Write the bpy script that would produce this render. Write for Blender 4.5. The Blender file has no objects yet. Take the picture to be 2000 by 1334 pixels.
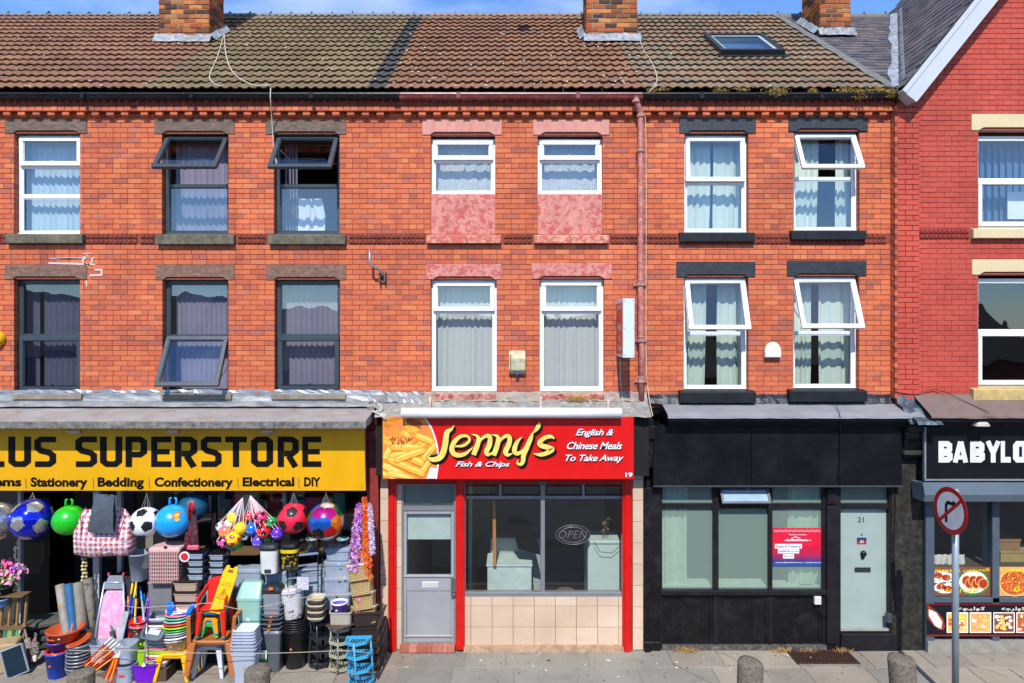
import bpy, bmesh, math, random
from mathutils import Vector, Matrix
R = math.radians
random.seed(7)
# ------------------------------------------------------------------ measuring: the terrace front is the plane y=0
F = 1333.0; HY = 640.0; D = F / 125.0; CZ = 5.0
def X(px, Y=0.0): return (px - 1000.0) * (D + Y) / F
def Z(py, Y=0.0): return CZ + (HY - py) * (D + Y) / F
def GY(py): return CZ * F / (py - HY) - D          # depth of a point standing on the pavement
SC = bpy.context.scene
COL = SC.collection
# ------------------------------------------------------------------ camera
cam = bpy.data.cameras.new('camera'); camo = bpy.data.objects.new('camera', cam); COL.objects.link(camo)
camo.location = (0, -D, CZ); camo.rotation_euler = (R(90), 0, 0)
cam.sensor_width = 36; cam.lens = F / 2000 * 36; cam.shift_y = -(667 - HY) / 2000; cam.clip_start = 0.1; cam.clip_end = 600
SC.camera = camo
# ------------------------------------------------------------------ world, sun, exposure
W = bpy.data.worlds.new('World'); SC.world = W; W.use_nodes = True
nt = W.node_tree; nt.nodes.clear()
wo = nt.nodes.new('ShaderNodeOutputWorld'); bg = nt.nodes.new('ShaderNodeBackground')
sky = nt.nodes.new('ShaderNodeTexSky'); sky.sky_type = 'NISHITA'; sky.sun_disc = False
SD = Vector((-0.07, -1.0, 1.10)).normalized()      # towards the sun
sky.sun_elevation = math.asin(SD.z); sky.sun_rotation = math.atan2(SD.x, SD.y)
sky.air_density = 1.0; sky.dust_density = 0.0; sky.ozone_density = 3.0; sky.altitude = 50
tc = nt.nodes.new('ShaderNodeTexCoord'); mp = nt.nodes.new('ShaderNodeMapping'); mp.inputs['Scale'].default_value = (1.3, 1.3, 4.2)
mp.inputs['Location'].default_value = (2.35, 0.2, 1.1)
cn = nt.nodes.new('ShaderNodeTexNoise'); cn.inputs['Scale'].default_value = 1.55; cn.inputs['Detail'].default_value = 7; cn.inputs['Roughness'].default_value = .55
cr = nt.nodes.new('ShaderNodeMapRange'); cr.inputs['From Min'].default_value = .46; cr.inputs['From Max'].default_value = .80; cr.inputs['To Max'].default_value = .75
mx = nt.nodes.new('ShaderNodeMix'); mx.data_type = 'RGBA'; mx.inputs['B'].default_value = (7.5, 8.0, 8.8, 1)
nt.links.new(tc.outputs['Generated'], mp.inputs['Vector']); nt.links.new(mp.outputs[0], cn.inputs['Vector'])
nt.links.new(cn.outputs['Fac'], cr.inputs['Value']); nt.links.new(cr.outputs[0], mx.inputs['Factor'])
gr = nt.nodes.new('ShaderNodeMix'); gr.data_type = 'RGBA'; gr.blend_type = 'MULTIPLY'; gr.inputs['Factor'].default_value = 1; gr.inputs['B'].default_value = (.82, 1.07, 1.38, 1)
nt.links.new(sky.outputs[0], gr.inputs['A']); nt.links.new(gr.outputs['Result'], mx.inputs['A']); nt.links.new(mx.outputs['Result'], bg.inputs['Color'])
nt.links.new(bg.outputs[0], wo.inputs[0]); bg.inputs['Strength'].default_value = 0.15
sl = bpy.data.lights.new('sun', 'SUN'); so = bpy.data.objects.new('sun', sl); COL.objects.link(so)
sl.energy = 4.8; sl.angle = R(0.5); sl.color = (1.0, .955, .89)
so.location = (0, -20, 30); so.rotation_euler = SD.to_track_quat('Z', 'Y').to_euler()
SC.view_settings.view_transform = 'Standard'; SC.view_settings.look = 'None'
SC.view_settings.exposure = 0.25; SC.view_settings.gamma = 1.0; SC.view_settings.use_curve_mapping = False
SC.render.engine = 'CYCLES'
try:
    SC.cycles.transparent_max_bounces = 12; SC.cycles.max_bounces = 6; SC.cycles.caustics_reflective = False; SC.cycles.caustics_refractive = False
except Exception: pass
# ------------------------------------------------------------------ materials
MATS = {}
def lin(h):
    if not isinstance(h, str): return tuple(h)
    h = h.lstrip('#'); r = []
    for i in (0, 2, 4):
        c = int(h[i:i+2], 16) / 255
        r.append(c / 12.92 if c <= .04045 else ((c + .055) / 1.055) ** 2.4)
    return tuple(r)
def newmat(name):
    m = bpy.data.materials.new(name); m.use_nodes = True; n = m.node_tree; b = n.nodes['Principled BSDF']
    return m, n, b
def M(col, rough=.6, metal=0, var=.14, vs=5, bump=.0, bs=60, c2=None, thr=.55, soft=.12, coat=0, stretch=None, alpha=1, k=1.0):
    key = (str(col), rough, metal, var, vs, bump, bs, str(c2), thr, soft, coat, str(stretch), alpha, k)
    if key in MATS: return MATS[key]
    m, n, b = newmat('paint_%d' % len(MATS)); L = n.links
    c = tuple(v * k for v in lin(col))
    b.inputs['Roughness'].default_value = rough; b.inputs['Metallic'].default_value = metal
    if max(c) < .02: b.inputs['Specular IOR Level'].default_value = .22
    if coat: b.inputs['Coat Weight'].default_value = coat; b.inputs['Coat Roughness'].default_value = .08
    t = n.nodes.new('ShaderNodeTexCoord'); src = t.outputs['Object']
    if stretch:
        mpn = n.nodes.new('ShaderNodeMapping'); mpn.inputs['Scale'].default_value = stretch; L.new(src, mpn.inputs['Vector']); src = mpn.outputs[0]
    ns = n.nodes.new('ShaderNodeTexNoise'); ns.inputs['Scale'].default_value = vs; ns.inputs['Detail'].default_value = 6; ns.inputs['Roughness'].default_value = .62
    L.new(src, ns.inputs['Vector'])
    mr = n.nodes.new('ShaderNodeMapRange'); mr.inputs['From Min'].default_value = .3; mr.inputs['From Max'].default_value = .7
    mr.inputs['To Min'].default_value = 1 - var; mr.inputs['To Max'].default_value = 1 + var; L.new(ns.outputs['Fac'], mr.inputs['Value'])
    mm = n.nodes.new('ShaderNodeMix'); mm.data_type = 'RGBA'; mm.blend_type = 'MULTIPLY'; mm.inputs['Factor'].default_value = 1
    mm.inputs['A'].default_value = c + (1,)
    if c2 is not None:
        n2 = n.nodes.new('ShaderNodeTexNoise'); n2.inputs['Scale'].default_value = vs * 1.7; n2.inputs['Detail'].default_value = 9; n2.inputs['Roughness'].default_value = .7; n2.inputs['Distortion'].default_value = .6
        L.new(src, n2.inputs['Vector'])
        r2 = n.nodes.new('ShaderNodeMapRange'); r2.inputs['From Min'].default_value = thr - soft; r2.inputs['From Max'].default_value = thr + soft; L.new(n2.outputs['Fac'], r2.inputs['Value'])
        m2 = n.nodes.new('ShaderNodeMix'); m2.data_type = 'RGBA'; m2.inputs['A'].default_value = c + (1,); m2.inputs['B'].default_value = lin(c2) + (1,)
        L.new(r2.outputs[0], m2.inputs['Factor']); L.new(m2.outputs['Result'], mm.inputs['A'])
    L.new(mr.outputs[0], mm.inputs['B']); L.new(mm.outputs['Result'], b.inputs['Base Color'])
    mr3 = n.nodes.new('ShaderNodeMapRange'); mr3.inputs['To Min'].default_value = max(.02, rough - .12); mr3.inputs['To Max'].default_value = min(1, rough + .12); L.new(ns.outputs['Fac'], mr3.inputs['Value']); L.new(mr3.outputs[0], b.inputs['Roughness'])
    if bump:
        nb = n.nodes.new('ShaderNodeTexNoise'); nb.inputs['Scale'].default_value = bs; nb.inputs['Detail'].default_value = 5; L.new(src, nb.inputs['Vector'])
        bp = n.nodes.new('ShaderNodeBump'); bp.inputs['Strength'].default_value = bump; bp.inputs['Distance'].default_value = .01
        L.new(nb.outputs['Fac'], bp.inputs['Height']); L.new(bp.outputs[0], b.inputs['Normal'])
    if alpha < 1:
        tr = n.nodes.new('ShaderNodeBsdfTransparent'); ms = n.nodes.new('ShaderNodeMixShader'); ms.inputs[0].default_value = alpha
        L.new(tr.outputs[0], ms.inputs[1]); L.new(b.outputs[0], ms.inputs[2]); L.new(ms.outputs[0], n.nodes['Material Output'].inputs[0])
    MATS[key] = m
    return m
def piece_mat(name, cols, rough=.85, bump=.35, bs=90, fine=.22, patch=None, pthr=.62, pscale=2.2, spec=.3, streak=.76):
    """colour picked per piece: a per-face number in joined meshes plus the object's own random number"""
    m, n, b = newmat(name); L = n.links
    at = n.nodes.new('ShaderNodeAttribute'); at.attribute_name = 'rnd'
    oi = n.nodes.new('ShaderNodeObjectInfo'); ad = n.nodes.new('ShaderNodeMath'); ad.operation = 'ADD'
    L.new(at.outputs['Fac'], ad.inputs[0]); L.new(oi.outputs['Random'], ad.inputs[1])
    fr = n.nodes.new('ShaderNodeMath'); fr.operation = 'FRACT'; L.new(ad.outputs[0], fr.inputs[0])
    rp = n.nodes.new('ShaderNodeValToRGB'); rp.color_ramp.interpolation = 'LINEAR'
    e = rp.color_ramp.elements; tot = sum(w for _, w in cols); acc = 0
    while len(e) < len(cols): e.new(.5)
    for i, (c, w) in enumerate(cols):
        e[i].position = acc / tot + .5 * w / tot; acc += w; e[i].color = lin(c) + (1,)
    L.new(fr.outputs[0], rp.inputs[0])
    geo = n.nodes.new('ShaderNodeNewGeometry')
    ns = n.nodes.new('ShaderNodeTexNoise'); ns.inputs['Scale'].default_value = 28; ns.inputs['Detail'].default_value = 7; ns.inputs['Roughness'].default_value = .7; L.new(geo.outputs['Position'], ns.inputs['Vector'])
    mr = n.nodes.new('ShaderNodeMapRange'); mr.inputs['From Min'].default_value = .25; mr.inputs['From Max'].default_value = .75; mr.inputs['To Min'].default_value = 1 - fine; mr.inputs['To Max'].default_value = 1 + fine; L.new(ns.outputs['Fac'], mr.inputs['Value'])
    big = n.nodes.new('ShaderNodeTexNoise'); big.inputs['Scale'].default_value = .9; big.inputs['Detail'].default_value = 5; L.new(geo.outputs['Position'], big.inputs['Vector'])
    mrb = n.nodes.new('ShaderNodeMapRange'); mrb.inputs['From Min'].default_value = .3; mrb.inputs['From Max'].default_value = .7; mrb.inputs['To Min'].default_value = .84; mrb.inputs['To Max'].default_value = 1.12; L.new(big.outputs['Fac'], mrb.inputs['Value'])
    mu = n.nodes.new('ShaderNodeMath'); mu.operation = 'MULTIPLY'; L.new(mr.outputs[0], mu.inputs[0]); L.new(mrb.outputs[0], mu.inputs[1])
    sm = n.nodes.new('ShaderNodeMapping'); sm.inputs['Scale'].default_value = (2.6, 2.6, .5); L.new(geo.outputs['Position'], sm.inputs['Vector'])
    sn = n.nodes.new('ShaderNodeTexNoise'); sn.inputs['Scale'].default_value = 1.1; sn.inputs['Detail'].default_value = 8; sn.inputs['Roughness'].default_value = .7; L.new(sm.outputs[0], sn.inputs['Vector'])
    sr = n.nodes.new('ShaderNodeMapRange'); sr.inputs['From Min'].default_value = .52; sr.inputs['From Max'].default_value = .72; sr.inputs['To Min'].default_value = 1.0; sr.inputs['To Max'].default_value = streak; L.new(sn.outputs['Fac'], sr.inputs['Value'])
    m3 = n.nodes.new('ShaderNodeMath'); m3.operation = 'MULTIPLY'; L.new(mu.outputs[0], m3.inputs[0]); L.new(sr.outputs[0], m3.inputs[1]); mu = m3
    mm = n.nodes.new('ShaderNodeMix'); mm.data_type = 'RGBA'; mm.blend_type = 'MULTIPLY'; mm.inputs['Factor'].default_value = 1
    L.new(rp.outputs[0], mm.inputs['A']); L.new(mu.outputs[0], mm.inputs['B']); outc = mm.outputs['Result']
    if patch:
        pn = n.nodes.new('ShaderNodeTexNoise'); pn.inputs['Scale'].default_value = pscale; pn.inputs['Detail'].default_value = 8; pn.inputs['Roughness'].default_value = .68; L.new(geo.outputs['Position'], pn.inputs['Vector'])
        pr = n.nodes.new('ShaderNodeMapRange'); pr.inputs['From Min'].default_value = pthr; pr.inputs['From Max'].default_value = pthr + .12; pr.inputs['To Max'].default_value = .8; L.new(pn.outputs['Fac'], pr.inputs['Value'])
        pm = n.nodes.new('ShaderNodeMix'); pm.data_type = 'RGBA'; pm.inputs['B'].default_value = lin(patch) + (1,)
        L.new(pr.outputs[0], pm.inputs['Factor']); L.new(outc, pm.inputs['A']); outc = pm.outputs['Result']
    L.new(outc, b.inputs['Base Color']); b.inputs['Roughness'].default_value = rough; b.inputs['Specular IOR Level'].default_value = spec
    nb = n.nodes.new('ShaderNodeTexNoise'); nb.inputs['Scale'].default_value = bs; nb.inputs['Detail'].default_value = 4; L.new(geo.outputs['Position'], nb.inputs['Vector'])
    bp = n.nodes.new('ShaderNodeBump'); bp.inputs['Strength'].default_value = bump; bp.inputs['Distance'].default_value = .006
    L.new(nb.outputs['Fac'], bp.inputs['Height']); L.new(bp.outputs[0], b.inputs['Normal'])
    return m
def glass(name, tint=(1, 1, 1), ior=1.9, rough=.0, bump=.006):
    m, n, b = newmat(name); L = n.links; n.nodes.remove(b)
    tr = n.nodes.new('ShaderNodeBsdfTransparent'); tr.inputs[0].default_value = tint + (1,)
    gl = n.nodes.new('ShaderNodeBsdfGlossy'); gl.inputs['Roughness'].default_value = rough
    fr = n.nodes.new('ShaderNodeFresnel'); 
    g0 = n.nodes.new('ShaderNodeNewGeometry'); mi = n.nodes.new('ShaderNodeMix'); mi.inputs['A'].default_value = ior; mi.inputs['B'].default_value = 1 / ior
    L.new(g0.outputs['Backfacing'], mi.inputs['Factor']); L.new(mi.outputs['Result'], fr.inputs[0])
    ms = n.nodes.new('ShaderNodeMixShader'); L.new(fr.outputs[0], ms.inputs[0]); L.new(tr.outputs[0], ms.inputs[1]); L.new(gl.outputs[0], ms.inputs[2])
    g = n.nodes.new('ShaderNodeNewGeometry'); nb = n.nodes.new('ShaderNodeTexNoise'); nb.inputs['Scale'].default_value = 2.2; nb.inputs['Detail'].default_value = 1
    L.new(g.outputs['Position'], nb.inputs['Vector'])
    bp = n.nodes.new('ShaderNodeBump'); bp.inputs['Strength'].default_value = .6; bp.inputs['Distance'].default_value = bump
    L.new(nb.outputs['Fac'], bp.inputs['Height']); L.new(bp.outputs[0], gl.inputs['Normal'])
    L.new(ms.outputs[0], n.nodes['Material Output'].inputs[0])
    return m
GLASS = glass('window_glass', (.9, .94, .94), 2.5)
GLASS_DARK = glass('tinted_glass', (.55, .62, .66), 2.3)
SHOPGLASS = glass('shop_glass', (.9, .93, .92), 1.9, 0, .003)
def frosted():
    m, n, b = newmat('frosted_glass'); L = n.links
    b.inputs['Base Color'].default_value = lin('9db3a6') + (1,); b.inputs['Roughness'].default_value = .22; b.inputs['IOR'].default_value = 1.5
    tr = n.nodes.new('ShaderNodeBsdfTransparent'); tr.inputs[0].default_value = (.8, .9, .85, 1)
    ms = n.nodes.new('ShaderNodeMixShader'); ms.inputs[0].default_value = .42
    L.new(tr.outputs[0], ms.inputs[1]); L.new(b.outputs[0], ms.inputs[2]); L.new(ms.outputs[0], n.nodes['Material Output'].inputs[0])
    return m
FROST = frosted()
CLEAR = M('dfe6ea', .12, alpha=.34, var=.05)
CLOUDY = M('a6b4c4', .25, alpha=.6, var=.18)
# ------------------------------------------------------------------ mesh helpers
def tag(o, label=None, cat=None, group=None, kind=None):
    if label: o['label'] = label
    if cat: o['category'] = cat
    if group: o['group'] = group
    if kind: o['kind'] = kind
    return o
def thing(name, label, cat, loc=(0, 0, 0), rot=(0, 0, 0), group=None):
    o = bpy.data.objects.new(name, None); COL.objects.link(o); o.empty_display_size = .1
    o.location = loc; o.rotation_euler = rot
    return tag(o, label, cat, group)
class MB:
    def __init__(s): s.v = []; s.f = []; s.m = []; s.r = []
    def quad(s, a, b, c, d, mi=0, r=0.0):
        i = len(s.v); s.v += [tuple(a), tuple(b), tuple(c), tuple(d)]; s.f.append((i, i+1, i+2, i+3)); s.m.append(mi); s.r.append(r)
    def poly(s, pts, mi=0, r=0.0):
        i = len(s.v); s.v += [tuple(p) for p in pts]; s.f.append(tuple(range(i, i + len(pts)))); s.m.append(mi); s.r.append(r)
    def add(s, vs, fs, mi=0, r=0.0):
        i = len(s.v); s.v += [tuple(v) for v in vs]
        for f in fs: s.f.append(tuple(i + k for k in f)); s.m.append(mi); s.r.append(r)
    def box(s, x0, x1, y0, y1, z0, z1, mi=0, r=0.0):
        if x0 > x1: x0, x1 = x1, x0
        if y0 > y1: y0, y1 = y1, y0
        if z0 > z1: z0, z1 = z1, z0
        s.add([(x0,y0,z0),(x1,y0,z0),(x1,y1,z0),(x0,y1,z0),(x0,y0,z1),(x1,y0,z1),(x1,y1,z1),(x0,y1,z1)],
              [(0,3,2,1),(4,5,6,7),(0,1,5,4),(1,2,6,5),(2,3,7,6),(3,0,4,7)], mi, r)
    def cbox(s, x0, x1, y0, y1, z0, z1, c=.004, mi=0, r=0.0):
        """box whose front (y0) edges are chamfered; open at the back"""
        s.add([(x0+c,y0,z0+c),(x1-c,y0,z0+c),(x1-c,y0,z1-c),(x0+c,y0,z1-c),(x0,y0+c,z0),(x1,y0+c,z0),(x1,y0+c,z1),(x0,y0+c,z1),
               (x0,y1,z0),(x1,y1,z0),(x1,y1,z1),(x0,y1,z1)],
              [(0,1,2,3),(4,5,1,0),(5,6,2,1),(6,7,3,2),(7,4,0,3),(8,9,5,4),(9,10,6,5),(10,11,7,6),(11,8,4,7)], mi, r)
    def ring(s, x0, x1, z0, z1, y0, y1, t, tb=None, mi=0):
        tb = t if tb is None else tb
        s.box(x0, x1, y0, y1, z1 - t, z1, mi); s.box(x0, x1, y0, y1, z0, z0 + tb, mi)
        s.box(x0, x0 + t, y0, y1, z0 + tb, z1 - t, mi); s.box(x1 - t, x1, y0, y1, z0 + tb, z1 - t, mi)
    def beam(s, a, b, w, h=None, mi=0, r=0.0):
        a = Vector(a); b = Vector(b); h = h or w; d = (b - a)
        if d.length < 1e-6: return
        d.normalize(); u = d.cross(Vector((0, 0, 1)))
        if u.length < .05: u = d.cross(Vector((0, 1, 0)))
        u.normalize(); v = u.cross(d).normalized()
        c = [u*w/2*i + v*h/2*j for i, j in ((-1,-1),(1,-1),(1,1),(-1,1))]
        s.add([a + k for k in c] + [b + k for k in c], [(0,1,2,3),(7,6,5,4),(0,4,5,1),(1,5,6,2),(2,6,7,3),(3,7,4,0)], mi, r)
    def tube(s, pts, rad, seg=8, mi=0, cap=True):
        pts = [Vector(p) for p in pts]; n = len(pts)
        rads = rad if isinstance(rad, (list, tuple)) else [rad] * n
        base = len(s.v); up = None
        for i, p in enumerate(pts):
            d = (pts[min(i+1, n-1)] - pts[max(i-1, 0)]).normalized()
            if up is None: up = d.cross(Vector((0, 0, 1))) if abs(d.z) < .95 else d.cross(Vector((1, 0, 0)))
            up = (up - d * up.dot(d)).normalized(); w = d.cross(up)
            for k in range(seg):
                a = 2 * math.pi * k / seg; s.v.append(tuple(p + (up * math.cos(a) + w * math.sin(a)) * rads[i]))
        for i in range(n - 1):
            for k in range(seg):
                a = base + i*seg + k; b = base + i*seg + (k+1) % seg
                s.f.append((a, b, b + seg, a + seg)); s.m.append(mi); s.r.append(0)
        if cap:
            s.f.append(tuple(base + k for k in range(seg))[::-1]); s.m.append(mi); s.r.append(0)
            s.f.append(tuple(base + (n-1)*seg + k for k in range(seg))); s.m.append(mi); s.r.append(0)
    def loft(s, secs, seg=24, mi=0, c=(0, 0, 0), cap0=True, cap1=True, mis=None):
        """sections (half width x, half width y, z, power[, dx, dy]); power 2 is round, 6 is boxy"""
        base = len(s.v)
        for q in secs:
            wx, wy, z, p = q[:4]; dx = q[4] if len(q) > 4 else 0; dy = q[5] if len(q) > 5 else 0
            for k in range(seg):
                a = 2 * math.pi * (k + .5) / seg; ca, sa = math.cos(a), math.sin(a)
                s.v.append((c[0] + dx + wx * math.copysign(abs(ca) ** (2 / p), ca), c[1] + dy + wy * math.copysign(abs(sa) ** (2 / p), sa), c[2] + z))
        for i in range(len(secs) - 1):
            for k in range(seg):
                a = base + i*seg + k; b = base + i*seg + (k+1) % seg
                s.f.append((a, b, b + seg, a + seg)); s.m.append(mis[i] if mis else mi); s.r.append(0)
        if cap0: s.f.append(tuple(base + k for k in range(seg))[::-1]); s.m.append(mis[0] if mis else mi); s.r.append(0)
        if cap1: s.f.append(tuple(base + (len(secs)-1)*seg + k for k in range(seg))); s.m.append(mis[-1] if mis else mi); s.r.append(0)
    def xf(s, mat, start=0):
        for i in range(start, len(s.v)): s.v[i] = tuple(mat @ Vector(s.v[i]))
    def build(s, name, mats, parent=None, smooth=False, loc=None, bevel=0, keep=False, rot=None, rnd=False):
        """keep: vertices are in world coordinates although the object has a parent or an origin"""
        me = bpy.data.meshes.new(name); me.from_pydata(s.v, [], s.f)
        if not isinstance(mats, (list, tuple)): mats = [mats]
        for m in mats: me.materials.append(m)
        if len(mats) > 1: me.polygons.foreach_set('material_index', s.m)
        if rnd:
            a = me.attributes.new('rnd', 'FLOAT', 'FACE'); a.data.foreach_set('value', s.r)
        if smooth: me.polygons.foreach_set('use_smooth', [True] * len(s.f))
        me.update()
        if bevel:
            bm = bmesh.new(); bm.from_mesh(me); bmesh.ops.remove_doubles(bm, verts=bm.verts, dist=1e-5)
            ed = [e for e in bm.edges if len(e.link_faces) == 2 and e.calc_face_angle(0) > .6]
            bmesh.ops.bevel(bm, geom=ed, offset=bevel, segments=1, affect='EDGES', clamp_overlap=True); bm.to_mesh(me); bm.free()
        o = bpy.data.objects.new(name, me); COL.objects.link(o)
        if parent is not None:
            o.parent = parent
            if keep: o.matrix_parent_inverse = Matrix.Translation(-Vector(parent.location) - (Vector(parent.parent.location) if parent.parent and not parent.get('wc') else Vector((0, 0, 0))))
        if loc is not None:
            if keep and parent is None: me.transform(Matrix.Translation(-Vector(loc)))
            o.location = loc
        if rot is not None: o.rotation_euler = rot
        return o
def part(name, mb, mats, parent, label=None, kind=None, **k):
    """a piece of a building, vertices in world coordinates"""
    me_parent = parent
    o = mb.build(name, mats, None, **k); o.parent = parent
    base = Vector(parent.location) if parent.parent is None else Vector(parent.parent.location)
    # parents that are themselves parts sit at the building's origin, so only the root offsets
    o.matrix_parent_inverse = Matrix.Translation(-base) if parent.parent is None else Matrix.Identity(4)
    if label: o['label'] = label
    if kind: o['kind'] = kind
    return o
def solo(name, mb, mats, label, cat, group=None, loc=None, **k):
    """a thing that is one mesh given in world coordinates; its origin is moved to its base"""
    if loc is None:
        xs = [v[0] for v in mb.v]; ys = [v[1] for v in mb.v]; zs = [v[2] for v in mb.v]
        loc = ((min(xs)+max(xs))/2, (min(ys)+max(ys))/2, min(zs))
    o = mb.build(name, mats, None, keep=True, loc=loc, **k)
    return tag(o, label, cat, group)
def inst(src, name, parent, mat, pinv=None):
    """another object on the same mesh"""
    o = bpy.data.objects.new(name, src); COL.objects.link(o); o.parent = parent
    if pinv is not None: o.matrix_parent_inverse = pinv
    o.matrix_basis = mat
    return o
# ------------------------------------------------------------------ lettering
def text_mesh(s, bold=0.0, shear=0.0, space=1.0):
    cu = bpy.data.curves.new('t', 'FONT'); cu.body = s; cu.offset = bold; cu.shear = shear; cu.space_character = space; cu.resolution_u = 3
    o = bpy.data.objects.new('t', cu); COL.objects.link(o)
    dg = bpy.context.evaluated_depsgraph_get(); dg.update()
    me = bpy.data.meshes.new_from_object(o.evaluated_get(dg))
    vs = [tuple(v.co) for v in me.vertices]; fs = [tuple(p.vertices) for p in me.polygons]
    bpy.data.objects.remove(o); bpy.data.curves.remove(cu); bpy.data.meshes.remove(me)
    return vs, fs
def add_text(mb, s, x0, x1, z0, z1, yf, bold=0.0, shear=0.0, space=1.0, mi=0, fn=None):
    """letters fitted to a rectangle; yf gives the depth for a height"""
    vs, fs = text_mesh(s, bold, shear, space)
    if not vs: return
    ax = min(v[0] for v in vs); bx = max(v[0] for v in vs); az = min(v[1] for v in vs); bz = max(v[1] for v in vs)
    out = []
    for v in vs:
        x = x0 + (v[0]-ax)/(bx-ax)*(x1-x0); z = z0 + (v[1]-az)/(bz-az)*(z1-z0)
        out.append(fn(x, z) if fn else (x, yf(z), z))
    mb.add(out, fs, mi)
def stroke(pts, ws):
    """mitred strip along a path, a list of quads in 2D"""
    n = len(pts); L = []; Rr = []
    for i in range(n):
        p = Vector(pts[i]); a = Vector(pts[max(i-1, 0)]); b = Vector(pts[min(i+1, n-1)])
        d1 = (p - a).normalized() if i > 0 else (b - p).normalized(); d2 = (b - p).normalized() if i < n-1 else d1
        t = (d1 + d2); t = t.normalized() if t.length > 1e-4 else d1
        nn = Vector((-t.y, t.x)); k = 1 / max(.5, abs(t.dot(d1))); w = ws[i] if isinstance(ws, (list, tuple)) else ws
        L.append(p + nn * w/2 * k); Rr.append(p - nn * w/2 * k)
    return [(L[i], Rr[i], Rr[i+1], L[i+1]) for i in range(n-1)]
def smooth_path(pts, ws, k=4):
    out = []; wo_ = []; n = len(pts)
    for i in range(n - 1):
        p0, p1, p2, p3 = (Vector(pts[max(i-1, 0)]), Vector(pts[i]), Vector(pts[i+1]), Vector(pts[min(i+2, n-1)]))
        for j in range(k):
            t = j / k
            out.append(.5 * ((2*p1) + (p2-p0)*t + (2*p0-5*p1+4*p2-p3)*t*t + (3*p1-p0-3*p2+p3)*t**3)); wo_.append(ws[i]*(1-t) + ws[i+1]*t)
    out.append(Vector(pts[-1])); wo_.append(ws[-1])
    return out, wo_

def adopt(child, parent):
    child.parent = parent; child.matrix_parent_inverse = parent.matrix_basis.inverted()
    for k in ('label', 'category', 'group'):
        if k in child: del child[k]
    return child
# ------------------------------------------------------------------ shared materials
BRICK = piece_mat('orange_brick', [('a25947', 1), ('b25a41', 3), ('bf6342', 4), ('c86d46', 4), ('c26340', 4), ('b55e45', 3), ('cc764c', 2), ('aa604e', 1)], .82, .3, 110, .13, 'a8553a', .6, 1.3)
CHBRICK = piece_mat('weathered_brick', [('4a3327', 2), ('7a4a2c', 2), ('a05a30', 3), ('b8743c', 2), ('a84d2a', 3), ('5c3c2c', 2), ('c07a40', 1)], .9, .5, 90, .3, '3c2c24', .58, 5)
REDPAINT = piece_mat('red_painted_brick', [('ac4336', 1), ('b24839', 4), ('b54a3b', 3)], .66, .5, 120, .07, 'ae483c', .62, 1.2)
MORTAR = M('84412f', .95, var=.25, vs=9, bump=.3)
CHMORTAR = M('8d8272', .95, var=.3, vs=9, bump=.3)
MORTAR_RED = M('a03f34', .8, var=.15, vs=9)
TERRA = M('a94a2b', .8, var=.25, vs=9, bump=.3, bs=80)
TERRA_DARK = M('7d3424', .85, var=.4, vs=6, bump=.4, bs=80)
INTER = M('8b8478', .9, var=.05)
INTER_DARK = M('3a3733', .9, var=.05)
LEAD = M('8f969e', .42, metal=.35, var=.3, vs=7, bump=.6, bs=14)
SILVER = M('8e9090', .5, metal=.3, var=.3, vs=4, bump=.8, bs=12, c2='6f7072', thr=.55, soft=.08, stretch=(.5, 1, 1.6))
BLACKP = M('15161a', .38, var=.35, vs=3, bump=.25, bs=30, c2='26262a', thr=.62)
WHITEP = M('e4e6ea', .35, var=.04, vs=3)
GREYFR = M('4a5258', .42, var=.08)
DGREY = M('363f46', .4, var=.1)
BLKFRAME = M('1e1c20', .45, var=.3, bump=.2, bs=40)
PIPEPINK = M('a8605a', .6, var=.25, vs=7, c2='c98f84', thr=.56, bump=.3, bs=30)
def prism_xz(mb, pts, y0, y1, mi=0):
    n = len(pts); i = len(mb.v)
    mb.v += [(x, y0, z) for x, z in pts] + [(x, y1, z) for x, z in pts]
    mb.f.append(tuple(i + k for k in range(n))); mb.f.append(tuple(i + n + k for k in range(n))[::-1]); mb.m += [mi, mi]; mb.r += [0, 0]
    for k in range(n): mb.f.append((i+k, i+n+k, i+n+(k+1) % n, i+(k+1) % n)); mb.m.append(mi); mb.r.append(0)
def prism_yz(mb, pts, x0, x1, mi=0):
    n = len(pts); i = len(mb.v)
    mb.v += [(x0, y, z) for y, z in pts] + [(x1, y, z) for y, z in pts]
    mb.f.append(tuple(i + k for k in range(n))); mb.f.append(tuple(i + n + k for k in range(n))[::-1]); mb.m += [mi, mi]; mb.r += [0, 0]
    for k in range(n): mb.f.append((i+k, i+n+k, i+n+(k+1) % n, i+(k+1) % n)); mb.m.append(mi); mb.r.append(0)
def brick_src(name, w, h, dep, mat, c=.004):
    b = MB(); b.cbox(-w/2, w/2, 0, dep, -h/2, h/2, c); o = b.build(name, mat); me = o.data; bpy.data.objects.remove(o); return me
PITCH = .0792; JT = .0075
STRETCH = {}
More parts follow.
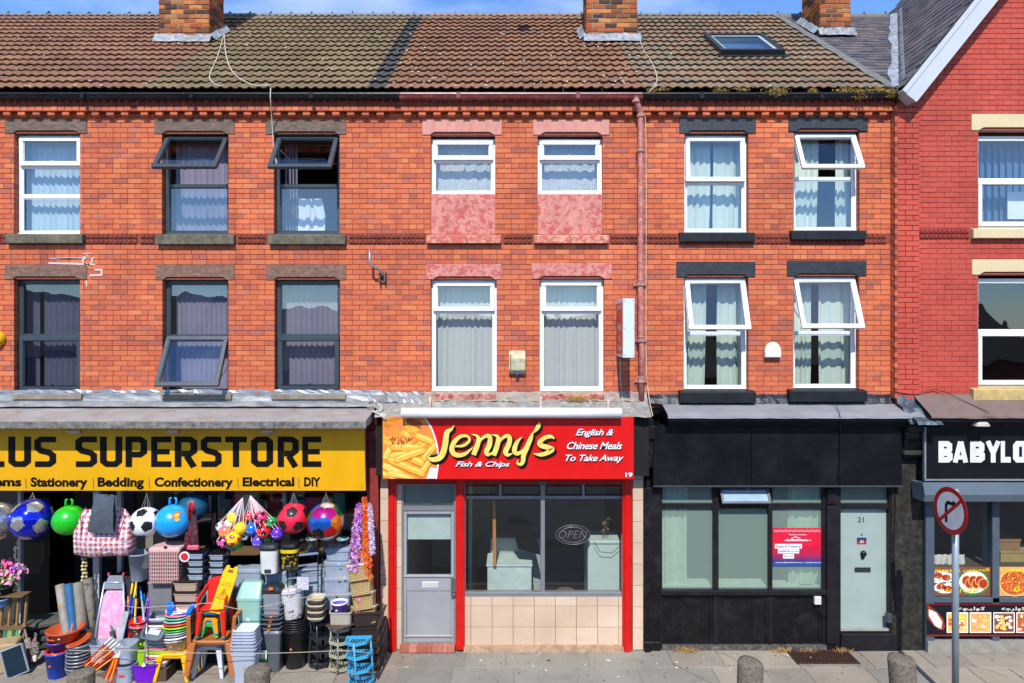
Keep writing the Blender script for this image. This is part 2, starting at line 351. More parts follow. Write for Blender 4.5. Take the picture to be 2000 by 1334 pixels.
def lay_bricks(wall, x0, x1, z0, z1, obs, mat, y=0.0, maxobj=300, xo=0.0, dep=.1, pitch=PITCH, bl=.228, hdr=6, clipf=None):
    rng = random.Random(int((x0 + 50) * 1000)); full = []; cut = MB(); i = 0; z = z1 - pitch; rows = []
    while z > z0 - pitch * .6:
        rows.append((i, z + JT/2, z + pitch - JT/2)); z -= pitch; i += 1
    for i, a, b in rows:
        hd = (i % hdr == hdr - 2) if hdr else False; L = bl/2 if hd else bl; off = xo + (L/2 if i % 2 else 0) + rng.uniform(-.006, .006)
        if clipf:
            x0, x1 = clipf(b)
            if x1 - x0 < .1: continue
        bp = {x0, x1}
        for o in obs:
            if o[2] < b - .004 and o[3] > a + .004:
                for q in (o[0], o[1]):
                    if x0 < q < x1: bp.add(q)
        bp = sorted(bp); segs = []
        for u, v in zip(bp, bp[1:]):
            m = (u + v) / 2; lo, hi = a, b
            for o in obs:
                if o[0] < m < o[1] and o[2] < hi and o[3] > lo:
                    if o[2] <= lo + .001 and o[3] >= hi - .001: lo = hi
                    elif o[2] <= lo + .001: lo = o[3] + .002
                    else: hi = o[2] - .002
            if hi - lo < .018: continue
            if segs and abs(segs[-1][1] - u) < 1e-6 and abs(segs[-1][2] - lo) < 1e-6 and abs(segs[-1][3] - hi) < 1e-6: segs[-1][1] = v
            else: segs.append([u, v, lo, hi])
        for u, v, lo, hi in segs:
            k = math.floor((u - off) / L); p = u
            while p < v - .002:
                q = off + (k + 1) * L; k += 1
                if q <= p + .03: continue
                if v - q < .045: q = v
                q = min(q, v)
                dy = rng.uniform(-.0022, .0022)
                isfull = abs((q - p) - L) < 1e-4 and abs((hi - lo) - (b - a)) < 1e-4
                e0 = JT/2 if p > u + 1e-6 else 0; e1 = JT/2 if q < v - 1e-6 else 0
                full.append((0 if isfull and not hd else 1, p + e0, q - e1, lo, hi, y + dy, isfull and not hd))
                p = q
    cxw, czw = 0, 5.0
    cand = sorted([f for f in full if f[6]], key=lambda f: ((f[1]+f[2])/2)**2 + ((f[3]+f[4])/2 - czw)**2)
    vis = [f for f in cand if abs((f[1]+f[2])/2) < 8.0]
    chosen = set(id(f) for f in vis[:maxobj])
    k = (mat.name, round(bl, 3), round(pitch, 4))
    if k not in STRETCH: STRETCH[k] = brick_src('brick', bl - JT, pitch - JT, dep, mat)
    me = STRETCH[k]
    for f in full:
        if id(f) in chosen:
            inst(me, 'brick', wall, Matrix.Translation(((f[1]+f[2])/2, f[5], (f[3]+f[4])/2)) @ Matrix.Rotation(rng.uniform(-.006, .006), 4, 'Y'))
        else: cut.cbox(f[1], f[2], f[5], f[5] + dep, f[3], f[4], .004, 0, rng.random())
    if cut.v:
        o = cut.build('brickwork', mat, None, rnd=True); o.parent = wall; o['kind'] = 'stuff'
    return rows
def backing(mb, x0, x1, z0, z1, ops, y0, y1):
    g = .008; ops = [(a-g, b+g, c-g, d+g) for a, b, c, d in ops]
    xs = sorted({x0, x1} | {min(max(v, x0), x1) for o in ops for v in o[:2]})
    for u, v in zip(xs, xs[1:]):
        if v - u < 1e-6: continue
        m = (u+v)/2; bl = sorted((o[2], o[3]) for o in ops if o[0] < m < o[1]); z = z0
        for a, b in bl:
            if a > z: mb.box(u, v, y0, y1, z, a)
            z = max(z, b)
        if z < z1: mb.box(u, v, y0, y1, z, z1)
# ------------------------------------------------------------------ window kit
def sash_parts(h, w, x0, x1, zt, zb, yy, theta, mat, gmat, t=.062, blocks=None):
    Mx = Matrix.Translation((0, yy, zt)) @ Matrix.Rotation(-R(theta), 4, 'X') @ Matrix.Translation((0, 0, -zt))
    b = MB(); b.ring(x0, x1, zb, zt, -.045, .012, t)
    b.ring(x0+t-.001, x1-t+.001, zb+t-.001, zt-t+.001, -.03, .006, .012); b.xf(Mx)
    s = part('sash', b, mat, w, bevel=.005)
    g = MB(); g.quad((x0+t, -.01, zb+t), (x1-t, -.01, zb+t), (x1-t, -.01, zt-t), (x0+t, -.01, zt-t)); g.xf(Mx)
    part('pane', g, gmat, w)
    if theta > 5:                                     # stays that hold the sash open
        st = MB()
        for xx in (x0 + .012, x1 - .012):
            e = Mx @ Vector((xx, 0, zb + .12)); st.beam((xx, yy + .02, (zt+zb)/2 - .02), e, .012, .006)
        part('stay', st, SILVERM, w)
    hd = MB(); hd.box((x0+x1)/2-.012, (x0+x1)/2+.012, .012, .03, zb+.01, zb+.1); hd.xf(Mx); part('handle', hd, WHITEP if mat is WHITEP else DGREY, w)
SILVERM = M('b5b8ba', .3, metal=.9, var=.05)
def window(h, rect, mat, bars=(), sash=(), gl=None, t=.058, vent=False, mull=(), yw=0.0):
    """rect: opening on the wall plane in photo pixels; bars and sashes as photo heights"""
    gl = gl or GLASS
    y = .11 + yw; x0, x1, zt, zb = X(rect[0], yw), X(rect[1], yw), Z(rect[2], yw), Z(rect[3], yw)
    b = MB(); b.ring(x0, x1, zb, zt, y, y + .06, t)
    b.box(x0 - .0, x1 + .0, y - .03, y, zb, zb + .022)
    zs = [zt - t]; cells = []
    for p in bars:
        zc = Z(p, y); b.box(x0 + t, x1 - t, y + .002, y + .058, zc - .028, zc + .028); cells.append((zs[-1], zc + .028)); zs.append(zc - .028)
    cells.append((zs[-1], zb + t))
    for p in mull: xc = X(p, y); b.box(xc - .028, xc + .028, y + .003, y + .057, zb + t, zt - t)
    w = part('window', b, mat, h, bevel=.005)
    sd = {s[0]: s for s in sash}
    for i, (a, c) in enumerate(cells):
        if i in sd:
            sash_parts(h, w, x0 + t - .025, x1 - t + .025, a + .025, c - .025, y + .0, sd[i][1], mat, gl)
        else:
            bd = MB(); bd.ring(x0 + t, x1 - t, c, a, y + .012, y + .03, .012); part('bead', bd, mat, w)
            g = MB(); g.quad((x0+t, y+.03, c), (x1-t, y+.03, c), (x1-t, y+.03, a), (x0+t, y+.03, a)); part('pane', g, gl, w)
    if vent:
        v = MB(); xc = (x0+x1)/2; v.box(xc-.19, xc+.19, y-.014, y, zt-.044, zt-.02); part('vent', v, mat, w, bevel=.003)
    return w
def lintel(h, rect, mat, yw=0.0, label=None):
    name = 'lintel'; y0 = -.012; x0, x1, zt, zb = X(rect[0], yw), X(rect[1], yw), Z(rect[2], yw), Z(rect[3], yw); b = MB()
    prism_xz(b, [(x0, zb), (x0+.12, zb), (x0+.145, zb+.02), (x0+.19, zb+.045), (x1-.19, zb+.045), (x1-.145, zb+.02), (x1-.12, zb), (x1, zb), (x1, zt), (x0, zt)], y0, .12)
    b.box(x0+.125, x1-.125, .028, .118, zb+.003, zb+.044)
    b.box(x0+.15, x1-.15, .008, .028, zb+.022, zb+.0445)
    b.v = [(a, c + yw, d) for a, c, d in b.v]
    return part(name, b, mat, h, bevel=.006, label=label)
def sill(h, rect, mat, out=.085, label=None, yb=.1, yw=0.0):
    out = out - yw; yb = yb + yw; x0, x1 = X(rect[0], -out), X(rect[1], -out); zt, zb = Z(rect[2], -out), Z(rect[3], -out); b = MB()
    prism_yz(b, [(-out, zb), (-out, zt-.01), (-out+.03, zt), (yb, zt+.03), (yb, zb), ], x0, x1)
    return part('sill', b, mat, h, bevel=.006, label=label)
def cloth(x0, x1, zt, zb, y, folds, amp, seed=0, n=None, wav=.0, taper=0.0):
    rg = random.Random(seed); n = n or folds * 8; b = MB(); ph = [rg.uniform(0, 6.28) for _ in range(4)]; rows = 7
    for j in range(rows + 1):
        v = j / rows; z = zb + (zt - zb) * v
        for i in range(n + 1):
            u = i / n; xx = x0 + (x1 - x0) * (u if not taper else u * (1 - taper * (1 - v)))
            a = amp * (.65 + .35 * math.sin(u * 9 + ph[0])) * (1.15 - .3 * v)
            yy = y + a * math.sin(2*math.pi*folds*u + ph[1] + .5*math.sin(3*u + ph[2])) + .3 * a * math.sin(2*math.pi*folds*2.3*u + ph[3])
            b.v.append((xx + .006 * math.sin(5 * v + ph[2]), yy, z))
    for j in range(rows):
        for i in range(n):
            k = j * (n + 1) + i; b.f.append((k, k+1, k+n+2, k+n+1)); b.m.append(0); b.r.append(0)
    return b
def curtain(x0p, x1p, ztp, zbp, y, folds, amp, mat, label, seed=0, group=None, taper=0, name='curtain', cat='curtain'):
    b = cloth(X(x0p, y), X(x1p, y), Z(ztp, y), Z(zbp, y), y, folds, amp, seed, taper=taper)
    return solo(name, b, mat, label, cat, group, smooth=True)
def vblind(x0p, x1p, ztp, zbp, y, mat, label, n=11, ang=24, skip=(), group='vertical blinds behind the grey and white windows'):
    x0, x1, zt, zb = X(x0p, y), X(x1p, y), Z(ztp, y), Z(zbp, y)
    t = thing('vertical_blind', label, 'window blind', ((x0+x1)/2, y, zb), group=group)
    w = (x1-x0)/n; m = MB(); a = R(ang); hw = w*.52
    m.box(-hw*math.cos(a), hw*math.cos(a), 0, .0, 0, 0) if False else None
    pr = [(-hw, 0), (-hw*.4, .008), (hw*.4, .008), (hw, 0)]
    for (p, q), (r, s_) in zip(pr, pr[1:]):
        ca, sa = math.cos(a), math.sin(a)
        A = (p*ca - q*sa, p*sa + q*ca); B = (r*ca - s_*sa, r*sa + s_*ca)
        m.quad((A[0], A[1], 0), (B[0], B[1], 0), (B[0], B[1], zt-zb), (A[0], A[1], zt-zb))
    o = m.build('slat', mat); me = o.data; bpy.data.objects.remove(o)
    for i in range(n):
        if i in skip: continue
        inst(me, 'slat', t, Matrix.Translation((x0 + w*(i+.5) - (x0+x1)/2, random.uniform(-.004, .004), 0)) @ Matrix.Rotation(random.uniform(-.12, .12), 4, 'Z'))
    r = MB(); r.box(-(x1-x0)/2, (x1-x0)/2, -.02, .02, zt-zb, zt-zb+.03); r.build('head_rail', WHITEP, t)
    return t
# ------------------------------------------------------------------ roof kit
EY, EZ = -.13, 8.65; PA = math.atan(.70); PC, PS = math.cos(PA), math.sin(PA); RIDGE_Y = 4.5
SLEN = (RIDGE_Y - EY) / PC
RM = Matrix(((1, 0, 0, 0), (0, PC, -PS, EY), (0, PS, PC, EZ), (0, 0, 0, 1)))      # (x, up the slope, out of it)
GAUGE = .347; COVER = .30
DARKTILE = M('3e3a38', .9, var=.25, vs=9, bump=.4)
def tile_mesh(mat, kind=0):
    b = MB(); n = 12; fr = []; bk = []; lo = []
    for i in range(n + 1):
        u = i / n; ph = (u * 2) % 1.0 if i < n else 0
        if kind == 0: h = .024 * max(0, math.sin(math.pi * min(1, max(0, (ph - .42) / .58)))) ** .8
        else: h = .026 * (.5 - .5 * math.cos(2 * math.pi * ph)) ** .8
        x = (u - .5) * (COVER + .004); fr.append((x, 0, .056 + h)); bk.append((x, .41, .014 + h)); lo.append((x, .008, .036 + h))
    for i in range(n):
        b.quad(fr[i], fr[i+1], bk[i+1], bk[i]); b.quad(lo[i], lo[i+1], fr[i+1], fr[i])
    o = b.build('roof_tile', mat); me = o.data; me.polygons.foreach_set('use_smooth', [k % 2 == 0 for k in range(len(me.polygons))]); bpy.data.objects.remove(o); return me
def roof_tiles(roof, x0, x1, mat, kind=0, holes=(), right=None, seed=1):
    me = tile_mesh(mat, kind); rg = random.Random(seed); pl = []; nr = int(SLEN / GAUGE) + 1
    nc = int(round((x1 - x0) / COVER)); cv = (x1 - x0) / nc
    for j in range(nr):
        for i in range(nc):
            x = x0 + (i + .5) * cv; s = j * GAUGE - .02
            if s > SLEN - .1: continue
            if any(a < x < b and c < s + .15 < d for a, b, c, d in holes): continue
            pl.append((x, s))
    pl.sort(key=lambda q: abs(q[0]) + q[1] * .8 if abs(q[0]) < 8.2 else 99)
    st = MB()
    for k, (x, s) in enumerate(pl):
        mt = RM @ Matrix.Translation((x + rg.uniform(-.003, .003), s + rg.uniform(-.008, .008), rg.uniform(0, .006))) @ Matrix.Rotation(rg.uniform(-.012, .012), 4, 'Z')
        if k < 300:
            o = inst(me, 'roof_tile', roof, mt)
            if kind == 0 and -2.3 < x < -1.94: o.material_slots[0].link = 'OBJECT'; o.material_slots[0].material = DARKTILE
        else: st.add([mt @ v.co for v in me.vertices], [tuple(p.vertices) for p in me.polygons], 0, rg.random())
    if st.v:
        o = st.build('roof_tiling', mat, None, rnd=True); o.parent = roof; o['kind'] = 'stuff'
def make_roof(h, x0, x1):
    b = MB()
    prism_yz(b, [(EY + .04, EZ - .03), (RIDGE_Y, EZ + .70*(RIDGE_Y-EY) - .005), (9.2, EZ - .05), (9.2, EZ - .2), (RIDGE_Y, EZ + .70*(RIDGE_Y-EY) - .18), (EY + .04, EZ - .14)], x0, x1)
    return part('roof', b, M('3a3330', .9), h)
def ridge_tiles(roof, x0, x1, mat, clip=True):
    zr = EZ + .70 * (RIDGE_Y - EY) - .02; n = int(round((x1 - x0) / .46)); w = (x1 - x0) / n; b = MB()
    m = 8
    for a0, a1, off in ((0, w*.93, 0), (w*.93, w, .012)):
        for i in range(m):
            t0 = math.pi * (-.06 + 1.12 * i / m); t1 = math.pi * (-.06 + 1.12 * (i+1) / m); r_ = .125 + off
            p = [(a0, -math.cos(t0)*r_, math.sin(t0)*r_), (a1, -math.cos(t0)*r_, math.sin(t0)*r_), (a1, -math.cos(t1)*r_, math.sin(t1)*r_), (a0, -math.cos(t1)*r_, math.sin(t1)*r_)]
            b.quad(*p)
    if clip: b.beam((w*.97, -.12, .02), (w*.99, -.03, .165), .02, .012); b.beam((w*.97, .0, .125), (w*.99, .0, .17), .05, .02)
    o = b.build('ridge_tile', mat); me = o.data; bpy.data.objects.remove(o)
    for i in range(n): inst(me, 'ridge_tile', roof, Matrix.Translation((x0 + i*w, RIDGE_Y, zr - .02 + random.uniform(-.008, .008))))
# ------------------------------------------------------------------ houses of the terrace
STONE = M('7a6253', .9, var=.3, vs=7, bump=.5, bs=50, c2='4d4640', thr=.5, soft=.14, stretch=(1, 1, 2.5))
STONE2 = M('8a6250', .9, var=.3, vs=8, bump=.5, bs=50, c2='5a4c42', thr=.5, soft=.12, stretch=(1, 1, 2))
SILLST = M('6a6252', .9, var=.35, vs=6, bump=.6, bs=40, c2='4c4a3c', thr=.5)
PINK = M('c08074', .75, var=.12, vs=7, bump=.5, bs=40, c2='b0504a', thr=.52, soft=.05)
PINK2 = M('c2867a', .8, var=.12, vs=5, bump=.6, bs=30, c2='b4766a', thr=.56, soft=.1, stretch=(1.6, 1, .5))
PINKSILL = M('b4584f', .8, var=.2, vs=9, bump=.6, bs=40, c2='c99878', thr=.53, soft=.05)
BLKLINT = M('22262b', .5, var=.3, vs=6, bump=.5, bs=40, c2='3a3f42', thr=.66, soft=.08)
CREAM = M('c8b48c', .7, var=.08, vs=4, bump=.3, bs=40)
def house(label, x0p, x1p): 
    return thing('terraced_house', label, 'house', (X((max(x0p, -200) + x1p) / 2), 0, 0), group='houses of the terrace')
H = {}
HX = {'A': (-620, 275), 'B': (275, 785), 'C': (785, 1250), 'D': (1250, 1739)}
LBL = {'A': 'orange brick house at the left end with a white upper window and black gutter',
       'B': 'orange brick house with grey framed windows held open and olive brown roof tiles',
       'C': 'orange brick house with pink painted lintels above the red fish and chip shop',
       'D': 'orange brick house with black lintels, a skylight and a black shopfront'}
for k in 'ABCD': H[k] = house(LBL[k], *HX[k])
# openings on the wall plane (photo pixels): x0, x1, top, bottom
OPEN = {'A': [(27, 156, 261, 457), (27, 156, 546, 768)],
        'B': [(316, 446, 262, 457), (535, 663, 262, 457), (317, 446, 547, 768), (536, 664, 547, 766)],
        'C': [(841, 967, 264, 457), (1050, 1177, 264, 457), (841, 970, 546, 765), (1054, 1180, 545, 765)],
        'D': [(1337, 1462, 261, 453), (1551, 1679, 257, 450), (1336, 1462, 542, 762), (1550, 1678, 540, 760)]}
LINT = {'A': [(10, 170, 233, 261), (10, 170, 517, 546)],
        'B': [(302, 458, 233, 262), (519, 676, 235, 263), (304, 458, 517, 547), (520, 676, 517, 547)],
        'C': [(825, 980, 234, 264), (1041, 1190, 234, 264), (832, 981, 516, 546), (1038, 1195, 514, 545)],
        'D': [(1327, 1476, 230, 261), (1540, 1695, 227, 257), (1321, 1475, 512, 542), (1537, 1692, 510, 540)]}
SILL = {'A': [(9, 160, 457, 475)], 'B': [(303, 456, 458, 477), (523, 674, 458, 477)],
        'C': [(832, 979, 459, 475), (1043, 1190, 459, 475)],
        'D': [(1328, 1475, 454, 472), (1546, 1693, 450, 468), (1328, 1477, 765, 787), (1543, 1694, 763, 785)]}
EXTRA = {'A': [(-210, -80, 261, 457), (-210, -80, 546, 768)]}
ROOFMAT = {
 'A': piece_mat('brown_red_tile', [('775444', 1), ('7f5b48', 3), ('84604a', 3), ('7b5846', 2), ('866248', 1)], .9, .5, 70, .16, '64503e', .6, 2.0),
 'B': piece_mat('olive_tile', [('726149', 2), ('78674c', 3), ('7e6c50', 3), ('74624a', 2)], .9, .5, 70, .16, '5e5340', .6, 2.0),
 'C': piece_mat('brown_tile', [('785744', 2), ('7f5c46', 3), ('845f47', 3), ('7b5944', 2), ('876044', 1)], .9, .5, 70, .16, '66543e', .62, 2.5),
 'D': piece_mat('grey_brown_tile', [('726351', 2), ('7a6652', 3), ('7e6851', 3), ('7e5f4b', 1), ('766855', 2)], .9, .5, 70, .2, '857c68', .62, 3.5)}
LEIDGE = M('55544f', .9, var=.25, vs=8, bump=.4)
for k in 'ABCD':
    h = H[k]; x0, x1 = X(HX[k][0]), X(HX[k][1])
    ops = [(X(a), X(b), Z(d), Z(c)) for a, b, c, d in OPEN[k] + EXTRA.get(k, [])]
    lin_ = [(X(a), X(b), Z(d), Z(c)) for a, b, c, d in LINT[k]]
    sil_ = [(X(a, -.085), X(b, -.085), Z(d, -.085), Z(c, -.085)) for a, b, c, d in SILL[k]]
    z0, z1 = Z(776), 8.36
    band = (x0 - 1, x1 + 1, Z(477), Z(457)) 
    wb = MB(); backing(wb, x0, x1, 3.75, 8.5, ops, .008, .25)
    wall = part('brick_wall', wb, [MORTAR], h)
    lay_bricks(wall, x0, x1, z0, z1, ops + lin_ + sil_ + [band], BRICK, 0.0, 300, xo=x0)
    # string course of little square blocks
    st = MB(); bp = .0725; n = int((x1 - x0) / bp)
    for r_, (za, zb) in enumerate(((Z(466.5, -.02), Z(457.5, -.02)), (Z(476.5, -.02), Z(467.5, -.02)))):
        for i in range(n):
            xa = x0 + i * bp
            if any(o[0] - .03 < xa + .03 < o[1] + .03 and o[2] < za + .02 < o[3] for o in sil_ + ops): continue
            g = .013 if i % 3 == 2 else .008
            st.box(xa, xa + bp, -.004, .08, za, zb + .002)
            st.cbox(xa + .004, xa + bp - g, -.022, 0, za + .008, zb - .003, .008)
            st.cbox(xa + .02, xa + bp - g - .014, -.03, -.02, za + .024, zb - .018, .006)
    part('string_course', st, TERRA_DARK, h, kind='stuff')
    # cornice: egg moulding, header course, dentils
    eg = MB(); ze0, ze1 = 8.434, 8.54
    eg.box(x0, x1, -.125, .24, ze0 + .002, ze1 + .02)
    for i in range(int((x1 - x0) / .114)):
        xa = x0 + .057 + i * .114
        eg.loft([(.004, .006, ze0 + .012, 2), (.022, .02, ze0 + .035, 2), (.034, .028, ze0 + .065, 2), (.03, .024, ze0 + .09, 2)], 8, 0, (xa, -.128, 0))
        eg.beam((xa + .057, -.128, ze0 + .01), (xa + .057, -.132, ze1), .012, .018)
    part('egg_moulding', eg, TERRA_DARK, h, kind='stuff')
    hm = brick_src('cornice_brick', .107, .078, .09, BRICK); hc = part('cornice', (lambda m: (m.box(x0, x1, -.1, .24, 8.357, 8.433), m)[1])(MB()), MORTAR, h)
    for i in range(int((x1 - x0) / .114)):
        inst(hm, 'cornice_brick', hc, Matrix.Translation((x0 + .057 + i*.114, -.112 + random.uniform(-.003, .003), 8.394)))
    dm = MB(); prism_yz(dm, [(-.088, .084), (-.088, .03), (-.07, .01), (-.04, 0), (.09, 0), (.09, .084)], -.054, .054); do = dm.build('dentil', BRICK); dme = do.data; bpy.data.objects.remove(do)
    for i in range(int((x1 - x0) / .2285)):
        inst(dme, 'dentil', hc, Matrix.Translation((x0 + .1 + i*.2285, random.uniform(-.003, .003), 8.272)))
    # eaves board and rooms behind
    eb = MB(); eb.box(x0, x1, -.1, .25, 8.562, 8.64); part('eaves_board', eb, M('121212', .6), h)
    rm = MB()
    for za, zb in ((3.62, 3.75), (6.2, 6.3), (8.5, 8.56)): rm.box(x0, x1, .25, 9.0, za, zb)
    rm.box(x0, x1, 4.2, 4.3, 0, 8.5); rm.box(x0, x1, 8.8, 9.05, 0, 8.5); rm.box(x0, x0 + .06, .25, 9, 0, 8.5); rm.box(x1 - .06, x1, .25, 9, 0, 8.5)
    part('rooms', rm, INTER, h)
    rf = make_roof(h, x0, x1); H[k + 'roof'] = rf
    gm = {'A': BLACKP, 'B': BLACKP, 'C': M('702a2a', .4, var=.3, vs=4, c2='9a5048', thr=.6), 'D': BLACKP}[k]
    xa, xb = x0, x1
    gt = MB(); G0, G1 = Z(192, -.22), Z(181, -.22)
    prism_yz(gt, [(-.235, G1), (-.225, G1), (-.2, G0 + .02), (-.12, G0 + .012), (-.105, G1), (-.1, G1), (-.1, G0), (-.17, G0 - .012), (-.215, G0 + .012), (-.228, G0 + .05), (-.24, G0 + .06)], xa + .004, xb - .004)
    gx = xa + .9
    while gx < xb: gt.box(gx - .03, gx + .03, -.246, -.16, G0 - .006, G1 + .004); gx += 1.83
    part('gutter', gt, gm, h)
    roofx = {'A': (x0, X(283)), 'B': (X(283), -1.96), 'C': (-1.96, X(1254)), 'D': (X(1254), X(1725))}[k]
    hol = []
    if k == 'B': hol = [(-7.0, -5.7, 3.15, 3.95)]
    if k == 'C': hol = [(1.45, 2.5, 3.15, 3.95)]
    if k == 'D': hol = [(3.72, 4.82, 2.1, 3.4)]
    roof_tiles(rf, roofx[0], roofx[1], ROOFMAT[k], 0 if k in 'BC' else 1, hol, seed=ord(k))
    ridge_tiles(rf, x0, x1 if k != 'D' else X(1739), M('6a6a66', .85, var=.3, vs=6, bump=.4) if k != 'C' else M('75675a', .85, var=.4, vs=6, bump=.4, c2='8d5a45', thr=.6))
    for r in LINT[k]:
        up = r[2] < 400
        lintel(h, r, {'A': STONE if up else STONE2, 'B': STONE if up else STONE2, 'C': PINK2 if up else PINK, 'D': BLKLINT}[k])
    for r in SILL[k]: sill(h, r, {'A': SILLST, 'B': SILLST, 'C': PINKSILL, 'D': M('1d1f23', .5, var=.35, vs=6, bump=.4)}[k], .085 if r[2] < 500 else .13)
# ------------------------------------------------------------------ windows and what hangs behind them
PURPLE = M('8a8296', .9, var=.08, vs=3); BLUEBL = M('b6c6cf', .9, var=.06); SAGE = M('c9d3c4', .9, var=.05, vs=8); NET = M('d8dad6', .95, var=.08, vs=30, stretch=(6, 1, 1), alpha=.82)
LACE = M('dcdcd8', .95, var=.05, vs=40, c2='6d604e', thr=.56, soft=.03, alpha=.8)
hA, hB, hC, hD = (H[k] for k in 'ABCD')
O = OPEN
window(hA, O['A'][0], WHITEP, bars=(325, 384), sash=((0, 0),))
for q in ((-210, -80, 261, 457), (-210, -80, 546, 768)): window(hA, q, WHITEP, bars=(q[2] + 60,))
for q in ((-226, -64, 233, 261), (-226, -64, 517, 546)): lintel(hA, q, STONE2)
sill(hA, (-226, -64, 457, 475), SILLST)
vblind(30, 165, 268, 452, .3, BLUEBL, 'pale blue vertical blind behind the white upper window at far left', 12)
window(hA, O['A'][1], DGREY, bars=(657,), sash=((1, 0),), gl=GLASS_DARK)
vblind(44, 165, 552, 764, .32, PURPLE, 'grey purple vertical blind behind the lowest left grey window', 11, skip=(3,))
window(hB, O['B'][0], DGREY, bars=(363,), sash=((0, 38),), gl=GLASS)
vblind(345, 450, 268, 452, .32, PURPLE, 'grey purple vertical blind behind the propped window below the left chimney', 9)
window(hB, O['B'][1], DGREY, bars=(363,), sash=((0, 38),), gl=GLASS)
vblind(556, 582, 268, 452, .32, PURPLE, 'narrow bunch of vertical blind slats beside the white shirt', 4, 60)
window(hB, O['B'][2], DGREY, bars=(658,), sash=((1, 27),), gl=GLASS)
vblind(345, 450, 552, 764, .32, PURPLE, 'grey purple vertical blind behind the window with its lower sash propped open', 11)
window(hB, O['B'][3], DGREY, bars=(657,), sash=((1, 0),), gl=GLASS)
vblind(545, 660, 552, 764, .32, PURPLE, 'grey purple vertical blind behind the closed grey window left of the bracket', 11)
# shirt on the window board
sb = cloth(X(583, .34), X(636, .34), Z(388, .34), Z(452, .34), .34, 3, .03, 5)
sb.v = [(x + (.09 * max(0, z - Z(425, .34)) * -2 if x > X(615, .34) else 0), y, z) for x, y, z in sb.v]
solo('hanging_shirt', sb, M('e6e8ee', .9, var=.05), 'white cloth draped inside the upper grey framed window', 'shirt', smooth=True)
for i in (0, 1):
    r = O['C'][i]; fr = (r[0], r[1], 268, 378)
    window(hC, fr, WHITEP, bars=(314,), sash=((0, 0),))
    pb = MB(); pb.box(X(r[0]) - .004, X(r[1]) + .004, .045, .2, Z(458), Z(378) + .002); part('infill_panel', pb, PINK, hC, bevel=.004)
    window(hC, O['C'][i+2], WHITEP, bars=(608,), sash=((0, 0),))
curtain(835, 985, 270, 380, .3, 7, .012, LACE, 'lace net curtain behind the small upper window left of centre', 3, name='net_curtain')
curtain(1045, 1190, 270, 380, .3, 7, .012, LACE, 'lace net curtain behind the small upper window left of the downpipe', 4, name='net_curtain')
for a, b_, s_, l in ((838, 908, 5, 'left half of the white net curtains above the chip sign lettering'), (906, 975, 6, 'right half of the white net curtains left of the alarm box'),
                     (1048, 1118, 7, 'left half of the white net curtains right of the alarm box'), (1114, 1185, 8, 'right half of the white net curtains beside the projecting sign')):
    curtain(a, b_, 548, 768, .3, 6, .018, NET, l, s_, name='net_curtain')
DL = ['upper left window above the black shopfront', 'upper right window above the black shopfront', 'lower left window above the black shopfront', 'lower right window with a propped sash beside the red wall']
window(hD, O['D'][0], WHITEP, bars=(357,), sash=((0, 3),), vent=True)
window(hD, O['D'][1], WHITEP, bars=(349,), sash=((0, 27),), vent=True)
window(hD, O['D'][2], WHITEP, bars=(651,), sash=((0, 20),), vent=True)
window(hD, O['D'][3], WHITEP, bars=(650,), sash=((0, 22),), vent=True)
for (a, b_, c_, d_, zt, zb, l, s) in ((1337, 1388, 1392, 1458, 265, 452, DL[0], 11), (1551, 1598, 1630, 1672, 260, 448, DL[1], 13),
                                      (1339, 1380, 1400, 1455, 545, 762, DL[2], 15), (1552, 1584, 1598, 1668, 545, 760, DL[3], 17)):
    curtain(a - 3, b_, zt, zb, .33, 4, .028, SAGE, 'pale sage left curtain, ' + l, s, taper=.06)
    curtain(c_, d_ + 4, zt, zb, .33, 4, .028, SAGE, 'pale sage right curtain, ' + l, s + 1)
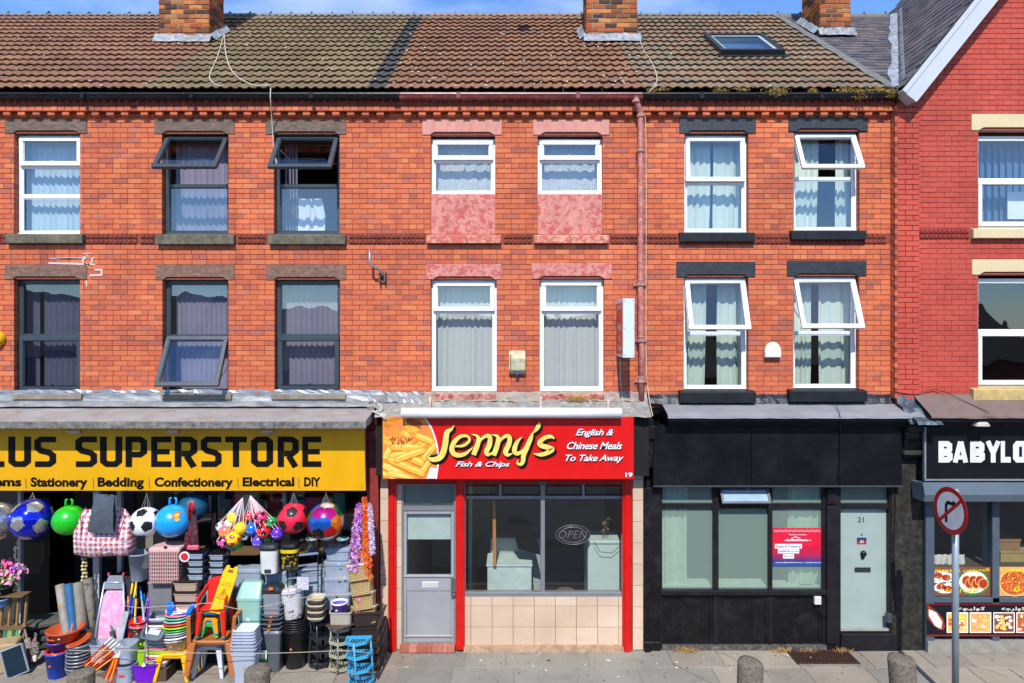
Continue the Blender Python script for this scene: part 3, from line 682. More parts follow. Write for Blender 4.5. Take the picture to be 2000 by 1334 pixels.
# ------------------------------------------------------------------ chimneys
def chimney(roofpart, x0, x1, y0, y1, zb, ztop, seed, flash=True):
    b = MB(); b.box(x0 + .01, x1 - .01, y0 + .01, y1 - .01, zb - .5, ztop)
    b.box(x0 - .06, x1 + .06, y0 - .06, y1 + .06, ztop, ztop + .18)
    ch = part('chimney', b, CHMORTAR, roofpart)
    rg = random.Random(seed); bh = .09; st = MB(); me = brick_src('brick', .225, .078, .05, CHBRICK, .007); k = 0
    ms = brick_src('brick', .225, .078, .05, CHBRICK, .007)
    z = zb - .5; j = 0
    while z < ztop - .02:
        for face in range(3):
            L = (x1 - x0) if face == 0 else (y1 - y0); p = 0; q = .1175 if j % 2 else .235
            while p < L - .01:
                q_ = min(p + q, L); q = .235
                if L - q_ < .06: q_ = L
                full = abs((q_ - p) - .235) < 1e-3 and k < 260 and face != (1 if x0 < 0 else 2) and z > zb - .45 and z < zb + 2.4
                dy = rg.uniform(-.006, .004); cz = z + bh/2
                if face == 0: T = Matrix.Translation((x0 + (p+q_)/2, y0 + dy, cz))
                elif face == 1: T = Matrix.Translation((x0 + dy, y0 + (p+q_)/2, cz)) @ Matrix.Rotation(-math.pi/2, 4, 'Z')
                else: T = Matrix.Translation((x1 - dy, y0 + (p+q_)/2, cz)) @ Matrix.Rotation(math.pi/2, 4, 'Z')
                if full: inst(me, 'brick', ch, T); k += 1
                else:
                    i0 = len(st.v); w = q_ - p - .012; st.cbox(-w/2, w/2, 0, .05, -.039, .039, .007, 0, rg.random()); st.xf(T, i0)
                p = q_
        z += bh; j += 1
    if st.v: o = st.build('brickwork', CHBRICK, None, rnd=True); o.parent = ch; o['kind'] = 'stuff'
    for i in range(3):
        pt = MB(); xc = x0 + (x1 - x0) * (i + .5) / 3; pt.loft([(.12, .12, ztop + .18, 2), (.1, .1, ztop + .5, 2), (.13, .13, ztop + .53, 2), (.13, .13, ztop + .58, 2), (.1, .1, ztop + .58, 2), (.1, .1, ztop + .3, 2)], 14)
        o = pt.build('chimney_pot', TERRA, None, smooth=True); o.parent = ch
    # lead and mortar flashing round the foot
    fl = MB(); rz = lambda y: EZ + .70 * (y - EY)
    n = 14
    zz_ = [rg.uniform(-.022, .022) for _ in range(40)]
    def zig(i): return zz_[i]
    for i in range(n):
        u0 = x0 - .06 + (x1 - x0 + .12) * i / n; u1 = x0 - .06 + (x1 - x0 + .12) * (i + 1) / n
        fl.quad((u0, y0 - .14 + zig(i), rz(y0 - .14 + zig(i)) + .1), (u1, y0 - .14 + zig(i+1), rz(y0 - .14 + zig(i+1)) + .1), (u1, y0 - .02, rz(y0) + .19 + zig(i+1)), (u0, y0 - .02, rz(y0) + .19 + zig(i)))
    for xs, sg in ((x0, -1), (x1, 1)):
        m = 7
        for i in range(m):
            ya = y0 + (y1 - y0) * i / m; yb = y0 + (y1 - y0) * (i + 1) / m
            fl.quad((xs + sg*.02, ya, rz(ya) + .2 + zig(i+3)), (xs + sg*.022, yb, rz(yb) + .2 + zig(i)), (xs + sg*.13, yb, rz(yb) + .09), (xs + sg*.13, ya, rz(ya) + .085))
            fl.quad((xs + sg*.02, ya - .01, rz(ya) + .22), (xs + sg*.018, yb, rz(ya) + .24), (xs + sg*.018, yb, rz(yb)), (xs + sg*.02, ya, rz(ya)))
    o = fl.build('flashing', M('8d9196', .6, metal=.2, var=.4, vs=9, bump=.8, bs=24, c2='5a5c5e', thr=.6), None); o.parent = ch
    return ch
def rzz(y): return EZ + .70 * (y - EY)
chimney(H['Broof'], -6.77, -5.80, 2.41, 3.08, rzz(2.41), 14.6, 1)
chimney(H['Croof'], 1.43, 2.41, 2.45, 3.1, rzz(2.45), 14.6, 2)
# ------------------------------------------------------------------ skylight on the right roof
sk0, sk1, ss0, ss1 = 3.70, 4.84, 1.98, 3.32
def sky_box():
    b = MB(); b.ring(sk0, sk1, ss0, ss1, 0, .1, .07); return b
b = MB(); i0 = 0
for (a, c, d, e) in ((sk0, sk0+.08, ss0, ss1), (sk1-.08, sk1, ss0, ss1), (sk0+.08, sk1-.08, ss0, ss0+.08), (sk0+.08, sk1-.08, ss1-.08, ss1)):
    b.box(a, c, d, e, .0, .16)
b.box(sk0-.05, sk1+.05, ss0-.12, ss0, .05, .075); b.xf(RM)
o = b.build('skylight', M('2a2b2f', .4, metal=.3, var=.1), None, bevel=.01); o.parent = H['Droof']; skl = o
b = MB()
for (a, c, d, e) in ((sk0+.08, sk0+.14, ss0+.08, ss1-.08), (sk1-.14, sk1-.08, ss0+.08, ss1-.08), (sk0+.14, sk1-.14, ss0+.08, ss0+.14), (sk0+.14, sk1-.14, ss1-.14, ss1-.08)):
    b.box(a, c, d, e, .0, .13)
b.xf(RM); o = b.build('sash', M('9aa5a4', .5, var=.1), None); o.parent = skl
b = MB(); b.quad((sk0+.1, ss0+.1, .12), (sk1-.1, ss0+.1, .12), (sk1-.1, ss1-.1, .12), (sk0+.1, ss1-.1, .12)); b.xf(RM); o = b.build('pane', glass('roof_glass', (.5, .6, .65), 2.2), None); o.parent = skl
b = MB(); b.quad((sk0+.1, ss0+.1, .03), (sk1-.1, ss0+.1, .03), (sk1-.1, ss1-.3, .03), (sk0+.1, ss1-.3, .03)); b.xf(RM); o = b.build('roller_blind', M('6a90b4', .8), None); o.parent = skl
# ------------------------------------------------------------------ red painted gable house at the right
EYW = -.115
hE = thing('gable_house', 'red painted brick gable house with white bargeboard at the right end', 'house', (9.0, 0, 0))
GX, GZ, GT = 6.02, 8.60, 1.25; AP = 9.1
OE = [(1911, 2075, 255, 446), (1911, 2075, 537, 760)]; LE = [(1897, 2090, 223, 255), (1898, 2090, 507, 537)]
ops = [(X(a, EYW), X(b_, EYW), Z(d, EYW), Z(c, EYW)) for a, b_, c, d in OE]
lin_ = [(X(a, EYW), X(b_, EYW), Z(d, EYW), Z(c, EYW)) for a, b_, c, d in LE]
sil_ = [(X(1902, -.2), X(2085, -.2), Z(465, -.2), Z(446, -.2))]
wb = MB(); backing(wb, 5.96, 12.2, 3.75, GZ, ops, EYW + .008, .3)
prism_xz(wb, [(5.96, GZ), (12.2, GZ), (AP, GZ + GT * (AP - 5.96))], EYW + .008, .3)
wall = part('painted_brick_wall', wb, [MORTAR_RED], hE)
band = (6.3, 7.06, Z(467, EYW), Z(447, EYW))
lay_bricks(wall, 6.29, 9.8, Z(776), 12.0, ops + lin_ + sil_ + [band], REDPAINT, EYW, 300, xo=.07, clipf=lambda z: (max(6.29, GX + (z - GZ) / GT + .05), min(9.8, 2*AP - GX - (z - GZ) / GT)))
lay_bricks(wall, 5.945, 6.285, Z(776), 8.95, [], REDPAINT, EYW - .02, 0, xo=.03, clipf=lambda z: (max(5.945, GX + (z - GZ) / GT + .02), 6.285))
rt = MB(); z = Z(776); i = 0
while z < 8.4:
        rt.box(5.912, 5.96, EYW - .014 + (.05 if i % 2 else 0), .1, z, z + PITCH - JT, 0, random.random()); z += PITCH; i += 1
rt.box(5.918, 5.96, EYW - .01, .1, Z(776), 8.45, 1)
o = rt.build('return_brickwork', [BRICK, MORTAR], None, rnd=True); o.parent = wall; o['kind'] = 'stuff'
st = MB(); n = 11; bp = (7.06 - 6.3) / n
for za, zb in ((Z(457, -.13), Z(447.5, -.13)), (Z(467, -.13), Z(457.5, -.13))):
    for i in range(n):
        xa = 6.3 + i * bp; st.box(xa, xa + bp, EYW - .004, 0, za, zb + .002)
        st.cbox(xa + .003, xa + bp - .008, EYW - .022, EYW, za + .008, zb - .003, .008); st.cbox(xa + .018, xa + bp - .022, EYW - .03, EYW - .02, za + .024, zb - .018, .006)
part('string_course', st, M('8a2a20', .6, var=.2, vs=9), hE, kind='stuff')
for r in LE: lintel(hE, r, CREAM, yw=EYW)
sill(hE, (1902, 2085, 446, 465), CREAM, .08, yw=EYW); sill(hE, (1902, 2085, 760, 782), M('b39a62', .85, var=.3, vs=8, bump=.6), .1, yw=EYW)
WCREAM = M('dad9d4', .4, var=.05)
window(hE, (1911, 2075, 262, 446), WCREAM, bars=(353,), sash=((1, 0),), yw=EYW, t=.07)
window(hE, (1911, 2075, 543, 758), WCREAM, bars=(648,), sash=((1, 0),), gl=GLASS_DARK, yw=EYW, t=.07)
vblind(1912, 2070, 266, 440, .25, M('4c6890', .9), 'blue vertical blind behind the upper window of the red house', 12)
b = MB(); b.box(X(1968, .15), X(2010, .15), .15, .165, Z(428, .15), Z(375, .15)); solo('paper_sheet', b, M('dfe4ea', .8), 'white paper sheet taped inside the upper window of the red house', 'paper')
rm = MB()
for za, zb in ((3.62, 3.75), (6.2, 6.3), (8.5, 8.56)): rm.box(5.98, 12.2, .3, 9, za, zb)
rm.box(5.98, 12.2, 4.2, 4.3, 0, 8.5); rm.box(5.98, 6.05, .3, 9, 0, 8.5); rm.box(12.1, 12.2, .3, 9, 0, 8.5); part('rooms', rm, INTER, hE)
# gable roof, slates, bargeboard
rf = MB()
prism_xz(rf, [(5.92, GZ + .02), (AP, GZ + .02 + GT*(AP-5.92)), (12.3, GZ), (12.2, GZ - .12), (AP, GZ - .1 + GT*(AP-5.92)), (6.05, GZ)], -.3, 9.0)
prism_yz(rf, [(EY + .04, EZ - .04), (RIDGE_Y, EZ + .70*(RIDGE_Y-EY) - .012), (9.2, EZ - .05), (9.2, EZ - .2), (RIDGE_Y, EZ + .70*(RIDGE_Y-EY) - .18), (EY + .04, EZ - .14)], 5.912, 9.0)
roofE = part('roof', rf, M('2e2c2e', .9), hE)
SLATE = piece_mat('roof_slate', [('4a4648', 2), ('565055', 3), ('625558', 2), ('54545a', 3), ('6a5f60', 1), ('44464b', 2)], .75, .45, 60, .25, '6e6c5e', .62, 2.5)
sme = (lambda b: (b.box(-.121, .121, 0, .42, 0, .009), b.build('slate', SLATE))[1])(MB()); sm_ = sme.data; bpy.data.objects.remove(sme)
rg = random.Random(4); pl = []
def valx(y): return 5.95 + .56 * (y - EY)
for j in range(28):
    s = j * .2
    for i in range(14):
        x = 6.02 + i * .247 + (.12 if j % 2 else 0); y = EY + s * PC
        if x < 5.95 or x > valx(y) + .1: continue
        pl.append(RM @ Matrix.Translation((x + rg.uniform(-.008, .008), s + rg.uniform(-.02, .02), .022 + rg.uniform(0, .006))) @ Matrix.Rotation(rg.uniform(-.05, .05), 4, 'Z') @ Matrix.Rotation(-.045, 4, 'X'))
GA = math.atan(GT)
GM = Matrix(((math.cos(GA), 0, -math.sin(GA), 5.93), (0, 1, 0, 0), (math.sin(GA), 0, math.cos(GA), GZ + .045), (0, 0, 0, 1)))
st = MB(); cnt = 0
gl_ = []
for j in range(26):
    for i in range(26):
        y = -.26 + i * .247 + (.12 if j % 2 else 0); s = j * .2; x = 5.93 + s * math.cos(GA)
        if x < valx(y) - .15 or y > 5.4: continue
        gl_.append((y + x * .1, GM @ Matrix.Translation((s + rg.uniform(-.01, .01), y, .02 + rg.uniform(0, .006))) @ Matrix.Rotation(-math.pi/2, 4, 'Z') @ Matrix.Rotation(rg.uniform(-.03, .03), 4, 'Z') @ Matrix.Rotation(-.045, 4, 'X')))
gl_.sort(key=lambda q: q[0])
for T in pl + [q[1] for q in gl_]:
    if cnt < 300: inst(sm_, 'slate', roofE, T); cnt += 1
    else: st.add([T @ v.co for v in sm_.vertices], [tuple(p.vertices) for p in sm_.polygons], 0, rg.random())
if st.v: o = st.build('slating', SLATE, None, rnd=True); o.parent = roofE; o['kind'] = 'stuff'
bb = MB(); w = .28
p0 = Vector((5.885, 0, GZ - .02)); d = Vector((math.cos(GA), 0, math.sin(GA))); nn = Vector((math.sin(GA), 0, -math.cos(GA)))
for sg in (1, -1):
    def mir(p): return (p.x if sg > 0 else 2*AP - p.x, p.z)
    L = (AP - 5.885) / math.cos(GA)
    q = [p0, p0 + nn*w, p0 + nn*w + d*(L - w*GT*.98), p0 + d*L]
    i0 = len(bb.v); prism_xz(bb, [mir(v) for v in q], -.37, -.34)
    prism_xz(bb, [mir(p0 + nn*w*.93 + d*.0), mir(p0 + nn*w), mir(p0 + nn*w + d*(L - w*GT)), mir(p0 + nn*w*.93 + d*(L - w*GT*.95))], -.34, -.12)
    prism_xz(bb, [mir(p0 - nn*.0), mir(p0 + nn*.07), mir(p0 + nn*.07 + d*L*.98), mir(p0 + d*L)], -.385, -.37)
    prism_xz(bb, [mir(p0), mir(p0 + nn*w), mir(p0 + nn*w + d*.02), mir(p0 + d*.02)], -.34, -.14)
part('bargeboard', bb, M('b4b8bc', .45, var=.06, vs=2), hE, bevel=.004)
fl = MB(); m = 16
for i in range(m):
    ya = EY + 4.7*i/m; yb = EY + 4.7*(i+1)/m; j1 = .035*math.sin(i*i*1.3); j2 = .035*math.sin((i+1)*(i+1)*1.3)
    za, zb = rzz(ya) + .06, rzz(yb) + .06
    fl.quad((valx(ya) - .13 + j1, ya, za), (valx(ya) + .03, ya, za + .03), (valx(yb) + .03, yb, zb + .03), (valx(yb) - .13 + j2, yb, zb))
    fl.quad((valx(ya) + .03, ya, za + .03), (valx(ya) + .12, ya, za + .17), (valx(yb) + .12, yb, zb + .17), (valx(yb) + .03, yb, zb + .03))
part('valley_flashing', fl, M('8f979e', .55, metal=.2, var=.4, vs=7, bump=.9, bs=18, c2='6a7074', thr=.58), hE)
# grey cement verge between the tiles and the slates
vg = MB(); m = 22
for i in range(m):
    sa, sb_ = SLEN*i/m, SLEN*(i+1)/m; ja, jb = .02*math.sin(i*1.7), .02*math.sin((i+1)*1.7)
    P_ = lambda x, s, n_: tuple(RM @ Vector((x, s, n_)))
    vg.quad(P_(5.76 + ja, sa, .075), P_(5.97 - ja, sa, .05), P_(5.97 - jb, sb_, .05), P_(5.76 + jb, sb_, .075))
    vg.quad(P_(5.97 - ja, sa, .05), P_(6.02, sa, .03), P_(6.02, sb_, .03), P_(5.97 - jb, sb_, .05))
o = vg.build('verge_strip', M('5f6060', .85, var=.3, vs=7, bump=.7, bs=18, c2='7a7668', thr=.6), None, smooth=False); o.parent = H['Droof']
chimney(roofE, 6.11, 6.72, 2.87, 3.72, rzz(2.87), 14.4, 3)
ridge_tiles(roofE, 5.93, 8.3, M('66645f', .85, var=.3, vs=6, bump=.4))
# ------------------------------------------------------------------ ground
RD = M('4c4c4d', .9, var=.2, vs=3, bump=.5, bs=120)
b = MB(); b.box(-120, 120, -160, 160, -.6, -.124); o = b.build('road', RD); tag(o, kind='structure')
b = MB(); b.box(-30, 30, -2.62, 4.0, -.3, -.012); pav = b.build('pavement', M('8a857b', .95, var=.3, vs=6, bump=.4)); tag(pav, kind='structure')
kb = MB()
b = MB(); b.box(-30, 30, -2.78, -2.62, -.3, -.002); kerb = b.build('kerb', M('8f8b82', .9, var=.2, vs=8, bump=.4, bs=60), None, bevel=.012); tag(kerb, kind='structure')
b = MB(); b.box(-30, 30, -3.0, -2.9, -.12, -.12 + .002); o = b.build('kerb_line', M('c8a838', .8, var=.3, vs=20)); tag(o, kind='structure')
b = MB(); b.box(-60, 60, -16.5, -13.0, -.3, 0); o = b.build('far_pavement', M('8d887e', .95)); tag(o, kind='structure')
SLAB = piece_mat('paving', [('8a8074', 3), ('948a7c', 3), ('857c70', 2), ('988c7c', 2), ('8c8478', 2)], .92, .35, 140, .14, '6f6a60', .6, 1.6)
SLABG = piece_mat('green_grey_paving', [('827e74', 1), ('88857a', 1)], .9, .3, 140, .12, '6d7068', .62, 1.6)
rows = [(-.63, -.08), (-1.24, -.63), (-1.9, -1.24), (-2.6, -1.9)]; rg = random.Random(11)
for ri, (ya, yb) in enumerate(rows):
    x = -9.3 + ri * .23
    while x < 9.3:
        w = rg.choice([.6, .75, .9, .9, 1.1]); 
        if ri == 0 and abs(x + w/2 - 1.2) < 1.2: w = 1.25
        b = MB(); q = .006; tl = rg.uniform(-.003, .003)
        j = [rg.uniform(-.01, .01) for _ in range(4)]
        b.loft([], 4) if False else None
        zt = .0 + tl
        pts = [(x + q + j[0], ya + q), (x + w - q + j[1], ya + q), (x + w - q + j[1]*.5, yb - q), (x + q + j[0]*.5, yb - q)]
        i0 = len(b.v); inner = [(px_ + (.006 if k in (0, 3) else -.006), py_ + (.006 if k < 2 else -.006)) for k, (px_, py_) in enumerate(pts)]
        b.v += [(a, c, -.05) for a, c in pts] + [(a, c, zt - .005) for a, c in pts] + [(a, c, zt) for a, c in inner]
        for k in range(4):
            n_ = (k+1) % 4; b.f += [(k, n_, 4+n_, 4+k), (4+k, 4+n_, 8+n_, 8+k)]; b.m += [0, 0]; b.r += [0, 0]
        b.f.append((8, 9, 10, 11)); b.m.append(0); b.r.append(0)
        o = b.build('paving_slab', SLABG if (-1.7 < x < 1.9 and ri < 3 or (4.9 < x < 5.7 and ri == 1)) else SLAB, pav); x += w
# specks of chewing gum, litter and leaf bits
b = MB()
for _ in range(260):
    x, y = rg.uniform(-7.5, 8), rg.uniform(-1.9, -.1); r_ = rg.uniform(.006, .02); n_ = 6; a0 = rg.uniform(0, 3)
    b.poly([(x + r_*math.cos(a0 + k*1.047)*rg.uniform(.7, 1.2), y + r_*math.sin(a0 + k*1.047), .0045) for k in range(n_)], rg.choice([0, 0, 0, 0, 0, 1]))
o = b.build('gum_spots', [M('5a554c', .9), M('a9a69d', .8)]); tag(o, kind='stuff')
b = MB()
for _ in range(20):
    x = rg.choice([rg.uniform(.3, 2.6), rg.uniform(2.8, 6), rg.uniform(-1.8, .5)]); y = rg.uniform(-.75, -.12); s = rg.uniform(.006, .018); a0 = rg.uniform(0, 3)
    b.box(-s, s, -s*.5, s*.5, .006, .012); i0 = len(b.v) - 8; b.xf(Matrix.Translation((x, y, 0)) @ Matrix.Rotation(a0, 4, 'Z') @ Matrix.Rotation(.1, 4, 'X'), i0)
o = b.build('litter_scraps', M('e2e0da', .7)); tag(o, kind='stuff')
b = MB(); rg = random.Random(19)                                   # cracks in the slabs
for x0, y0, x1, y1 in ((-6.9, -.9, -6.2, -.35), (-5.2, -1.0, -4.9, -1.2), (3.15, -.15, 3.7, -.75), (4.1, -.2, 4.45, -.6), (2.4, -.5, 2.8, -1.1), (6.6, -.3, 7.1, -.9), (-.4, -.7, -.1, -1.2), (5.4, -.65, 5.9, -.8)):
    pts = [(x0 + (x1-x0)*k/7 + rg.uniform(-.03, .03), y0 + (y1-y0)*k/7 + rg.uniform(-.03, .03)) for k in range(8)]
    for q in stroke(pts, [rg.uniform(.003, .008) for _ in pts]): b.quad(*[(v.x, v.y, .0052) for v in q])
o = b.build('paving_cracks', M('3c3833', .95)); tag(o, kind='stuff')
b = MB()
for cx, cy, r_, mi in ((.55, -.42, .028, 0), (1.45, -.42, .03, 1), (1.52, -.9, .018, 1), (-1.55, -.62, .02, 1), (4.9, -1.12, .05, 1), (.1, -.8, .014, 0)):
    b.poly([(cx + r_*math.cos(k*.7)*rg.uniform(.8, 1.4), cy + r_*math.sin(k*.7)*.8, .0062) for k in range(9)], mi)
o = b.build('pavement_blots', [M('2c2a27', .9), M('cfcdc6', .8)]); tag(o, kind='stuff')
# ------------------------------------------------------------------ canopies and weathered flashings along the wall foot
def sheet(x0, x1, prof, nx, jit, seed, mi=0, mb=None):
    """crumpled sheet following a y,z profile"""
    rg = random.Random(seed); b = mb or MB(); i0 = len(b.v); m = len(prof)
    for i in range(nx + 1):
        u = x0 + (x1 - x0) * i / nx
        for y, z in prof: b.v.append((u, y + rg.uniform(-jit, jit), z + rg.uniform(-jit, jit)))
    for i in range(nx):
        for j in range(m - 1):
            k = i0 + i*m + j; b.f.append((k, k + m, k + m + 1, k + 1)); b.m.append(mi); b.r.append(0)
    return b
sf1 = thing('shopfront', 'superstore shopfront with grey canopy roof and dark open entrance', 'shopfront', (-5.5, 0, 0))
CAN = M('8f8b87', .85, var=.18, vs=2.2, bump=.4, bs=60, c2='8f7566', thr=.6, soft=.1)
b = MB(); xr = -2.11
prism_yz(b, [(-.8, 3.56), (-.8, 3.655), (-.76, 3.665), (.0, 3.775), (.0, 3.6)], -13, xr)
part('canopy_roof', b, [CAN], sf1)
b = MB(); b.box(-13, xr, -.803, -.79, 3.545, 3.64); part('canopy_edge', b, M('77756e', .9, var=.4, vs=9, bump=.8, bs=40, c2='4c4a45', thr=.55), sf1)
b = sheet(-10, X(738), [(-.012, 3.985), (-.02, 3.93), (-.045, 3.86), (-.11, 3.83), (-.17, 3.785)], 34, .007, 5)
part('silver_flashing', b, SILVER, sf1)
b = sheet(-10, X(745), [(-.004, 4.03), (-.012, 3.985)], 90, .012, 8); part('lead_upstand', b, LEAD, sf1)
# grey window boards under the first floor windows
b = MB()
for a, c in ((25, 160), (315, 452), (530, 675)): b.box(X(a, -.05), X(c, -.05), -.07, .12, Z(779), Z(770))
part('window_board', b, M('7e7466', .9, var=.3), sf1)
# posts and glazing of the superstore
b = MB()
for a, c in ((-160, -140), (36, 42), (183, 195), (230, 238)): b.box(X(a, .05), X(c, .05), .03, .1, 0, 3.2)
part('glazing_post', b, M('b9bcc0', .4, metal=.3), sf1)
b = MB()
for a, c in ((414, 423), (258, 263), (708, 716), (560, 566)): b.box(X(a, .05), X(c, .05), .03, .1, .4, 3.2)
b.box(X(258, .05), X(716, .05), .025, .105, .3, .42); b.box(X(258, .05), X(716, .05), .026, .104, 3.02, 3.2); b.box(X(183, .05), X(258, .05), .02, .1, 2.9, 3.0)
part('glazing_frame', b, BLKFRAME, sf1)
for a, c in ((263, 414), (423, 560), (566, 708), (-140, 36)):
    g = MB(); g.quad((X(a, .07), .07, .42), (X(c, .07), .07, .42), (X(c, .07), .07, 3.02), (X(a, .07), .07, 3.02)); part('pane', g, SHOPGLASS, sf1)
b = MB(); b.box(-13, xr, -.1, .3, 3.2, 3.6); b.box(X(258), X(716), .05, .25, 0, .3); part('bulkhead', b, M('1d1b1c', .8), sf1)
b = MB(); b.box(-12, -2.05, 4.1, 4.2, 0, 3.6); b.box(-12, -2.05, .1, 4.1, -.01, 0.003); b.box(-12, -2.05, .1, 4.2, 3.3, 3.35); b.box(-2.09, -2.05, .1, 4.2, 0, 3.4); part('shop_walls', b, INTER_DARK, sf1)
b = MB(); b.box(-2.235, -2.06, -.16, .2, 0, 3.6); b.box(-2.24, -2.055, -.2, .2, 3.28, 3.42); b.box(-2.24, -2.05, -.19, .2, 0, .3); part('pilaster', b, M('7c2420', .55, var=.25, vs=8, bump=.5, bs=60, c2='8f3a34', thr=.6), sf1, bevel=.006)
# drinks fridge standing in the doorway
t = thing('drinks_fridge', 'black drinks fridge with script lettering in the dark doorway', 'fridge', (X(62, .6), .6, 0))
b = MB(); b.box(-.3, .3, -.0, .65, 0, 2.2); b.build('body', M('0c0c0d', .4), t, bevel=.01)
b = MB(); add_text(b, 'Coca-Cola', 0, 1.35, 0, .2, lambda z: 0, .01, .35); b.xf(Matrix.Translation((-.16, -.004, .75)) @ Matrix.Rotation(-math.pi/2, 4, 'Y')); b.build('lettering', M('6f6c68', .6), t)
# ------------------------------------------------------------------ yellow sign
def ysign(z): return -.5 + (3.585 - z) / 1.04 * .12          # the board leans back towards its foot
sg = thing('shop_sign', 'long yellow superstore sign board with black lettering and leaning face', 'shop sign', (-5.5, -.45, 2.5))
YEL = M('e0a508', .34, var=.07, vs=2.2, coat=.25, stretch=(1.6, 1, .35))
zt, zb = 3.53, 2.545
b = MB(); prism_yz(b, [(ysign(zt), zt), (ysign(zb), zb), (ysign(zb) + .05, zb), (ysign(zb) + .05, zb+.02), (ysign(zt) + .12, zt)], -9.6, -2.205)
o = b.build('board', YEL, sg, keep=True)
def ypt(px, py, off=.004):
    y = -.45
    for _ in range(4): z = Z(py, y); y = ysign(z)
    return Vector((X(px, y), y - off, Z(py, y)))
SG = {'S': [[(.62,.905),(.2,.905),(.1,.83),(.1,.62),(.2,.53),(.43,.47),(.53,.38),(.53,.18),(.43,.095),(.02,.095)]],
 'U': [[(.1,1),(.1,.19),(.2,.095),(.43,.095),(.53,.19),(.53,1)]],
 'P': [[(.1,0),(.1,.905),(.43,.905),(.54,.82),(.54,.5),(.43,.41),(.2,.41)]],
 'E': [[(.62,.905),(.1,.905),(.1,.095),(.62,.095)],[(.195,.5),(.57,.5)]],
 'R': [[(.1,0),(.1,.905),(.43,.905),(.54,.82),(.54,.53),(.43,.44),(.2,.44)],[(.34,.36),(.54,0)]],
 'T': [[(0,.905),(.64,.905)],[(.32,.82),(.32,0)]], 'O': [[(.32,.905),(.2,.905),(.1,.82),(.1,.18),(.2,.095),(.44,.095),(.54,.18),(.54,.82),(.44,.905),(.32,.905)]],
 'L': [[(.1,1),(.1,.095),(.58,.095)]]}
LT = MB()
INK = M('0a0806', .6, var=.1)
def big(ch, x0, x1, y0, y1):
    global LT
    for pts in SG[ch]:
        for q in stroke([(p[0] * 1.0, p[1]) for p in pts], .19 if ch != 'E' or pts[0][1] != .5 else .17):
            P4 = []
            for v in q: P4.append(ypt(x0 + v.x / .64 * (x1 - x0), y1 + v.y * (y0 - y1)))
            LT.quad(P4[0], P4[1], P4[2], P4[3])
for ch, a, c, t_ in (('P', -100, -55, 0), ('L', -42, 14, 0), ('U', 16, 62, 0), ('S', 67, 111, 0), ('S', 147, 191, 0), ('U', 195, 240, 0), ('P', 245, 288, 0), ('E', 295, 336, 0), ('R', 341, 386, 0),
                    ('S', 392, 434, 0), ('T', 440, 482, 0), ('O', 490, 534, 0), ('R', 542, 584, 0), ('E', 590, 629, 0)):
    big(ch, a, c, 852.5, 912)
    if a in (67, 590): LT.build('lettering', INK, sg, keep=True); LT = MB()
for s, a, c in (('Items', -28, 42), ('Stationery', 60, 171), ('Bedding', 191, 281), ('Confectionery', 302, 455), ('Electrical', 474, 575), ('DIY', 594, 626)):
    LT = MB(); add_text(LT, s, a, c, 0, 1, None, .04, 0, 1.0, fn=(lambda z0, z1: (lambda x, z: ypt(x, z0 + (z1 - z0) * z)))(*((956 if s[-1] == 'y' or s == 'Bedding' else 950), 932)))
    LT.build('lettering', INK, sg, keep=True)
b = MB()
for p in (50, 182, 291, 464, 583):
    q = [ypt(p - .7, 934), ypt(p + .7, 934), ypt(p + 2.2, 954), ypt(p + .8, 954)]; b.quad(*q)
b.build('divider', M('7a6a30', .6), sg, keep=True)
b = MB()
for p, q in ((705, 876), (705, 922), (706, 951), (622, 951), (553, 951), (182, 957), (247, 957), (352, 954), (402, 954), (74, 958)):
    c = ypt(p, q, .0); b.loft([(.006, .006, 0, 2), (.005, .005, .004, 2)], 8, 0, (0, 0, 0)); b.xf(Matrix.Translation(c) @ Matrix.Rotation(R(90), 4, 'X'), len(b.v) - 16)
b.build('screw', M('8a6a20', .4, metal=.5), sg, keep=True)
for p in (-60, 146, 338, 523):
    t = thing('flood_light', {146: 'small floodlight over the yellow sign between LUS and SUPERSTORE', 338: 'small floodlight over the letters PER of the yellow sign', 523: 'small floodlight over the letter O of the yellow sign', -60: 'small floodlight past the left end of the picture'}[p], 'flood light', (X(p, -.68), -.68, 3.46), group='floodlights under the grey canopy')
    b = MB(); b.box(-.085, .085, -.05, .05, -.005, .02); b.build('body', M('a8acb2', .4, metal=.4), t, bevel=.004, rot=(R(-25), 0, 0))
    b = MB(); b.beam((-.09, 0, .01), (-.09, .02, .085), .008); b.beam((.09, 0, .01), (.09, .02, .085), .008); b.beam((-.09, .02, .085), (.09, .02, .085), .008); b.build('bracket', BLACKP, t)
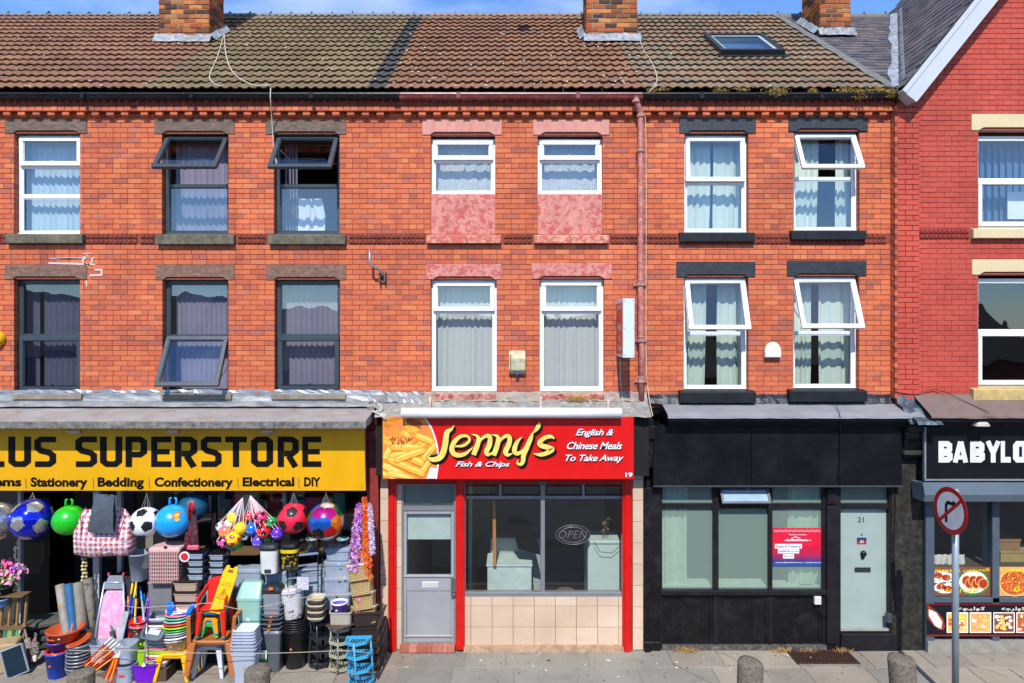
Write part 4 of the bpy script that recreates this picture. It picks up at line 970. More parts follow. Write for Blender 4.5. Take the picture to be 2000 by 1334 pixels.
# ------------------------------------------------------------------ chip shop
sf2 = thing('shopfront', 'red posted fish and chip shopfront with beige tiles and a grey door', 'shopfront', (0, 0, 0))
TL = piece_mat('wall_tile', [('c4ab92', 2), ('cab29a', 3), ('c7ae96', 2), ('cfb8a2', 1)], .28, .04, 30, .04, 'b89c80', .66, 1.5, .5, .93)
GROUT = M('6e5848', .9)
def tiles(root, x0, x1, z0, z1, y, pw=.325, xo=0.0, zo=0.0, dep=.012, side=False):
    b = MB(); b.box(x0, x1, y + .006, y + .2, z0, z1); w = part('tiled_wall', b, GROUT, root)
    xs = [x0]; x = x0 + (xo or pw)
    while x < x1 - .01: xs.append(x); x += pw
    xs.append(x1); zs = [z1]; z = z1 - (zo or pw)
    while z > z0 + .01: zs.append(z); z -= pw
    zs.append(z0); cache = {}
    for a, c in zip(xs, xs[1:]):
        for d, e in zip(zs, zs[1:]):
            k = (round(c-a, 3), round(d-e, 3))
            if k not in cache:
                m = MB(); m.cbox(-(c-a)/2 + .0035, (c-a)/2 - .0035, 0, .012, -(d-e)/2 + .0035, (d-e)/2 - .0035, .0025); o = m.build('tile', TL); cache[k] = o.data; bpy.data.objects.remove(o)
            inst(cache[k], 'tile', w, Matrix.Translation(((a+c)/2, y + random.uniform(0, .001), (d+e)/2)))
PY = -.1
tiles(sf2, X(742, PY), X(758, PY), 0, 3.2, PY + .02, .33, zo=.2)
tiles(sf2, X(773, PY), X(784, PY), 0, 2.6, PY + .03, .33)
tiles(sf2, X(1236, PY), X(1257, PY), 0, 2.9, PY + .02, .33, zo=.25)
tiles(sf2, X(907, PY), X(1217, PY), .07, Z(1163, PY), PY + .02, .3275, xo=.1, zo=.175)
REDP = M('c4100c', .32, var=.1, vs=3, coat=.2, bump=.1, bs=20, c2='a80c0a', thr=.62)
for a, c, zb_ in ((758, 773, 0), (890, 907, .03), (1216, 1235, 0)):
    b = MB(); x0, x1 = X(a, -.16), X(c, -.16); b.box(x0, x1, -.14, .0, zb_, 2.7); b.box(x0 + .035, x1 - .035, -.165, -.14, zb_ + .005, 2.7); part('post', b, REDP, sf2, bevel=.004)
b = MB(); b.box(X(758, -.12), X(1235, -.12), -.12, .1, Z(946, -.12), 2.75); part('head_board', b, M('9a0f0d', .4, var=.1), sf2)
b = MB(); b.box(X(1050, -.13), X(1068, -.13), -.132, -.12, Z(946, -.13), Z(940, -.13)); part('maker_plate', b, M('5a5a66', .5), sf2)
b = MB(); prism_yz(b, [(-.16, 0), (-.14, .075), (-.05, .09), (.1, .09), (.1, 0)], X(907), X(1217, PY)); part('plinth', b, M('a08468', .8, var=.3, vs=8, bump=.5, bs=50, c2='8a6a50', thr=.6), sf2)
FRM = M('8d9094', .35, metal=.45, var=.06)
# door
GD = M('9a9da1', .42, metal=.15, var=.08, vs=2)
yd = -.04; zdt, zdb = Z(998, yd), Z(1256, yd); xd0, xd1 = X(786, yd), X(889, yd)
b = MB(); b.ring(xd0 - .01, xd1 + .01, zdb, Z(944, yd), yd - .02, yd + .08, .03, .02); b.box(xd0, xd1, yd - .015, yd + .07, zdt + .01, Z(988, yd)); part('door_frame', b, FRM, sf2)
b = MB()
st_ = .045; zp1, zp0 = Z(1004, yd), Z(1123, yd); zk1, zk0 = Z(1154, yd), Z(1240, yd)
b.box(xd0+.02, xd0+.02+st_, yd, yd+.045, zdb+.02, zdt); b.box(xd1-.02-st_, xd1-.02, yd, yd+.045, zdb+.02, zdt)
b.box(xd0+.02+st_, xd1-.02-st_, yd, yd+.045, zp1, zdt); b.box(xd0+.02+st_, xd1-.02-st_, yd, yd+.045, zk1, zp0); b.box(xd0+.02+st_, xd1-.02-st_, yd, yd+.045, zdb+.02, zk0)
b.box(xd0+.02+st_, xd1-.02-st_, yd+.012, yd+.035, zk0, zk1); b.box(xd0+.02, xd1-.02-st_+.05, yd-.02, yd, zp0 - .03, zp0 - .005); b.box(xd0+.04, xd1-.04, yd-.02, yd, zk0 - .03, zk0)
dr = part('door', b, GD, sf2, bevel=.003)
g = MB(); g.quad((xd0+.065, yd+.02, zp0), (xd1-.065, yd+.02, zp0), (xd1-.065, yd+.02, zp1), (xd0+.065, yd+.02, zp1)); part('pane', g, SHOPGLASS, dr)
g = MB(); g.quad((xd0+.02, yd+.03, Z(986, yd)), (xd1-.02, yd+.03, Z(986, yd)), (xd1-.02, yd+.03, Z(946, yd)), (xd0+.02, yd+.03, Z(946, yd))); part('pane', g, FROST, sf2)
b = MB(); b.box(X(824, yd), X(857, yd), yd-.008, yd, Z(1148, yd), Z(1136, yd)); part('letter_plate', b, M('d6d6d2', .4, metal=.4), dr, bevel=.004)
b = MB(); b.box(X(881, yd), X(891, yd), yd-.04, yd, Z(1155, yd), Z(1127, yd)); b.box(X(882, yd), X(890, yd), yd-.06, yd-.02, Z(1163, yd), Z(1156, yd)); part('lock_guard', b, M('6c6f73', .4, metal=.5), dr, bevel=.003)
b = MB(); b.box(xd0+.03, xd1-.03, yd+.07, yd+.085, Z(1056, yd), Z(1004, yd)); part('door_reflection', b, M('b3c2bd', .8, var=.1), dr)  # pale sheet behind the upper glass, its colour stands in for a reflection
b = MB(); b.box(xd0 - .02, xd1 + .01, -.18, .08, 0, zdb); stp = part('step', b, M('5c453a', .9), sf2)
xs = xd0 - .015; 
while xs < xd1 - .02:
    w = random.choice([.15, .15, .08, .13]); e = min(xs + w, xd1 + .005); b = MB(); b.box(xs + .003, e - .003, -.184, .05, zdb - .005, zdb + .004); b.box(xs + .003, e - .003, -.188, -.176, .012, zdb - .007)
    part('quarry_tile', b, M(random.choice(['b06a58', 'a8604e', 'b87866', 'a35a48']), .7, var=.15, vs=12), stp); xs = e
# windows
yw_ = -.05; W0, W1 = X(907, yw_), X(1217, yw_); zs_ = Z(1157, yw_)
b = MB(); b.box(W0, W1, yw_ - .03, yw_ + .06, Z(1164, yw_), Z(1156, yw_)); b.box(W0, W1, yw_ - .015, yw_ + .05, Z(974, yw_), Z(968, yw_)); b.box(X(1056, yw_), X(1064, yw_), yw_ - .025, yw_ + .05, zs_, Z(946, yw_))
for p in (976, 978, 1138, 1140): b.box(X(p-1, yw_), X(p+1.5, yw_), yw_ - .012, yw_ + .04, Z(968, yw_), Z(946, yw_))
b.box(W0, W0 + .02, yw_ - .015, yw_ + .05, zs_, Z(946, yw_)); b.box(W1 - .02, W1, yw_ - .015, yw_ + .05, zs_, Z(946, yw_))
fw = part('shop_window', b, FRM, sf2, bevel=.002)
b = MB()
for a, c in ((909, 973), (981, 1054), (1067, 1135), (1143, 1214)): b.ring(X(a, yw_), X(c, yw_), Z(967, yw_), Z(948, yw_), yw_ - .008, yw_ + .02, .012)
part('top_light_frame', b, BLKFRAME, fw)
for a, c, d, e in ((907, 1056, 974, 1156), (1064, 1217, 974, 1156), (907, 1056, 947, 968), (1064, 1217, 947, 968)):
    g = MB(); g.quad((X(a, yw_), yw_+.02, Z(e, yw_)), (X(c, yw_), yw_+.02, Z(e, yw_)), (X(c, yw_), yw_+.02, Z(d, yw_)), (X(a, yw_), yw_+.02, Z(d, yw_))); part('pane', g, SHOPGLASS, fw)
b = MB(); b.box(-1.95, 2.02, 3.6, 3.7, 0, 3.5); b.box(-1.98, -1.93, .1, 3.7, 0, 3.5); b.box(2.02, 2.07, .1, 3.7, 0, 3.5); b.box(-1.95, 2.02, .1, 3.7, 2.95, 3.0); b.box(-.75, -.7, 1.2, 3.6, 0, 2.9)
part('shop_walls', b, M('d2cab0', .9, var=.08), sf2)
b = MB(); b.box(-1.95, 2.02, .05, 3.7, -.01, .004); part('shop_floor', b, M('4a3f36', .7, var=.2), sf2)
# fascia
sg2 = thing('shop_sign', 'red chip shop sign reading Jennys with a picture of chips at its left', 'shop sign', (0, -.4, 2.75))
YF = -.45; REDS = M('cc110e', .34, var=.07, vs=2.2, coat=.2, stretch=(1.6, 1, .35))
b = MB(); b.box(X(748, YF), X(1238, YF), YF, -.1, Z(936, YF), Z(814, YF)); b.build('board', REDS, sg2, keep=True, bevel=.004)
def jp(x, y, o=.003): return Vector((X(720 + x / 3.636, YF), YF - o, Z(750 + y / 3.636, YF)))
# chips picture, flat print
b = MB(); EDGE = [(385, 232), (415, 262), (445, 310), (468, 370), (485, 430), (494, 500), (493, 570), (486, 630), (478, 672)]; arc = [(100, 232)] + EDGE + [(100, 672)]
b.poly([jp(x, y) for x, y in arc][::-1], 0)
def fan(pts, mi, o): b.poly([jp(x, y, o) for x, y in pts][::-1], mi)
def chip(cx, cy, L, w, ang, mi, o):
    a = R(ang); P_ = []
    for k in range(14):
        t = 2*math.pi*k/14; u = L/2 * math.copysign(abs(math.cos(t)) ** .45, math.cos(t)); v = w/2 * math.copysign(abs(math.sin(t)) ** .6, math.sin(t)) + 6*(u/L*2)**2
        P_.append((cx + u*math.cos(a) - v*math.sin(a), cy + u*math.sin(a) + v*math.cos(a)))
    P_ = [(x, min(max(y, 233), 671)) for x, y in P_]; P_ = [(min(max(x, 101), next((xa + (xb-xa)*(y-ya)/(yb-ya) for (xa, ya), (xb, yb) in zip(EDGE, EDGE[1:]) if ya <= y <= yb), 480)), y) for x, y in P_]; fan(P_, mi, o)
rg = random.Random(3); oo = .0035
for _ in range(46):
    t_ = rg.random(); oo += .00004; chip(rg.uniform(120, 400), rg.uniform(240, 430), rg.uniform(30, 110), rg.uniform(14, 46), rg.uniform(-30, 60), rg.choice([0, 3, 3, 1, 2, 6]), oo)
chip(330, 275, 130, 50, 25, 5, oo + .0001); chip(400, 320, 70, 40, 60, 3, oo + .0002)
for (cx, cy, L, w, a) in ((400, 385, 150, 44, 22), (130, 490, 90, 40, -60), (430, 480, 170, 44, -48), (270, 445, 230, 52, 2), (220, 500, 150, 44, -8), (350, 545, 90, 50, 20), (400, 590, 150, 40, -55), (240, 570, 230, 52, 24), (330, 610, 150, 46, 22), (180, 610, 190, 50, 28), (140, 650, 120, 40, 30), (230, 650, 200, 40, 14), (290, 500, 240, 46, -20)):
    oo += .0004; chip(cx, cy + 3, L + 6, w + 8, a, 1, oo); chip(cx, cy, L, w, a, rg.choice([2, 2, 6]), oo + .0001); chip(cx - 4, cy - w*.18, L*.8, w*.35, a, 4, oo + .0002)
for _ in range(40): chip(rg.uniform(140, 330), rg.uniform(380, 440), rg.uniform(8, 30), 5, rg.uniform(60, 110), 5, oo + .0003)
fan([(410, 671), (486, 671), (494, 600), (440, 590)], 7, oo + .0003)
b.build('chips_picture', [M(c_, .35, var=.08, vs=14) for c_ in ('e08a34', 'c8741c', 'f0ac3c', 'd88040', 'fbcb6a', 'a8481e', 'f4b852', 'd8d4d8')], sg2, keep=True)
b = MB(); pts = EDGE
pp, ww = smooth_path(pts, [10] * len(pts), 3)
for q in stroke(pp, ww): b.quad(*[jp(v.x, v.y, .012) for v in q])
b.build('white_edge', WHITEP, sg2, keep=True)
JN = [([(606,292),(590,318),(556,345),(545,420),(528,490),(500,525),(455,535),(424,520),(440,500),(492,493)], [5,20,40,44,44,42,34,16,8,4]),
 ([(610,440),(672,436),(716,400),(700,368),(650,372),(606,415),(592,470),(622,502),(682,496),(742,448)], [14,22,22,20,28,36,38,36,28,6]),
 ([(730,356),(768,366),(782,395),(766,450),(745,502)], [4,22,34,38,36]), ([(768,440),(806,385),(842,366),(862,380),(858,430),(836,478),(850,500),(882,482)], [8,22,30,34,38,38,26,5]),
 ([(870,358),(908,366),(922,392),(908,450),(888,506)], [4,22,34,38,36]), ([(910,440),(948,385),(984,366),(1002,385),(994,430),(972,478),(988,502),(1022,490)], [8,22,30,34,38,38,26,6]),
 ([(1090,374),(1056,408),(1038,450),(1036,478),(1056,492),(1090,476),(1112,440)], [5,28,36,34,30,24,8]), ([(1166,340),(1148,390),(1118,460),(1100,505),(1096,545),(1080,568),(1056,560),(1062,532)], [10,34,38,36,32,26,18,4]),
 ([(1214,272),(1204,300),(1186,326),(1160,352)], [18,34,26,4]), ([(1318,388),(1296,372),(1254,378),(1216,410),(1222,434),(1276,450),(1302,464),(1270,486),(1222,500),(1168,492)], [8,26,32,36,36,38,36,34,30,6])]
for nm, mi, dx, dy, grow, off in (('lettering_shadow', M('160d08', .4), 13, 15, 6, .013), ('lettering_outline', M('1c120a', .4), 0, 0, 5, .0155), ('lettering', M('dcbc52', .35, var=.12, vs=5, c2='e8d070', thr=.5), 0, 0, -2, .018)):
    b = MB()
    for si, (pts, ws) in enumerate(JN):
        pp, ww = smooth_path(pts, ws, 5)
        for q in stroke(pp, [max(2, w + grow) for w in ww]): b.quad(*[jp(v.x + dx, v.y + dy, off + si * .00012) for v in q])
    b.build(nm, mi, sg2, keep=True)
for nm, mt, dx, dy, off in (('small_lettering_shadow', M('2a0604', .5), 3, 4, .0185), ('small_lettering', WHITEP, 0, 0, .0205)):
    b = MB()
    for s, x0, x1, y0, y1 in (('Fish & Chips', 617, 1004, 548, 596), ('English &', 1470, 1738, 318, 378), ('Chinese Meals', 1407, 1800, 410, 462), ('To Take Away', 1398, 1810, 500, 560)):
        b = MB(); add_text(b, s, x0 + dx, x1 + dx, 0, 1, None, .012, .38, .95, fn=(lambda y0, y1: (lambda x, z: jp(x, y1 + dy + (y0 - y1) * z, off)))(y0, y1)); b.build(nm, mt, sg2, keep=True)
    b = MB()
    if nm == 'small_lettering': add_text(b, '19', 1822, 1872, 0, 1, None, .03, 0, 1, fn=lambda x, z: jp(x, 660 - 34 * z, off)); b.build('shop_number', mt, sg2, keep=True)
# awning roller
t = thing('awning', 'rolled white awning cassette along the top of the red sign', 'awning', (0, -.55, 3.65))
b = MB(); n = 14; za = 3.735
prof = [(-.535 + .075 * math.cos(a), za + .078 * math.sin(a)) for a in [2*math.pi*k/n for k in range(n)]]
prism_yz(b, prof, X(783, -.6), X(1215, -.6)); o = b.build('cassette', M('dcdcda', .4, var=.08, vs=3, bump=.05, c2='b8b4aa', thr=.68), t, keep=True); 
for p in o.data.polygons: p.use_smooth = len(p.vertices) == 4
pass
for p in (840, 1056, 1188):
    b = MB(); b.beam((X(p, -.1), -.1, 3.93), (X(p, -.5), -.52, 3.78), .035, .008); b.beam((X(p, -.5), -.05, 3.86), (X(p, -.05), -.02, 3.98), .03, .01); b.build('bracket', M('c9c0b8', .5, metal=.3, c2='8a5a40', thr=.55), t, keep=True)
# broken mortar and lead slope above the awning
b = sheet(X(742), X(1262), [(-.01, 4.0), (-.03, 3.94), (-.12, 3.86), (-.4, 3.70), (-.44, 3.66)], 40, .01, 21); part('lead_slope', b, M('77756f', .8, var=.35, vs=5, bump=.8, bs=30, c2='98948a', thr=.55), sf2)
b = sheet(X(722), X(828), [(-.03, 4.0), (-.05, 3.95), (-.12, 3.895), (-.16, 3.85)], 14, .02, 22); part('silver_flashing', b, SILVER, sf2)
CEM = M('a0806c', .95, var=.35, vs=8, bump=1.0, bs=30, c2='8c8a80', thr=.5, soft=.06)
b = sheet(X(828), X(1262), [(-.012, 4.0), (-.04, 3.965), (-.07, 3.90), (-.13, 3.865)], 70, .014, 23); part('broken_render', b, CEM, sf2)
for a, c in ((845, 968), (1056, 1180)):
    b = MB(); b.box(X(a, -.1), X(c, -.1), -.1, .1, Z(782, -.1), Z(770, -.1)); part('broken_sill', b, M('b08070', .9, var=.3, vs=8, bump=.8, bs=40, c2='8e3a30', thr=.53, soft=.05), sf2, bevel=.012)
b = MB(); b.box(X(742), X(1260), -.3, .25, 2.75, 3.62); part('bulkhead', b, M('1e1c1c', .8), sf2)
b = MB(); rg = random.Random(8)                                   # dry weed
for _ in range(90):
    x = X(1130) + rg.gauss(0, .1); b.beam((x, -.1, 3.94), (x + rg.uniform(-.06, .06), -.16 - rg.random()*.05, 3.88 + rg.uniform(-.02, .06)), .004)
o = b.build('dry_weed', M('b08a4a', .9)); tag(o, kind='stuff')
# ------------------------------------------------------------------ black shopfront, number 21
sf3 = thing('shopfront', 'black painted shopfront with frosted windows and pale green door', 'shopfront', (4.1, 0, 0))
BK = M('111114', .5, var=.3, vs=2.5, bump=.3, bs=35, c2='262424', thr=.6, soft=.12); BK2 = M('0c0c10', .45, var=.3, vs=2, bump=.15, bs=30, c2='17171b', thr=.58)
b = sheet(X(1292), X(1770), [(-.0, 3.83), (-.06, 3.805), (-.36, 3.72), (-.44, 3.68), (-.45, 3.64)], 30, .004, 31); part('canopy_roof', b, M('7d7d80', .7, var=.15, vs=2, bump=.3, bs=30), sf3)
b = MB(); b.box(X(1292), X(1775), -.42, .2, 3.59, 3.655); b.box(X(1296), X(1770), -.36, .2, 3.53, 3.59); b.box(X(1296), X(1770), -.3, .2, 3.49, 3.53); part('cornice', b, BK2, sf3, bevel=.006)
b = sheet(X(1262), X(1750), [(-.006, 3.96), (-.014, 3.9), (-.05, 3.82)], 60, .008, 32); part('black_flashing', b, M('22262c', .4, var=.3, vs=10, bump=.6, c2='c8ccd0', thr=.68, soft=.02), sf3)
yf = -.22
for a, c in ((1276, 1466.5), (1467.5, 1637.5), (1638.5, 1762)):
    b = MB(); b.box(X(a, yf), X(c, yf), yf, .1, Z(948, yf), 3.5); part('fascia_panel', b, BK2, sf3, bevel=.003)
b = MB(); b.box(X(1276, yf), X(1762, yf), yf - .012, yf + .02, Z(951, yf), Z(948, yf)); part('fascia_trim', b, M('4a4a4e', .4, metal=.3), sf3)
b = MB(); b.box(X(1257, -.1), X(1291, -.1), -.1, .2, 0, Z(953, -.1)); b.box(X(1240, -.16), X(1275, -.16), -.2, .2, 2.85, 3.6); b.box(X(1240, -.16), X(1277, -.16), -.26, .2, 3.3, 3.5); b.box(X(1257, -.11), X(1291, -.11), -.12, .1, 0, .14)
part('pilaster', b, BK, sf3, bevel=.01)
b = MB(); b.box(X(1743, -.1), X(1803, -.1), -.1, .2, 0, 3.0); b.box(X(1766, -.2), X(1800, -.2), -.2, .2, 3.0, 3.36); b.box(X(1764, -.24), X(1803, -.24), -.26, .2, 3.05, 3.12)
b.box(X(1764, -.2), X(1803, -.24), -.28, .2, 3.3, 3.42); b.box(X(1764, -.2), X(1803, -.24), -.34, .2, 3.42, 3.52); part('pilaster', b, M('26241f', .6, var=.4, vs=6, bump=.5, bs=40, c2='3c3a34', thr=.55), sf3, bevel=.012)
b = MB(); b.box(X(1262), X(1745), .02, .22, 2.5, 3.5); part('lintel_beam', b, BK, sf3)
ys = -.03
b = MB()
for a, c in ((1288, 1293), (1392, 1403), (1500, 1508), (1605, 1612)): b.box(X(a, ys), X(c, ys), ys - .02, .1, Z(1262, ys), Z(951, ys))
b.box(X(1293, ys), X(1605, ys), ys - .015, .1, Z(993, ys), Z(983, ys)); b.box(X(1288, ys), X(1612, ys), ys - .06, .1, Z(1160, ys), Z(1151, ys)); b.box(X(1293, ys), X(1605, ys), ys, .1, Z(1163, ys), Z(1160, ys))
part('window_frame', b, BLKFRAME, sf3, bevel=.005)
for a, c in ((1293, 1392), (1403, 1500), (1508, 1605)):
    b = MB(); b.box(X(a, ys), X(c, ys), ys + .015, .1, .05, Z(1162, ys)); b.ring(X(a, ys), X(c, ys), .06, Z(1162, ys), ys - .005, ys + .02, .045); part('stall_panel', b, BK, sf3, bevel=.004)
    for d, e in ((951, 983), (993, 1151)):
        if a == 1403 and d == 951: continue
        g = MB(); g.quad((X(a, ys), ys + .03, Z(e, ys)), (X(c, ys), ys + .03, Z(e, ys)), (X(c, ys), ys + .03, Z(d, ys)), (X(a, ys), ys + .03, Z(d, ys))); part('pane', g, FROST, sf3)
b = MB(); prism_yz(b, [(-.09, 0), (-.07, .07), (.1, .09), (.1, 0)], X(1291), X(1610)); part('plinth', b, M('3a3734', .9, var=.4, vs=9, bump=.8, bs=30, c2='6a6458', thr=.58), sf3)
# open top light
zt_, zb_ = Z(953, ys), Z(984, ys); Mx = Matrix.Translation((0, ys - .02, zt_)) @ Matrix.Rotation(-R(32), 4, 'X') @ Matrix.Translation((0, 0, -zt_))
b = MB(); b.ring(X(1404, ys), X(1499, ys), zb_, zt_, -.03, .01, .035); b.xf(Mx); part('top_light', b, M('55565e', .35, metal=.2), sf3, bevel=.003)
g = MB(); g.quad((X(1408, ys), -.005, zb_ + .03), (X(1496, ys), -.005, zb_ + .03), (X(1496, ys), -.005, zt_ - .03), (X(1408, ys), -.005, zt_ - .03)); g.xf(Mx); part('pane', g, M('8fa6b0', .15), sf3)
# door post, door, transom
b = MB(); b.box(X(1612, ys), X(1640, ys), ys - .04, .1, 0, 2.72); b.box(X(1615, -.09), X(1634, -.09), -.1, -.06, .1, Z(990, -.09)); b.box(X(1616, -.09), X(1634, -.09), -.1, -.06, Z(984, -.09), Z(955, -.09)); part('door_post', b, BLKFRAME, sf3, bevel=.006)
yd2 = .02; b = MB(); b.box(X(1638, ys), X(1740, ys), ys - .03, .1, Z(993, ys), Z(983, ys)); b.box(X(1734, ys), X(1746, ys), ys - .05, .1, 0, 2.62); b.box(X(1638, ys), X(1746, ys), -.12, .2, 0, Z(1234, ys)); part('door_frame', b, BLKFRAME, sf3, bevel=.005)
g = MB(); g.quad((X(1640, ys), ys+.03, Z(983, ys)), (X(1737, ys), ys+.03, Z(983, ys)), (X(1737, ys), ys+.03, Z(951, ys)), (X(1640, ys), ys+.03, Z(951, ys))); part('pane', g, FROST, sf3)
b = MB(); b.box(X(1640, yd2), X(1733, yd2), yd2, yd2 + .045, Z(1228, yd2), Z(994, yd2)); dr = part('door', b, M('93a39d', .5, var=.05, vs=2.5, bump=.12, bs=40), sf3, bevel=.003)
b = MB(); b.box(X(1638, -.05), X(1736, -.05), -.06, .05, Z(1232, -.05), Z(1228, -.05)); part('threshold', b, M('a8a8a0', .5, metal=.4), dr)
b = MB(); add_text(b, '21', X(1675, yd2), X(1687, yd2), Z(1020, yd2), Z(1010, yd2), lambda z: yd2 - .003, .01); part('door_number', b, M('22262a', .4), dr)
b = MB(); b.box(X(1673.5, yd2), X(1692, yd2), yd2 - .003, yd2, Z(1057, yd2), Z(1050, yd2), 0); b.box(X(1673.5, yd2), X(1692, yd2), yd2 - .003, yd2, Z(1063, yd2), Z(1057.1, yd2), 1)
add_text(b, '21', X(1679.5, yd2), X(1686, yd2), Z(1060, yd2), Z(1055, yd2), lambda z: yd2 - .005, .02, mi=2); part('door_sticker', b, [M('1f2f56', .5), M('b01c30', .5), WHITEP], dr)
b = MB(); b.loft([(.035, .035, 0, 2), (.045, .045, .02, 2), (.04, .04, .05, 2), (.02, .02, .065, 2)], 16); b.xf(Matrix.Translation((X(1685, yd2), yd2, Z(1080, yd2))) @ Matrix.Rotation(R(90), 4, 'X'))
b.loft([(.022, .022, 0, 2), (.022, .022, .02, 2)], 12, 0); b.xf(Matrix.Translation((X(1684, yd2), yd2, Z(1089, yd2))) @ Matrix.Rotation(R(90), 4, 'X'), len(b.v) - 24)
b.loft([(.012, .012, 0, 2), (.01, .01, .012, 2)], 10, 0); b.xf(Matrix.Translation((X(1683, yd2), yd2, Z(1044, yd2))) @ Matrix.Rotation(R(90), 4, 'X'), len(b.v) - 20); part('door_knob', b, M('20262a', .3, metal=.6), dr, smooth=True)
b = MB(); b.ring(X(1669, yd2), X(1700, yd2), Z(1117, yd2), Z(1108, yd2), yd2 - .012, yd2, .016); b.box(X(1671, yd2), X(1698, yd2), yd2 - .006, yd2, Z(1116, yd2), Z(1109, yd2)); part('letter_plate', b, M('3c444a', .35, metal=.5), dr, bevel=.002)
b = MB(); b.box(X(1731, -.1), X(1741, -.1), -.13, -.05, Z(1216, -.1), Z(1198, -.1)); part('key_safe', b, M('4a4e52', .4, metal=.4), sf3, bevel=.008)
b = MB(); b.box(X(1591, -.08), X(1604, -.08), -.09, -.03, Z(1181, -.08), Z(1165, -.08)); part('meter_box', b, M('c9cac6', .5), sf3, bevel=.006)
b = MB(); b.tube([(X(x, -.1), -.085, Z(y, -.1)) for x, y in ((1595, 1182), (1597, 1190), (1608, 1200), (1618, 1206), (1634, 1204), (1636, 1196))], .006, 6); part('meter_cable', b, BLACKP, sf3)
b = MB(); b.tube([(X(x, -.12), -.12, Z(y, -.12)) for x, y in ((1749, 955), (1748, 1010), (1746, 1060), (1747, 1120), (1748, 1200))], .006, 6); part('wall_cable', b, BLACKP, sf3)
# room behind the frosted windows
b = MB(); b.box(2.1, 5.95, 2.6, 2.7, 0, 3.4); b.box(2.05, 2.1, .1, 2.7, 0, 3.4); b.box(5.9, 5.95, .1, 2.7, 0, 3.4); b.box(2.1, 5.9, .1, 2.7, -.01, .004); part('room_walls', b, M('5d665e', .9), sf3)
CG = M('b8c4b0', .9)
curtain(1294, 1342, 952, 1150, .12, 4, .03, CG, 'pale curtain behind the left frosted window of the black shopfront', 31)
curtain(1540, 1606, 952, 1150, .12, 4, .03, CG, 'pale curtain behind the right frosted window of the black shopfront', 32)
b = MB(); b.box(X(1293), X(1606), .06, .35, Z(1151, 0), Z(1146, 0)); part('window_board', b, M('c4cdb8', .8), sf3)
b = MB(); b.box(X(1560, .1), X(1588, .1), .07, .16, Z(1148, .1), Z(1141, .1)); b.beam((X(1592, .1), .1, Z(1149, .1)), (X(1598, .1), .1, Z(1128, .1)), .03); solo('clutter_tray', b, M('5a625c', .7), 'dim grey tray and bottle behind the lower right frosted pane', 'tray')
# managed-by poster
t = thing('letting_poster', 'red and blue letting poster in the right frosted window', 'poster', (X(1558, ys), ys - .02, Z(1106, ys)))
yq = ys + .018
def pj(x, y, o=0.0): return Vector((X(1250 + x / 3.3345, yq), yq - o, Z(900 + y / 3.3345, yq)))
b = MB(); grad = [(437, 560, 0), (560, 605, 1), (605, 625, 2), (625, 643, 3), (643, 659, 4), (659, 687, 5)]
for a, c, mi in grad: b.quad(pj(863, c), pj(1196, c), pj(1196, a), pj(863, a), mi)
b.build('sheet', [M(c_, .35) for c_ in ('cf1a38', 'c01c40', 'a4264e', '782c60', '4a3478', '2a4a90')], t, keep=True)
b = MB(); add_text(b, 'This property is managed by', 968, 1086, 0, 1, None, .01, fn=lambda x, z: pj(x, 486 - 10*z, .003)); add_text(b, 'uk', 938, 952, 0, 1, None, .01, fn=lambda x, z: pj(x, 521 - 8*z, .003))
add_text(b, 'studenthouses', 952, 1092, 0, 1, None, .03, fn=lambda x, z: pj(x, 523 - 17*z, .003)); add_text(b, '.com', 1094, 1114, 0, 1, None, .01, fn=lambda x, z: pj(x, 521 - 7*z, .003))
pp = [(985, 506), (1013, 494), (1045, 506)]
for q in stroke(pp, 4): b.quad(*[pj(v.x, v.y, .003) for v in q])
for yy in (450, 458):
    pp = [(870 + i*18, yy + (5 if i % 2 else 0)) for i in range(18)]
    for q in stroke(pp, 1.4): b.quad(*[pj(v.x, v.y, .003) for v in q])
add_text(b, 'operations@ukstudenthouses.com  |  ukstudenthouses.com', 882, 1182, 0, 1, None, .01, fn=lambda x, z: pj(x, 667 - 10*z, .003))
b.build('lettering', WHITEP, t, keep=True)
b = MB()
for x0, x1, y0, y1 in ((878, 1054, 541, 571), (898, 1036, 573, 603), (931, 1003, 608, 636)): b.quad(pj(x0, y1, .002), pj(x1, y1, .002), pj(x1, y0, .002), pj(x0, y0, .002))
b.build('caption_box', M('e4e2e4', .5), t, keep=True)
b = MB()
for s, x0, x1, y0, y1 in (('Student & Professional', 886, 1048, 548, 564), ('properties across', 904, 1030, 580, 598), ('the city!', 938, 998, 613, 630)): add_text(b, s, x0, x1, 0, 1, None, .01, fn=(lambda y0, y1: (lambda x, z: pj(x, y1 + (y0-y1)*z, .004)))(y0, y1))
b.build('caption_lettering', M('3a2a4a', .5), t, keep=True)
